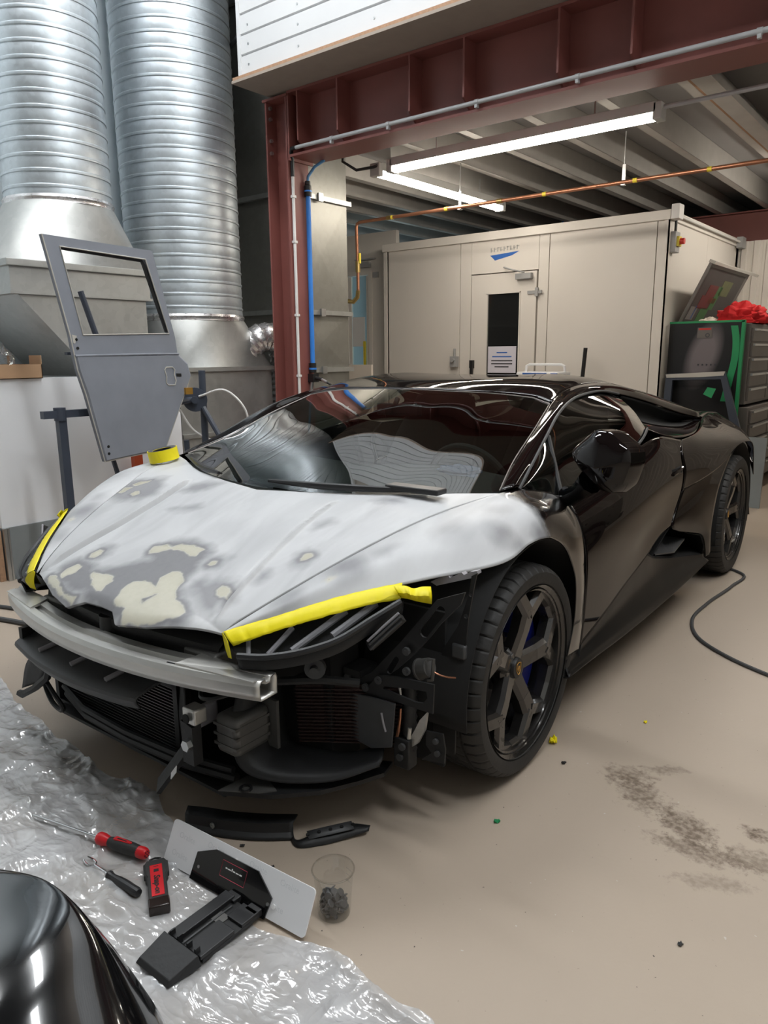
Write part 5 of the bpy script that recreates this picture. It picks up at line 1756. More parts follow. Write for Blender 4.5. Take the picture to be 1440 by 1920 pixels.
# aluminium crash beam: hollow section with two ridges on top and open ends
prof = [(0, .452), (.003, .468), (.003, .486), (-.003, .495), (-.019, .497), (-.022, .487), (-.044, .486), (-.048, .499), (-.066, .501), (-.070, .492), (-.070, .452)]
outer = np.array([[(arc(y) + dx * (1.0 if abs(y) < .45 else 1 - .25 * (abs(y) - .45) / .16), y, z) for (dx, z) in prof + prof[:1]] for y in ys_])
bb = MB().grid(outer)
bm_ = bb.build('crash_beam', M['alu'], car, smooth=True, angle=14, solid=0.005)
for (y0, y1) in ((-.56, -.38), (.33, .48)):
    pts = [(arc(y) - .012, y, .4985) for y in np.linspace(y0, y1, 8)]
    MB().tube(pts, .0035, 6).build('slot', M['black_void'], bm_)
for s in (1, -1):
    # inner stiffener along the beam end, and the mounting block behind
    b = MB().add([(.845, s * .36, .4985), (.80, s * .60, .4985), (.745, s * .60, .4985), (.775, s * .38, .4985), (.845, s * .36, .505), (.80, s * .60, .501), (.745, s * .60, .501), (.775, s * .38, .512)],
                 [(4, 5, 6, 7), (3, 2, 1, 0), (0, 1, 5, 4), (1, 2, 6, 5), (2, 3, 7, 6), (3, 0, 4, 7)])
    b.build('end_gusset', M['alu'], bm_, smooth=False)
    b = MB().box((.62, s * .36 - .06, .44), (.775, s * .36 + .07, .515))
    b.build('beam_mount', M['alu_dull'], bm_, bevel=0.01)
MB().box((.45, -.50, .40), (.70, .50, .52)).build('nose_crossmember', M['black_void'], car, smooth=False)
MB().box((.40, -.60, .14), (.52, .60, .56)).build('front_core', M['black_void'], car, smooth=False)
# slam panel under the bonnet notch
MB().grid(loft([[(.60, -.45, .56), (.66, 0, .57), (.60, .45, .56)], [(.74, -.42, .53), (.80, 0, .545), (.74, .42, .53)], [(.73, -.42, .46), (.78, 0, .46), (.73, .42, .46)]], 20, 10)).build('slam_panel', M['black_matt'], car, solid=0.006)
MB().cyl((.79, 0, .50), (.79, 0, .545), .035, 14).box((.765, -.05, .49), (.80, .05, .505)).build('bonnet_latch', M['black_plastic'], car)

# upper duct lip in front of the radiator, with pale ribs
lipf = [(.845, -.47, .365), (.872, -.30, .358), (.883, -.10, .357), (.870, .10, .360), (.855, .20, .364)]
lipr = [(.745, -.47, .385), (.770, -.30, .378), (.780, -.10, .376), (.770, .10, .378), (.755, .20, .384)]
lipb = [(.835, -.465, .335), (.862, -.30, .326), (.873, -.10, .324), (.860, .10, .327), (.845, .195, .332)]
lp = MB().grid(loft([lipr, lipf, lipb], 40, 12, uni=True)).build('duct_lip', M['grey_plastic'], car, solid=0.006)
for y in (-.31, -.13, .05):
    MB().tube([(.80, y, .385), (.855, y - .005, .376)], .008, 8).build('rib', M['light_plastic'], lp)
b = MB().grid(loft([[(.745, -.47, .385), (.770, -.1, .376), (.755, .20, .384)], [(.70, -.46, .44), (.71, -.1, .44), (.70, .20, .44)]], 20, 4))
b.build('lip_back', M['black_void'], lp, solid=0.004)
MB().box((.80, -.475, .355), (.835, -.455, .41)).box((.77, -.50, .37), (.80, -.46, .425)).build('lip_tab', M['black_matt'], lp, smooth=False)
# radiator with fins
rad = MB().box((.66, -.47, .11), (.70, .17, .34)).build('radiator', M['black_matt'], car, smooth=False)
fin = None
for i in range(22):
    z = .118 + i * .0101
    if fin is None:
        fin = MB().box((.70, -.455, -.0015), (.708, .155, .0015)).build('fin', M['grey_plastic'], rad, smooth=False)
        fin.location = (0, 0, z)
    else:
        share(fin, 'fin', rad, (0, 0, z))
MB().box((.695, -.49, .10), (.725, .19, .118)).box((.695, -.49, .335), (.725, .19, .352)).box((.695, .17, .10), (.725, .19, .35)).box((.695, -.49, .10), (.725, -.47, .35)).build('radiator_frame', M['black_matt'], rad, smooth=False)
# slanted side duct to the left of the radiator
MB().grid(loft([[(.71, .19, .36), (.72, .185, .24), (.70, .18, .11)], [(.78, .30, .40), (.775, .29, .28), (.75, .27, .12)]], 12, 6)).build('side_duct', M['black_matt'], car, solid=0.006)
# lower rails
for (z, x0, r) in ((.135, .765, .014), (.095, .735, .016), (.165, .775, .010)):
    MB().tube([(x0 - .06, -.45, z), (x0 - .01, -.25, z), (x0, 0, z), (x0 - .015, .25, z), (x0 - .05, .42, z)], r, 8).build('lower_rail', M['black_matt'], car)
MB().tube([tuple(p) for p in cr([(.765, -.49, .215), (.78, -.46, .225), (.79, -.38, .185), (.79, -.33, .15), (.78, -.36, .128), (.77, -.44, .135), (.76, -.49, .17), (.765, -.49, .215)], 30)], .008, 8).build('lower_corner_loop', M['black_matt'], car)
# right bracket arm
b = MB().tube([(.78, -.36, .33), (.80, -.365, .293), (.80, -.394, .244), (.80, -.485, .18), (.80, -.575, .132), (.80, -.598, .130)], [.012, .013, .013, .013, .014, .012], 6).build('bracket_arm', M['black_matt'], car)
MB().grid(loft([[(.79, -.40, .32), (.79, -.405, .27), (.79, -.46, .205)], [(.79, -.47, .31), (.79, -.53, .26), (.79, -.585, .150)]], 10, 6)).build('side_baffle', M['black_matt'], car, solid=0.006)
# left mount: crash can, silver block, drop arm
cb = MB().box((.64, .40, .235), (.765, .485, .345)).build('crash_can', M['alu_dull'], car, bevel=0.015)
MB().box((.785, .350, .330), (.828, .400, .374)).build('silver_block', M['alu'], cb, bevel=0.005)
for zz_ in (.262, .29, .318):
    MB().box((.645, .3985, zz_ - .004), (.767, .4865, zz_ + .004)).build('can_rib', M['alu_dull'], cb, smooth=False)
MB().box((.632, .375, .22), (.642, .51, .36)).build('can_flange', M['alu_dull'], cb, smooth=False)
MB().tube([tuple(p) for p in cr([(.77, .36, .40), (.79, .385, .395), (.79, .42, .40), (.74, .46, .41)], 12)], .006, 6).build('cable_loom', M['black_plastic'], cb)
MB().cyl((.834, .375, .35), (.837, .375, .35), .013, 14).build('block_hole', M['black_void'], cb)
MB().box((.70, .325, .28), (.80, .345, .345)).build('pale_pad', M['light_plastic'], cb, bevel=0.01)
da = MB().prism([(.0, .0), (.045, .0), (.045, .11), (.0, .12)], 0, .03, frame((.80, .345, .215), (0, 1, 0), (0, 0, 1))).build('drop_arm', M['black_matt'], cb, smooth=False)
MB().prism([(0, 0), (.052, 0), (.052, .165), (.0, .165)], 0, .012, frame((.812, .215, .105), (.5, .55, -.25), (-.05, .62, .62))).build('arm_foot', M['black_matt'], cb, smooth=False)
MB().prism([(.0, 0), (.022, 0), (.022, .03), (.0, .03)], 0, .002, frame((.834, .295, .165), (.5, .55, -.25), (-.05, .62, .62))).build('white_label', M['paper'], cb, smooth=False)
MB().cyl((.83, .375, .275), (.845, .375, .275), .016, 6).build('bolt', M['steel'], cb)

# left side air duct: moulded frame round a brown radiator
du = loft([[(.70, .43, .42), (.745, .445, .30), (.745, .47, .20), (.70, .55, .165), (.61, .67, .165), (.52, .765, .20)],
           [(.66, .45, .42), (.705, .465, .30), (.705, .485, .215), (.665, .56, .185), (.58, .67, .185), (.50, .76, .215)],
           [(.55, .44, .42), (.56, .455, .30), (.56, .475, .21), (.54, .54, .19), (.50, .64, .19), (.44, .72, .215)]], 50, 12, uni=True)
dct = MB().grid(du).build('air_duct', M['black_matt'], car, solid=0.006)
MB().prism([(0, 0), (.31, .0), (.31, .17), (.0, .17)], 0, .02, frame((.535, .50, .205), (-.42, .80, .05), (0, 0, 1))).build('brown_radiator', M['rad_brown'], dct, smooth=False)
fin = None
Fm = frame((.545, .505, .205), (-.42, .80, .05), (0, 0, 1))
for i in range(16):
    b = MB().box((0, -.0012, .012), (.30, .0012, .022))
    if fin is None:
        fin = b.build('fin', M['rad_brown'], dct, smooth=False)
        fin.matrix_local = Fm @ Matrix.Translation((0, .005 + i * .0105, 0))
    else:
        f2_ = fin.copy()
        COL.objects.link(f2_)
        f2_.parent = dct
        f2_.matrix_local = Fm @ Matrix.Translation((0, .005 + i * .0105, 0))
MB().tube([tuple(p) for p in cr([(.70, .43, .425), (.66, .52, .43), (.58, .64, .435), (.52, .70, .42)], 16)], .012, 8).build('duct_top_edge', M['black_matt'], dct)
# splitter tip under the duct
b = MB().prism([(.79, .434), (.70, .445), (.60, .50), (.45, .60), (.40, .72), (.46, .735), (.53, .705), (.63, .65), (.72, .56)], .128, .140)
sp_ = b.build('splitter', M['black_matt'], car, smooth=False)
MB().prism([(.792, .433), (.70, .444), (.665, .475), (.70, .56), (.735, .53)], .1405, .1435).build('scraped_tip', M['alu_dull'], sp_, smooth=False)
MB().lathe([(.012, .144), (.018, .144), (.018, .149), (.012, .149)], Matrix.Translation((.745, .49, 0)), 12, True).build('tip_grommet', M['black_plastic'], sp_)
MB().box((-.1, -.44, .10), (.76, .42, .11)).build('undertray', M['black_matt'], car, smooth=False)

# slotted bracket plates between lamp and wheel
def plate(outline, slots, m, name, org, xd, yd, th=.006, parent=None):
    """flat plate with slots: drawn as a triangulated outline with bridged holes"""
    bmx = bmesh.new()
    loops = [outline] + slots
    edges = []
    for lp_ in loops:
        vv = [bmx.verts.new((x, y, 0)) for x, y in lp_]
        for i in range(len(vv)):
            edges.append(bmx.edges.new((vv[i], vv[(i + 1) % len(vv)])))
    bmesh.ops.triangle_fill(bmx, use_beauty=True, use_dissolve=False, edges=edges)
    me = bpy.data.meshes.new(name)
    bmx.to_mesh(me)
    bmx.free()
    me.transform(frame(org, xd, yd))
    me.materials.append(m)
    o = bpy.data.objects.new(name, me)
    COL.objects.link(o)
    o.parent = parent or car
    sm = o.modifiers.new('thickness', 'SOLIDIFY')
    sm.thickness = th
    sm.offset = 0
    return o


def capsule(x0, y0, x1, y1, r, n=6):
    a = math.atan2(y1 - y0, x1 - x0)
    out = []
    for i in range(n + 1):
        t = a + math.pi / 2 + math.pi * i / n
        out.append((x0 + r * math.cos(t), y0 + r * math.sin(t)))
    for i in range(n + 1):
        t = a - math.pi / 2 + math.pi * i / n
        out.append((x1 + r * math.cos(t), y1 + r * math.sin(t)))
    return out


# outlines below are (outboard y, height z) in a cross-plane at the given x
def xplate(name, x, outline, slots, m, th=.006, parent=None):
    return plate(outline, slots, m, name, (x, 0, 0), (0, 1, 0), (0, 0, 1), th, parent)


pl_ = xplate('slotted_bracket', .46, [(.604, .393), (.617, .406), (.664, .406), (.695, .427), (.796, .541), (.905, .676), (.943, .693), (.986, .711), (.974, .678), (.954, .656), (.916, .614), (.888, .576), (.834, .511), (.781, .458), (.729, .417), (.661, .363)],
             [capsule(.868, .582, .918, .650, .013), capsule(.757, .448, .781, .488, .008)], M['black_matt'])
ar_ = xplate('lower_bracket_arm', .470, [(.667, .366), (.731, .433), (.787, .444), (.905, .454), (.902, .373), (.786, .373), (.731, .365), (.682, .362)],
             [[(.743, .398), (.802, .394), (.847, .390), (.873, .394), (.886, .412), (.882, .429), (.84, .424), (.747, .406)]], M['black_matt'])
for (y, z) in ((.621, .398), (.729, .419), (.684, .386), (.821, .469), (.821, .524)):
    MB().cyl((.470, y, z), (.478, y, z), .011, 12).cyl((.478, y, z), (.480, y, z), .005, 8).build('bolt', M['grey_plastic'], ar_)
MB().box((.40, .610, .408), (.478, .668, .428)).build('cut_tube', M['black_matt'], car, smooth=False)
fl_ = xplate('deflector_flap', .482, [(.637, .362), (.687, .366), (.736, .37), (.790, .372), (.778, .243), (.71, .218), (.557, .241)], [], M['grey_plastic'])
MB().tube([(.487, .748, .335), (.487, .755, .305), (.487, .762, .285)], .003, 6).build('flap_scratch', M['light_plastic'], fl_)
ln_ = xplate('wheel_liner', .352, [(a - .022, c - .018) for a, c in [(.847, .408), (.88, .52), (.925, .594), (.955, .686), (.962, .735), (.978, .745), (.972, .719), (.955, .622), (.948, .548), (.946, .537), (.936, .439), (.911, .415), (.908, .343), (.921, .337), (.919, .219), (.883, .21), (.849, .234)]],
             [capsule(.925, .605, .926, .607, .006), capsule(.938, .665, .939, .667, .004), capsule(.905, .46, .906, .462, .005)], M['black_matt'], th=.005)
MB().box((.345, .885, .485), (.362, .928, .525)).build('liner_step', M['grey_plastic'], ln_, bevel=0.006)
MB().box((.34, .60, .15), (.352, .86, .60)).build('inner_baffle', M['black_void'], car, smooth=False)
xplate('wing_edge_bracket', .335, [(.821, .683), (.865, .703), (.869, .697), (.905, .718), (.912, .713), (.930, .724), (.950, .730), (.952, .722), (.934, .708), (.894, .693), (.828, .668), (.809, .675)], [], M['light_plastic'], th=.02)
tb = [(.43, .800, .215 + .0115 * i) for i in range(19)]
MB().tube(tb, [.018 + (.0035 if i % 2 else 0) for i in range(19)], 12).build('ribbed_hose', M['black_matt'], car)
MB().tube([(.458, .788, .412), (.458, .790, .385)], .0035, 6).build('silver_strip', M['alu'], car)
MB().tube([(.452, .786, .345), (.452, .784, .315), (.454, .779, .275), (.455, .770, .238)], [.003, .004, .005, .004], 6).build('copper_strip', M['copper'], car)
cp_ = xplate('steel_clip', .44, [(.866, .355), (.858, .3), (.836, .255), (.816, .238), (.812, .264), (.828, .294), (.843, .326)], [], M['alu'], th=.01)
MB().tube([(.447, .813, .295), (.447, .809, .265), (.447, .812, .238)], .006, 8).build('clip_roller', M['alu'], cp_)
sn_ = MB().cyl((.42, .828, .458), (.42, .858, .470), .026, 20).cyl((.42, .824, .456), (.42, .829, .458), .029, 20).build('sensor_body', M['alu_dull'], car)
MB().tube([(.43, .858, .495), (.43, .876, .500), (.43, .874, .470), (.43, .872, .442), (.43, .858, .438)], .005, 6).build('sensor_clip', M['alu_dull'], sn_)
MB().tube([tuple(p) for p in cr([(.42, .842, .479), (.412, .853, .462), (.405, .879, .449), (.40, .901, .447), (.395, .922, .449)], 16)], .0022, 5).build('wire', M['copper'], sn_)
lb_ = MB().box((.42, .768, .175), (.46, .818, .262)).build('lower_bracket', M['black_matt'], car, bevel=0.003)
for (y, z) in ((.799, .242), (.791, .209)):
    MB().cyl((.46, y, z), (.468, y, z), .010, 12).build('bolt', M['grey_plastic'], lb_)
lb2 = xplate('outer_lower_bracket', .425, [(.852, .29), (.904, .297), (.912, .255), (.91, .214), (.837, .201), (.871, .231), (.852, .249)], [], M['black_matt'])
for (y, z) in ((.885, .272), (.89, .238)):
    MB().cyl((.428, y, z), (.436, y, z), .008, 10).build('bolt', M['grey_plastic'], lb2)

# ---- headlamps with masking tape
def headlamp(s):
    f = np.array([1, s, 1])
    top = np.array([(.768, .462, .580), (.722, .513, .599), (.676, .562, .616), (.626, .612, .636), (.56, .674, .658), (.499, .736, .675), (.448, .789, .687)])
    bot = np.array([(.784, .530, .545), (.758, .592, .549), (.722, .645, .557), (.680, .692, .570), (.628, .734, .589), (.553, .776, .627), (.482, .810, .658)])
    mid = (top + bot) / 2 + np.array([.006, .004, .004])
    A_ = np.stack([cr(top, 40, True), cr(mid, 40, True), cr(bot, 40, True)])
    Gl = np.stack([cr(A_[:, j], 14, uniform=True) for j in range(40)], axis=1)
    back = Gl * 1.0 + np.array([-.03, -.022, -.04])
    b = MB().grid(back, True)
    if s < 0:
        b.mirror_y()
    hl = b.build('headlamp', M['black_matt'], car, solid=0.004)
    b = MB().grid(Gl)
    if s < 0:
        b.mirror_y()
    b.build('lens', M['lens'], hl)
    # rim joining lens and bowl
    ring = np.concatenate([Gl[0], Gl[1:, -1], Gl[-1, ::-1], Gl[::-1, 0]])
    ringb = np.concatenate([back[0], back[1:, -1], back[-1, ::-1], back[::-1, 0]])
    b = MB().grid(np.stack([ring, ringb]))
    if s < 0:
        b.mirror_y()
    b.build('lamp_rim', M['gloss_black'], hl)
    MB().tube([tuple(p * f) for p in Gl[-1]], .009, 8).build('lower_edge', M['black_plastic'], hl)
    # Y-shaped light guides
    for (i0, j0, i1, j1, r) in ((3, 5, 11, 3, .006), (3, 16, 11, 8, .007), (3, 27, 11, 14, .009), (4, 33, 10, 24, .010)):
        p0 = Gl[i0, j0] + np.array([-.012, -.008, -.018])
        p1 = Gl[i1, j1] + np.array([-.012, -.008, -.014])
        MB().tube([tuple(p0 * f), tuple(((p0 + p1) / 2) * f), tuple(p1 * f)], r, 8).build('light_guide', M['light_plastic'], hl)
    # black housing below and bracket with cooling fins
    lo = bot + np.array([-.012, -.008, -.034])
    b = MB().grid(np.stack([cr(bot, 30, True) + np.array([-.004, -.004, -.004]), cr(lo, 30, True), cr(lo, 30, True) + np.array([-.08, -.05, .0])]))
    if s < 0:
        b.mirror_y()
    b.build('lamp_housing', M['black_matt'], hl, solid=0.006)
    cn = MB().tube([tuple(np.array(p) * f) for p in ((.565, .772, .556), (.54, .812, .60), (.52, .842, .635))], .014, 4).build('connector', M['black_plastic'], hl, smooth=False)
    for (y0, z0) in ((0, .016), (.014, .008), (.02, -.004)):
        MB().tube([tuple(np.array(p) * f) for p in ((.572, .772 + y0 * .4, .556 + z0), (.55, .81 + y0 * .4, .60 + z0), (.53, .838 + y0 * .4, .632 + z0))], .0035, 6).build('connector_rib', M['light_plastic'] if y0 == 0 else M['grey_plastic'], hl)
    MB().cyl(tuple(np.array((.60, .62, .475)) * f), tuple(np.array((.615, .63, .475)) * f), .028, 14).cyl(tuple(np.array((.61, .625, .475)) * f), tuple(np.array((.63, .64, .475)) * f), .012, 10).build('adjuster', M['grey_plastic'], hl)
    # tape along the top of the lamp
    t_top = np.array([(.768, .462, .587), (.722, .513, .606), (.678, .562, .623), (.628, .612, .643), (.562, .674, .665), (.499, .736, .682), (.448, .790, .694)])
    t_bot = np.array([(.774, .505, .560), (.738, .549, .580), (.702, .587, .596), (.660, .630, .612), (.600, .690, .632), (.540, .745, .649), (.475, .805, .660)])
    nn = 60
    T0, T1 = cr(t_top, nn, True), cr(t_bot, nn, True)
    for i in range(nn):
        k_ = .0025 * fbm((i * .33, 2.0 * s, 0), 3)
        T0[i] += np.array([.001, .001, k_ * .5 + .002])
        T1[i] += np.array([.002 + k_, .002, k_ + .003])
    Tm = (T0 + T1) / 2 + np.array([.0035, .0025, .001])
    Gt_ = np.stack([cr(np.stack([T0[i], Tm[i], T1[i]]), 7) for i in range(nn)], axis=1)
    b = MB().grid(Gt_)
    if s < 0:
        b.mirror_y()
    tp = b.build('masking_tape', M['yellow'], car, solid=0.0008)
    # loose inner tail, folded down at the nose
    tail = loft([[(.771, .463, .588), (.778, .490, .572), (.782, .502, .552), (.772, .494, .525)], [(.768, .457, .584), (.770, .466, .560), (.769, .470, .540), (.764, .472, .520)]], 12, 4)
    b = MB().grid(tail)
    if s < 0:
        b.mirror_y()
    b.build('tape_tail', M['yellow'], tp, solid=0.0008)
    # crumpled outer end
    e = np.array([[(.470, .775, .695), (.462, .790, .665)], [(.452, .800, .696), (.450, .808, .662)], [(.436, .812, .687), (.438, .822, .656)], [(.418, .828, .690), (.422, .838, .650)], [(.400, .842, .688), (.408, .850, .645)]])
    e += np.array([.012, .012, 0])
    Ge_ = np.stack([cr(e[:, 0], 20), (cr(e[:, 0], 20) + cr(e[:, 1], 20)) / 2 + np.array([.006, .006, 0]), cr(e[:, 1], 20)])
    for j in range(20):
        Ge_[1, j] += np.array([.008, .005, 0]) * fbm((j * .5, 1, s), 2)
    b = MB().grid(Ge_)
    if s < 0:
        b.mirror_y()
    b.build('tape_end', M['yellow'], tp, solid=0.0008)


headlamp(1)
headlamp(-1)

# ------------------------------------------------------------------ primed door on a panel stand (left)
XD = -1.9
def yz(p):
    return p
door = empty('primed_door', (XD, 0.5, 0.69))
tag(door, 'grey primed vehicle door with open window frame hung on a stand', 'vehicle door')
YZ = Matrix(((0, 0, 1, 0), (1, 0, 0, 0), (0, 1, 0, 0), (0, 0, 0, 1)))
def dl(y, z):
    return (y - 0.5, z - 0.69)
O = [dl(0.126, 1.88), dl(0.77, 1.86), dl(0.887, 1.381), dl(0.905, 1.27), dl(0.965, 1.225), dl(0.985, 1.15), dl(0.765, 0.721), dl(0.363, 0.690), dl(0.285, 1.07), dl(0.25, 1.20), dl(0.242, 1.26)]
top = MB()
Wn = [dl(0.215, 1.828), dl(0.72, 1.808), dl(0.845, 1.40), dl(0.30, 1.385)]
b = MB()
T = 0.03
b.prism([O[0], O[1], Wn[1], Wn[0]], -T, 0, YZ).prism([O[1], O[2], dl(0.845, 1.40), Wn[1]], -T, 0, YZ).prism([O[0], Wn[0], Wn[3], dl(0.226, 1.385)], -T, 0, YZ)
b.prism([dl(0.226, 1.385), Wn[3], Wn[2], O[2], dl(0.897, 1.285), dl(0.238, 1.275)], -T, 0, YZ)
b.build('upper_frame', M['primer_door'], door, smooth=False)
b = MB()
low = [dl(0.24, 1.275), dl(0.9, 1.28), dl(0.965, 1.225), dl(0.985, 1.15), dl(0.765, 0.721), dl(0.363, 0.690), dl(0.285, 1.07), dl(0.25, 1.20)]
b.prism(low, -T, 0.012, YZ, inset=0.012)
b.build('lower_skin', M['primer_door'], door, smooth=False)
MB().tube([(0.002, y, z) for y, z in (Wn[0], Wn[1], Wn[2], Wn[3])], 0.0045, 6, closed=True).build('window_edge', M['bare_edge'], door)
MB().tube([(0.0, y, z) for y, z in (O[0], dl(0.226, 1.385), dl(0.25, 1.20), dl(0.285, 1.07), O[7], O[6], O[5])], 0.004, 6).build('sanded_edge', M['bare_edge'], door)
MB().tube([(-0.014, Wn[0][0] + .01, Wn[0][1] - .004), (-0.014, Wn[1][0] - .02, Wn[1][1] - .006), (-0.014, Wn[1][0] - .004, Wn[1][1] - .03), (-0.014, Wn[2][0] - .006, Wn[2][1] + .01)], .011, 6).build('seal_strip', M['black_plastic'], door)
# bead under the window
MB().tube([(0.008, dl(0.24, 1.278)[0], dl(0, 1.275)[1]), (0.010, 0.2, dl(0, 1.282)[1]), (0.008, 0.40, dl(0, 1.282)[1])], 0.006, 8).build('swage', M['primer_door'], door)
hn = [dl(0.79, 1.19), dl(0.80, 1.205), dl(0.845, 1.205), dl(0.86, 1.19), dl(0.855, 1.16), dl(0.865, 1.125), dl(0.855, 1.10), dl(0.81, 1.10), dl(0.795, 1.115), dl(0.80, 1.15)]
MB().tube([(0.0135, y, z) for y, z in hn], 0.0035, 6, closed=True).build('handle_recess_edge', M['bare_edge'], door)
MB().prism([dl(0.868, 1.168), dl(0.905, 1.166), dl(0.905, 1.148), dl(0.87, 1.15)], 0.011, 0.0145, YZ).build('latch_hole', M['black_void'], door, smooth=False)
for (y, z) in ((0.258, 1.36), (0.262, 1.315), (0.385, 0.775), (0.385, 0.735)):
    MB().cyl((0.0005 if z > 1.28 else 0.0115, y - 0.5, z - 0.69), (0.003 if z > 1.28 else 0.0135, y - 0.5, z - 0.69), 0.008, 10).build('hinge_hole', M['black_void'], door)
MB().prism([dl(0.235, 1.385), dl(0.262, 1.38), dl(0.25, 1.34), dl(0.24, 1.34)], 0.0, 0.003, YZ).build('filler_patch', M['bare_edge'], door, smooth=False)
MB().box((0.0, 0.42, 0.35), (0.03, 0.47, 0.39)).build('check_strap', M['gold'], door, smooth=False)

stand = empty('panel_stand', (-2.0, 0.6, 0))
tag(stand, 'dark blue tubular panel stand holding the grey door', 'stand')
D = 'dark_blue_steel'
MB().box((-0.02, -0.44, 0.0), (0.02, -0.395, 0.97)).build('left_post', M[D], stand, smooth=False)
MB().box((-0.02, -0.52, 0.945), (0.02, 0.0, 0.985)).build('left_arm', M[D], stand, smooth=False)
MB().cyl((0.0, -0.42, 0.93), (0.0, -0.42, 1.0), 0.032, 16).build('collar', M[D], stand)
MB().tube([(0.0, -0.30, 1.34), (0.0, -0.20, 0.98), (0.0, -0.06, 0.42)], 0.014, 8).build('tilt_bar', M[D], stand)
MB().tube([(0.0, -0.235, 1.62), (0.0, -0.16, 1.37)], 0.016, 10).build('upper_peg', M[D], stand)
MB().box((0.0, -0.36, 1.28), (0.03, -0.27, 1.295)).build('hook', M[D], stand, smooth=False)
MB().tube([(-0.02, -0.30, 0.04), (-0.02, 0.55, 0.04)], 0.022, 10).build('base_rail', M[D], stand)
for y in (-0.42, 0.5):
    MB().box((-0.35, y - 0.02, 0.0), (0.35, y + 0.02, 0.04)).build('foot', M[D], stand, smooth=False)
MB().tube([(0.05, 0.5, 0.0), (0.06, 0.5, 1.18)], 0.022, 12).build('right_post', M[D], stand)
MB().cyl((0.015, 0.47, 1.0), (0.055, 0.44, 1.0), 0.075, 28).build('swivel_disc', M[D], stand)
MB().cyl((0.05, 0.44, 1.0), (0.09, 0.41, 1.0), 0.022, 14).build('swivel_boss', M[D], stand)
MB().tube([(0.05, 0.42, 1.0), (0.04, 0.25, 0.985)], 0.02, 10).build('right_arm', M[D], stand)
MB().tube([(0.08, 0.48, 0.95), (0.22, 0.52, 0.72), (0.42, 0.56, 0.02)], 0.018, 10).build('brace', M[D], stand)
MB().tube([(0.02, 0.38, 0.75), (0.02, 0.40, 0.02)], 0.018, 10).build('inner_post', M[D], stand)
pts = cr([(-1.93, 1.06, 1.02), (-1.78, 1.14, 1.06), (-1.68, 1.22, 0.93), (-1.70, 1.24, 0.78), (-1.85, 1.20, 0.72), (-1.98, 1.05, 0.80), (-2.04, 0.98, 0.95)], 40)
o = MB().tube(pts, 0.007, 8).build('white_hose', M['conduit_white'])
tag(o, 'thin pale hose coiled round the swivel of the panel stand', 'hose')
o = MB().box((-2.33, 0.80, 0.42), (-2.29, 0.86, 0.66)).box((-2.33, 0.8, 0), (-2.29, 0.86, 0.42)).build('orange_post', mat('orange_paint', (0.45, 0.07, 0.02), 0.5), smooth=False)
tag(o, 'short orange post behind the car below the grey door', 'post')
# skirting rail on the plenum seen between stand and column

# ------------------------------------------------------------------ things on the car and on the floor
o = empty('tape_roll', (0, 0, 0))
tag(o, 'fat roll of yellow masking tape standing on the car by the windscreen corner', 'tape')
cw_ = car.matrix_basis @ Vector((.02, -.752, .842))
o.location = cw_
o.rotation_euler = (math.radians(6), math.radians(-8), 0.4)
MB().lathe([(.040, .002), (.062, .0), (.062, .048), (.040, .046)], n=40, closed=True).build('yellow_tape', M['yellow'], o, angle=40)
MB().lathe([(.037, .003), (.040, .003), (.040, .045), (.037, .045)], n=40, closed=True).build('core', M['black_plastic'], o)
MB().lathe([(.0405, .0465), (.058, .0485), (.058, .0487), (.0405, .0467)], n=40).build('dark_print', M['ink_dark'], o)

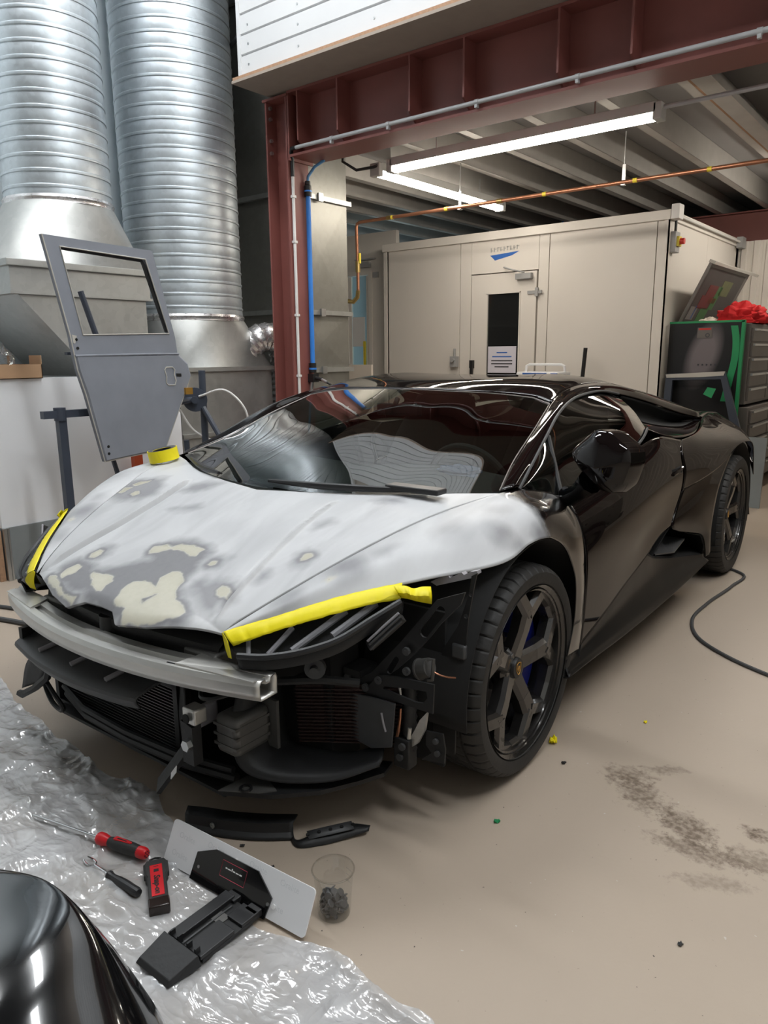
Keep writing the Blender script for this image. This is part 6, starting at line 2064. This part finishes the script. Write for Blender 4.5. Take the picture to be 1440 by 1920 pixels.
# plastic sheet
def film_mat():
    m = bpy.data.materials.new('polythene')
    m.use_nodes = True
    nt = m.node_tree
    nt.nodes.clear()
    N, L = nt.nodes, nt.links
    out = N.new('ShaderNodeOutputMaterial')
    tr = N.new('ShaderNodeBsdfTransparent')
    tr.inputs[0].default_value = (0.92, 0.93, 0.94, 1)
    df = N.new('ShaderNodeBsdfDiffuse')
    df.inputs[0].default_value = (0.72, 0.73, 0.75, 1)
    gl = N.new('ShaderNodeBsdfGlossy')
    gl.inputs['Roughness'].default_value = 0.15
    tc = N.new('ShaderNodeTexCoord')
    dn = N.new('ShaderNodeTexNoise')
    dn.inputs['Scale'].default_value = 5
    dn.inputs['Detail'].default_value = 3
    L.new(tc.outputs['Object'], dn.inputs['Vector'])
    dv = N.new('ShaderNodeVectorMath')
    dv.operation = 'MULTIPLY_ADD'
    dv.inputs[1].default_value = (0.16, 0.16, 0.16)
    L.new(dn.outputs['Color'], dv.inputs[0])
    L.new(tc.outputs['Object'], dv.inputs[2])
    hs = None
    for (sc, wt, st) in ((5, 1.0, (1, 2.4, 1)), (11, 0.5, (2.2, 1, 1)), (27, 0.2, (1, 2.5, 1))):
        mp = N.new('ShaderNodeMapping')
        mp.inputs['Scale'].default_value = st
        mp.inputs['Rotation'].default_value = (0, 0, sc * 0.3)
        L.new(dv.outputs[0], mp.inputs[0])
        vo = N.new('ShaderNodeTexVoronoi')
        vo.inputs['Scale'].default_value = sc
        L.new(mp.outputs[0], vo.inputs['Vector'])
        mu = N.new('ShaderNodeMath')
        mu.operation = 'MULTIPLY_ADD'
        mu.inputs[1].default_value = wt
        L.new(vo.outputs['Distance'], mu.inputs[0])
        if hs is None:
            mu.inputs[2].default_value = 0
        else:
            L.new(hs, mu.inputs[2])
        hs = mu.outputs[0]
    bp = N.new('ShaderNodeBump')
    bp.inputs['Strength'].default_value = 0.55
    bp.inputs['Distance'].default_value = 0.022
    L.new(hs, bp.inputs['Height'])
    L.new(bp.outputs[0], gl.inputs['Normal'])
    L.new(bp.outputs[0], df.inputs['Normal'])
    n2 = N.new('ShaderNodeTexNoise')
    n2.inputs['Scale'].default_value = 3.5
    n2.inputs['Detail'].default_value = 5
    L.new(tc.outputs['Object'], n2.inputs['Vector'])
    r = N.new('ShaderNodeMapRange')
    r.inputs['From Min'].default_value = 0.3
    r.inputs['From Max'].default_value = 0.7
    r.inputs['To Min'].default_value = 0.28
    r.inputs['To Max'].default_value = 0.62
    L.new(n2.outputs['Fac'], r.inputs[0])
    m1 = N.new('ShaderNodeMixShader')
    L.new(r.outputs[0], m1.inputs[0])
    L.new(tr.outputs[0], m1.inputs[1])
    L.new(df.outputs[0], m1.inputs[2])
    lw = N.new('ShaderNodeLayerWeight')
    lw.inputs['Blend'].default_value = 0.5
    L.new(bp.outputs[0], lw.inputs['Normal'])
    pw = N.new('ShaderNodeMath')
    pw.operation = 'POWER'
    pw.inputs[1].default_value = 4.0
    L.new(lw.outputs['Facing'], pw.inputs[0])
    ad = N.new('ShaderNodeMath')
    ad.operation = 'MULTIPLY_ADD'
    ad.inputs[1].default_value = 0.8
    ad.inputs[2].default_value = 0.12
    ad.use_clamp = True
    L.new(pw.outputs[0], ad.inputs[0])
    m2 = N.new('ShaderNodeMixShader')
    L.new(ad.outputs[0], m2.inputs[0])
    L.new(m1.outputs[0], m2.inputs[1])
    L.new(gl.outputs[0], m2.inputs[2])
    L.new(m2.outputs[0], out.inputs[0])
    return m


M['film'] = film_mat()
EDGE = [(-1.9, -.52), (-1.065, -.675), (-.72, -.76), (-.435, -.775), (-.15, -.80), (.162, -.775), (.36, -.845), (.45, -.885), (.62, -.93), (.80, -.93), (.90, -.90), (1.0, -.885), (1.12, -.90), (1.22, -.90), (1.42, -1.0), (1.6, -1.1)]
ex = np.array([e[0] for e in EDGE])
ey = np.array([e[1] for e in EDGE])


def film_h(x, y):
    """crumple height of the sheet above the floor"""
    p = Vector((x * 4.2, y * 4.2, 0))
    w = Vector((fbm(p * .6 + Vector((9, 0, 0)), 2), fbm(p * .6 + Vector((0, 7, 0)), 2), 0))
    a = 1 - abs(noise.fractal(p + w * .8, .9, 2.0, 3)) * 2.2
    c = 1 - abs(noise.fractal(p * 2.6 + w, .9, 2.0, 2)) * 2.0
    return max(0.0, a)**2 * .011 + max(0.0, c)**3 * .005


NX, NY = 320, 170
xs = np.linspace(-1.9, 1.6, NX)
Gp = np.zeros((NY, NX, 3))
for i, x in enumerate(xs):
    yt = np.interp(x, ex, ey) + .02 * fbm((x * 6, 0, 0), 3)
    for j in range(NY):
        y = yt + (-2.25 - yt) * (j / (NY - 1))**1.25
        hgt = film_h(x, y) + 0.0025
        d = yt - y
        if d < .05:
            hgt += .012 * max(0, 1 - d / .05) * max(0.0, .3 + fbm((x * 5, 3, 0), 2))
        # pressed flat under the things that lie on it
        flat = 1.0
        for (cx, cy, r) in ((.30, -1.0, .07), (.40, -.98, .07), (.2, -1.02, .06), (.47, -1.0, .07), (.52, -1.02, .08), (.55, -1.02, .06), (.62, -.93, .12), (.66, -1.0, .14), (.75, -.93, .12), (.85, -.9, .1), (.9, -1.1, .1), (.1, -1.03, .05), (0, -1.05, .05)):
            dd = math.hypot(x - cx, y - cy)
            flat = min(flat, max(.12, min(1, (dd - r * .4) / (r * .6))))
        Gp[j, i] = (x, y, hgt * flat + .001)
sheet = MB().grid(Gp, True).build('plastic_sheet', M['film'], angle=180)
tag(sheet, 'crumpled clear plastic sheet spread on the floor in front of the car', 'plastic sheet')


# red long screwdriver
def along(p0, p1):
    p0, p1 = Vector(p0), Vector(p1)
    d = (p1 - p0).normalized()
    return frame(p0, d, Vector((0, 0, 1)).cross(d) if abs(d.z) < .9 else (0, 1, 0))


def revolve_x(b, prof, n=20, M_=None):
    RX = Matrix(((0, 0, 1, 0), (1, 0, 0, 0), (0, 1, 0, 0), (0, 0, 0, 1)))
    return b.lathe(prof, (M_ or Matrix.Identity(4)) @ RX, n)


T = along((-.033, -1.052, .012), (.385, -.962, .026))
o = empty('red_screwdriver', (0, 0, 0))
o.matrix_basis = T
tag(o, 'long screwdriver with red and black handle lying on the plastic sheet', 'screwdriver')
revolve_x(MB(), [(.0005, 0), (.003, .002), (.0038, .02), (.0038, .262)]).build('shaft', M['chrome'], o)
revolve_x(MB(), [(.0045, .255), (.014, .257), (.0165, .262), (.0165, .275), (.0125, .292), (.011, .300), (.0145, .315)]).build('red_collar', M['red_tool'], o)
revolve_x(MB(), [(.0125, .298), (.0165, .318), (.0178, .345), (.0168, .375), (.0150, .400), (.0150, .402)], 24).build('grip', M['rubber'], o)
revolve_x(MB(), [(.0150, .400), (.0155, .410), (.0150, .420), (.011, .427), (.0005, .428)]).build('red_end', M['red_tool'], o)
MB().prism([(.318, -.005), (.322, -.007), (.375, -.0035), (.378, 0), (.375, .0035), (.322, .007), (.318, .005)], .0150, .0183).build('red_inlay', M['red_tool'], o)
MB().prism([(.328, -.002), (.36, -.0015), (.36, .0015), (.328, .002)], .0180, .0187).build('black_mark', M['black_plastic'], o)
for i in range(7):
    a = 2 * math.pi * i / 6
    r = .007 if i < 6 else 0
    MB().cyl((.4275, r * math.cos(a), r * math.sin(a)), (.4287, r * math.cos(a), r * math.sin(a)), .0018, 6).build('end_dimple', M['black_plastic'], o)

T = along((.262, -1.062, .012), (.487, -1.050, .018))
o = empty('trim_tool', (0, 0, 0))
o.matrix_basis = T
tag(o, 'short trim tool with black handle and forked bent steel tip on the sheet', 'trim tool')
revolve_x(MB(), [(.0006, .098), (.0105, .100), (.0115, .104), (.009, .112), (.0085, .122), (.0115, .145), (.0125, .170), (.0115, .195), (.0120, .212), (.0095, .220), (.0005, .222)], 12).build('handle', M['black_plastic'], o, angle=20)
MB().tube([tuple(p) for p in cr([(.10, 0, 0), (.075, 0, .001), (.05, .002, -.001), (.035, .004, -.003)], 14)], [.0035] * 14, 8).build('shaft', M['chrome'], o)
for s in (-1, 1):
    MB().tube([tuple(p) for p in cr([(.037, .004, -.003), (.025, .004 + s * .009, -.004), (.010, .004 + s * .010, -.002), (-.005, .004 + s * .006, .002)], 10)], [.003, .0032, .0033, .0033, .0032, .003, .0028, .0024, .002, .0012], 8).build('fork_prong', M['chrome'], o)

# red and black inspection torch
o = empty('inspection_torch', (0, 0, 0))
o.matrix_basis = along((.401, -.950, .004), (.578, -1.058, .004))
tag(o, 'red and black flat work torch lying on the plastic sheet', 'torch')
b = MB().prism([(.02, -.022), (.03, -.027), (.075, -.027), (.085, -.023), (.17, -.022), (.172, .022), (.085, .023), (.075, .027), (.03, .027), (.02, .022)], 0, .024, None, inset=.004)
b.build('body', M['rubber'], o, smooth=False)
MB().prism([(.045, -.0145), (.158, -.0145), (.158, .0145), (.045, .0145)], .020, .0252).build('red_face', M['red_tool'], o, smooth=False)
MB().box((.165, -.024, .001), (.198, .024, .027)).build('lamp_end', mat('torch_lens', (0.02, 0.012, 0.01), 0.2), o, bevel=0.003)
MB().tube([(.022, -.012, .012), (.006, -.013, .013), (.002, 0, .013), (.006, .013, .013), (.022, .012, .012)], .0025, 6).build('hanging_hook', M['black_plastic'], o)
for s in (-1, 1):
    MB().box((.028, s * .026 - .004, .004), (.072, s * .026 + .004, .020)).build('side_ridge', M['rubber'], o, bevel=0.002)
TM = Matrix.Translation((.118, 0, .0255))
text_mesh('Snap-on', .0205, M['black_plastic'], o, TM, depth=.0004, bold=.0006, shear=.2)
MB().box((.062, -.006, .0252), (.072, .006, .0257)).build('logo_block', M['black_plastic'], o, smooth=False)
MB().box((.051, -.006, .0252), (.0525, .006, .0257)).build('thin_bar', M['black_plastic'], o, smooth=False)

# number-plate holder: black bracket with a blank white plate
o = empty('plate_holder', (0, 0, 0))
tag(o, 'black number-plate bracket with a blank white plate tipped on its edge', 'plate holder')
# plate stands on its long edge, from (.375,-.945) to (.883,-.90) on the floor, leaning back
P0 = Vector((.416, -.935, .008))
P1 = Vector((.885, -.900, .008))
xd = (P1 - P0).normalized()
up = Vector((-.26, .42, .87)).normalized()
up = (up - xd * up.dot(xd)).normalized()
PF = frame(P0, xd, up)
L_ = (P1 - P0).length


def rounded(w, h, r, n=5):
    out = []
    for (cx, cy, a0_) in ((w - r, r, -math.pi / 2), (w - r, h - r, 0), (r, h - r, math.pi / 2), (r, r, math.pi)):
        for i in range(n + 1):
            a = a0_ + math.pi / 2 * i / n
            out.append((cx + r * math.cos(a), cy + r * math.sin(a)))
    return out


HP = .105
pb = MB().prism(rounded(L_, HP, .010), -.002, .002, PF).build('white_plate', mat('plate_white', (0.80, 0.80, 0.81), 0.35, var=0.02), o, smooth=False)
for (x, y) in ((.06, .075), (.16, .085), (.37, .03), (.40, .085), (.30, .09), (.05, .03)):
    text_mesh('Oralite', .020, mat('plate_print', (0.68, 0.69, 0.70), 0.4, var=0.02) if 'plate_print' not in bpy.data.materials else bpy.data.materials['plate_print'], pb, PF @ Matrix.Translation((x, y, .0021)) , depth=.0001)
# glossy cut-corner backing
bp_ = MB().prism([(.105, -.004), (.355, -.004), (.362, .045), (.305, .085), (.165, .085), (.108, .060)], .0025, .0065, PF).build('black_backing', M['gloss_black'], o, smooth=False)
M['red_line'] = mat('red_line', (0.35, 0.02, 0.05), 0.4)
MB().tube([tuple(PF @ Vector(p)) for p in ((.195, .072, .0066), (.275, .072, .0066), (.275, .036, .0066), (.195, .036, .0066))], .0008, 4, closed=True).build('red_border', M['red_line'], bp_)
for (x0_, x1_, hh_) in ((.208, .214, .003), (.216, .226, .0025), (.228, .231, .006), (.233, .240, .003), (.242, .252, .0025), (.254, .262, .003)):
    MB().prism([(x0_, .056), (x1_, .056), (x1_, .056 + hh_), (x0_, .056 + hh_)], .0066, .0069, PF).build('small_print', M['paper'], bp_, smooth=False)
for x in (.125, .355):
    MB().cyl(tuple(PF @ Vector((x, .03, .0064))), tuple(PF @ Vector((x, .03, .008))), .004, 8).build('screw', M['steel'], bp_)
for x in (.165, .23, .37):
    MB().cyl(tuple(PF @ Vector((x, .081 if x < .3 else .03, .003))), tuple(PF @ Vector((x, .081 if x < .3 else .03, .0045))), .006, 8).build('adhesive_pad', M['paper'], bp_)
# flat bracket running from the plate toward the camera, on the sheet
B0 = Vector((.708, -.925, .012))
B1 = Vector((.712, -1.155, .012))
xd2 = (B1 - B0).normalized()
BF = frame(B0, xd2, Vector((0, 0, 1)).cross(xd2))
br = MB()
br.box((0, -.056, 0), (.16, .056, .010), BF)
br.build('bracket_base', M['black_matt'], o, smooth=False, bevel=0.002)
MB().box((.0, -.056, .010), (.165, -.024, .022), BF).box((.0, .006, .010), (.05, .056, .018), BF).box((.07, .002, .010), (.165, .056, .020), BF).build('raised_pad', M['black_plastic'], o, smooth=False, bevel=0.002)
MB().box((.02, -.014, .010), (.16, -.010, .014), BF).build('seam_rib', M['grey_plastic'], o, smooth=False)
MB().box((.045, -.020, .0101), (.075, .01, .0125), BF).build('pale_scuff', M['alu_dull'], o, smooth=False)
MB().add([tuple(BF @ Vector(p)) for p in ((.165, -.062, 0), (.245, -.062, 0), (.245, .050, 0), (.165, .060, 0), (.170, -.060, .028), (.238, -.056, .012), (.238, .045, .012), (.170, .056, .028))],
         [(0, 3, 2, 1), (4, 5, 6, 7), (0, 1, 5, 4), (1, 2, 6, 5), (2, 3, 7, 6), (3, 0, 4, 7)]).build('bracket_foot', M['black_matt'], o, smooth=False, bevel=0.002)
for y in (-.042, -.016, .016, .042):
    MB().box((.155, y - .002, .010), (.168, y + .002, .034), BF).build('foot_rib', M['black_plastic'], o, smooth=False)
for y in (-.035, .035):
    MB().box((-.012, y - .015, .0), (.012, y + .02, .018), BF).build('hinge_lug', M['black_plastic'], o, smooth=False, bevel=0.002)

# clear cup with trim clips
CUPX, CUPY = .876, -.792
o = empty('clear_cup', (CUPX, CUPY, 0))
tag(o, 'clear plastic measuring cup holding black trim clips, on the bare floor', 'cup')
MB().lathe([(.001, .0012), (.037, .0012), (.0385, .004), (.0465, .112), (.0500, .113), (.0508, .115), (.0496, .117), (.0465, .116)], n=48).build('cup_wall', M['clear_cup'], o)
for z in (.06, .075, .09):
    MB().lathe([(.0385 + .008 * z / .112 + .0003, z), (.0385 + .008 * z / .112 + .0003, z + .001)], None, 20, False, 1.0, 1.6).build('scale_mark', M['ink_pale'], o)
random.seed(11)
clip = None
cl_i = 0
for layer in range(5):
    n_ = (9, 9, 8, 7, 5)[layer]
    for k in range(n_):
        a = 2 * math.pi * k / n_ + layer * .5
        r = .025 if k else .004
        if layer == 4:
            r *= .6
        loc = (CUPX + r * math.cos(a), CUPY + r * math.sin(a), .013 + layer * .0095)
        rot = (random.uniform(-1.2, 1.2), random.uniform(-1.2, 1.2), random.uniform(0, 6))
        if clip is None:
            b = MB().lathe([(.0005, .0050), (.0085, .0045), (.0100, .003), (.0100, .0022), (.0045, .002), (.004, -.002), (.0052, -.0045), (.0035, -.0085), (.0005, -.009)], n=10)
            clip = b.build('trim_clip', M['grey_plastic'], angle=40)
            clip.location = loc
            clip.rotation_euler = rot
            c = clip
        else:
            c = clip.copy()
            COL.objects.link(c)
            c.location = loc
            c.rotation_euler = rot
        tag(c, 'small black plastic trim clip lying in the clear cup', 'clip', 'trim clips in the cup')

# removed splitter pieces lying under the nose
o = empty('splitter_section', (.45, -.70, 0))
tag(o, 'curved black plastic splitter section lying behind the white plate', 'splitter')
f_ = cr([(-.105, -.118, 0), (-.06, -.10, 0), (.02, -.065, 0), (.10, -.015, 0), (.16, .035, 0)], 24)
b_ = cr([(-.13, -.085, 0), (-.085, -.06, 0), (.0, -.02, 0), (.08, .03, 0), (.14, .075, 0)], 24)
Gs_ = np.stack([f_ + np.array([.006, -.006, .003]), f_ + np.array([.002, -.002, .010]), f_ + np.array([-.004, .006, .016]), f_ + np.array([-.008, .010, .040]), b_ + np.array([0, 0, .046])])
MB().grid(Gs_).build('section', M['black_matt'], o, solid=0.005)
MB().lathe([(.004, -.002), (.008, -.002), (.008, .002), (.004, .002)], Matrix.Translation((-.03, -.082, .024)) @ Matrix.Rotation(math.pi / 2, 4, 'X'), 14, True).build('grommet', M['steel'], o)
o = empty('lip_strip', (.69, -.60, 0))
tag(o, 'thin black lip strip with slotted holes lying on the floor beside the cup', 'trim strip')
in_ = cr([(-.13, -.025, .008), (-.10, -.045, .008), (-.062, -.070, .010), (-.028, -.012, .018), (.022, .062, .022), (.062, .090, .018)], 40)
ou_ = cr([(-.13, -.035, .003), (-.10, -.060, .003), (-.045, -.085, .003), (.0, -.040, .004), (.045, .030, .010), (.072, .072, .016)], 40)
MB().grid(np.stack([ou_, (ou_ + in_) / 2 + np.array([0, 0, .004]), in_])).build('strip', M['black_matt'], o, solid=0.003)
hc = cr([(-.045, -.045, .017), (-.01, -.005, .024), (.03, .052, .027)], 5)
MB().grid(np.stack([hc + np.array([.014, -.008, -.002]), hc + np.array([-.010, .008, .003])])).build('clip_plate', M['grey_plastic'], o, solid=0.002)
for i in range(5):
    p = hc[i] + np.array([.002, 0, .001])
    MB().cyl((p[0], p[1], p[2]), (p[0], p[1], p[2] + .003), .005, 8).build('slot_hole', M['black_void'], o)

# black bumper piece at the lower left corner, close to the camera
o = empty('black_bumper_piece', (.9, -1.45, 0))
tag(o, 'glossy black bumper panel standing at the lower left corner of the photo', 'bumper')
rows = [
    [(.30, -1.62, .40), (.62, -1.50, .405), (.775, -1.41, .405), (.90, -1.41, .395), (1.00, -1.43, .36), (1.12, -1.46, .30), (1.22, -1.50, .22)],
    [(.30, -1.53, .36), (.60, -1.42, .375), (.775, -1.375, .385), (.90, -1.365, .36), (1.00, -1.375, .315), (1.10, -1.39, .26), (1.19, -1.41, .18)],
    [(.30, -1.50, .25), (.60, -1.39, .26), (.78, -1.34, .27), (.90, -1.325, .25), (.99, -1.32, .21), (1.07, -1.325, .16), (1.13, -1.33, .10)],
    [(.30, -1.50, .10), (.60, -1.40, .10), (.78, -1.34, .10), (.90, -1.32, .09), (.98, -1.31, .07), (1.04, -1.31, .04), (1.08, -1.31, .004)]]
pre = [[(.30, -1.95, .30), (.62, -1.86, .32), (.85, -1.80, .34), (1.0, -1.76, .33), (1.12, -1.74, .29), (1.25, -1.73, .22), (1.36, -1.72, .13)],
       [(.30, -1.78, .385), (.62, -1.68, .395), (.82, -1.61, .40), (.96, -1.58, .39), (1.07, -1.58, .35), (1.19, -1.59, .28), (1.30, -1.60, .19)]]
Gb = loft(pre + rows, 60, 48, uni=False)
Gb = Gb - np.array([.9, -1.45, 0])
MB().grid(Gb).build('panel_skin', M['gloss_black'], o, solid=0.005, angle=60)

# hoses and leads on the floor
pts = cr([(.60, 2.75, .012), (.86, 2.70, .008), (.96, 2.62, .008), (.97, 2.35, .008), (.945, 1.95, .008), (.955, 1.68, .008), (1.05, 1.45, .008), (1.22, 1.30, .008), (1.42, 1.20, .008), (1.75, 1.10, .008)], 70)
o = MB().tube(pts, .008, 8).build('floor_lead', M['grey_plastic'])
tag(o, 'dark grey lead curving over the floor beside the rear tyre', 'cable')
for (pp, lab) in (([(-2.3, -.42, .010), (-1.93, -.285, .010), (-1.68, -.20, .010), (-1.2, -.02, .010), (-.9, .1, .010)], 'dark hose on the floor at the left edge, the farther one'),
                  ([(-2.2, -.62, .012), (-1.73, -.372, .012), (-1.55, -.32, .012), (-1.2, -.2, .012), (-.9, -.05, .012)], 'thicker dark hose on the floor at the left edge, the nearer one')):
    o = MB().tube(cr(pp, 30), pp[0][2], 8).build('floor_hose', M['grey_plastic'])
    tag(o, lab, 'hose')
# scraps
def scrap(name, label, m, x, y, sz, seed, cat='scrap'):
    b = MB()
    n_ = 9
    vs_ = []
    for i in range(n_):
        for j in range(n_):
            u, v = i / (n_ - 1) - .5, j / (n_ - 1) - .5
            vs_.append((u * sz * 2, v * sz * 1.4, max(0, sz * .5 + sz * .9 * fbm((u * 3 + seed, v * 3, 0), 3))))
    fs = [(i * n_ + j, (i + 1) * n_ + j, (i + 1) * n_ + j + 1, i * n_ + j + 1) for i in range(n_ - 1) for j in range(n_ - 1)]
    o = b.add(vs_, fs).build(name, m, solid=0.0008)
    o.location = (x, y, .001)
    o.rotation_euler = (0, 0, seed)
    tag(o, label, cat)
    return o


scrap('tape_scrap', 'crumpled scrap of yellow tape beside the front tyre', M['yellow'], .935, .225, .018, 2.0, 'tape scrap')
q = (1.0, 1.0)
for (x, y, nm, lab, mm, sz) in ((1.13, .546, 'tape_scrap', 'tiny yellow flake on the open floor right of the front wheel', 'yellow', .007),
                               (1.005, -.265, 'green_scrap', 'small green scrap on the floor in front of the wheel', 'green_tape', .008),
                               (1.02, .125, 'black_clip_scrap', 'small black hook-shaped scrap on the floor by the front tyre', 'black_plastic', .007),
                               (.65, -.776, 'dirt_crumb', 'dark crumb of dirt on the floor between plate and lip strip', 'black_plastic', .005),
                               (.526, -.768, 'dirt_crumb', 'dark crumb of dirt on the floor beside the splitter section', 'black_plastic', .006),
                               (1.54, -.397, 'dirt_crumb', 'small grey crumb on the bare floor at lower right', 'grey_plastic', .006)):
    scrap(nm, lab, M[mm], x, y, sz, x * 7, 'scrap')

# ------------------------------------------------------------------ vehicle parked to the right, outside the frame (mirrored in the car's flank)
green = mat('coach_green', (0.012, 0.028, 0.020), 0.25, var=0.1, coat=0.8)
v = empty('parked_off_roader', (3.15, 2.2, 0), math.radians(90))
tag(v, 'dark green off-road vehicle parked right of the frame, mirrored in the black door', 'vehicle')
side = [(-2.1, .45), (-1.75, .45), (-1.72, .62), (-1.62, .80), (-1.40, .90), (-1.18, .80), (-1.08, .62), (-1.05, .45), (.85, .45), (.88, .62), (.98, .80), (1.2, .90), (1.42, .80), (1.52, .62), (1.55, .45), (2.0, .45), (2.05, 1.15), (.75, 1.18), (-2.1, 1.18)]
XZ = Matrix(((1, 0, 0, 0), (0, 0, 1, 0), (0, 1, 0, 0), (0, 0, 0, 1)))
MB().prism(side, -.85, .85, XZ).build('lower_body', green, v, smooth=False)
cabp = [(-2.1, 1.18), (.70, 1.18), (.48, 1.72), (-2.08, 1.76)]
MB().prism(cabp, -.80, -.76, XZ).prism(cabp, .76, .80, XZ).build('cab_sides', M['window_dark'], v, smooth=False)
MB().box((-2.12, -.82, 1.74), (.52, .82, 1.84)).build('roof', M['paper'], v, bevel=0.03)
for x in (-2.06, -1.0, -.1, .55):
    MB().box((x - .04, -.815, 1.18), (x + .04, .815, 1.76)).build('pillar', green, v, smooth=False)
MB().box((.70, -.70, 1.18), (2.03, .70, 1.26)).build('bonnet', green, v, bevel=0.03)
MB().box((2.03, -.85, .45), (2.16, .85, .62)).build('bumper', M['black_plastic'], v, bevel=0.01)
for x in (-1.40, 1.20):
    for s in (-1, 1):
        MB().lathe([(.20, -.11), (.34, -.11), (.37, -.08), (.37, .08), (.34, .11), (.20, .11)], Matrix.Translation((x, s * .74, .37)) @ Matrix.Rotation(math.pi / 2, 4, 'X'), 40, True).build('tyre', M['rubber'], v)
        MB().lathe([(.001, .03), (.08, .05), (.20, .02), (.20, -.05), (.001, -.05)], Matrix.Translation((x, s * .78, .37)) @ Matrix.Rotation(-s * math.pi / 2, 4, 'X'), 30).build('wheel_disc', green, v)
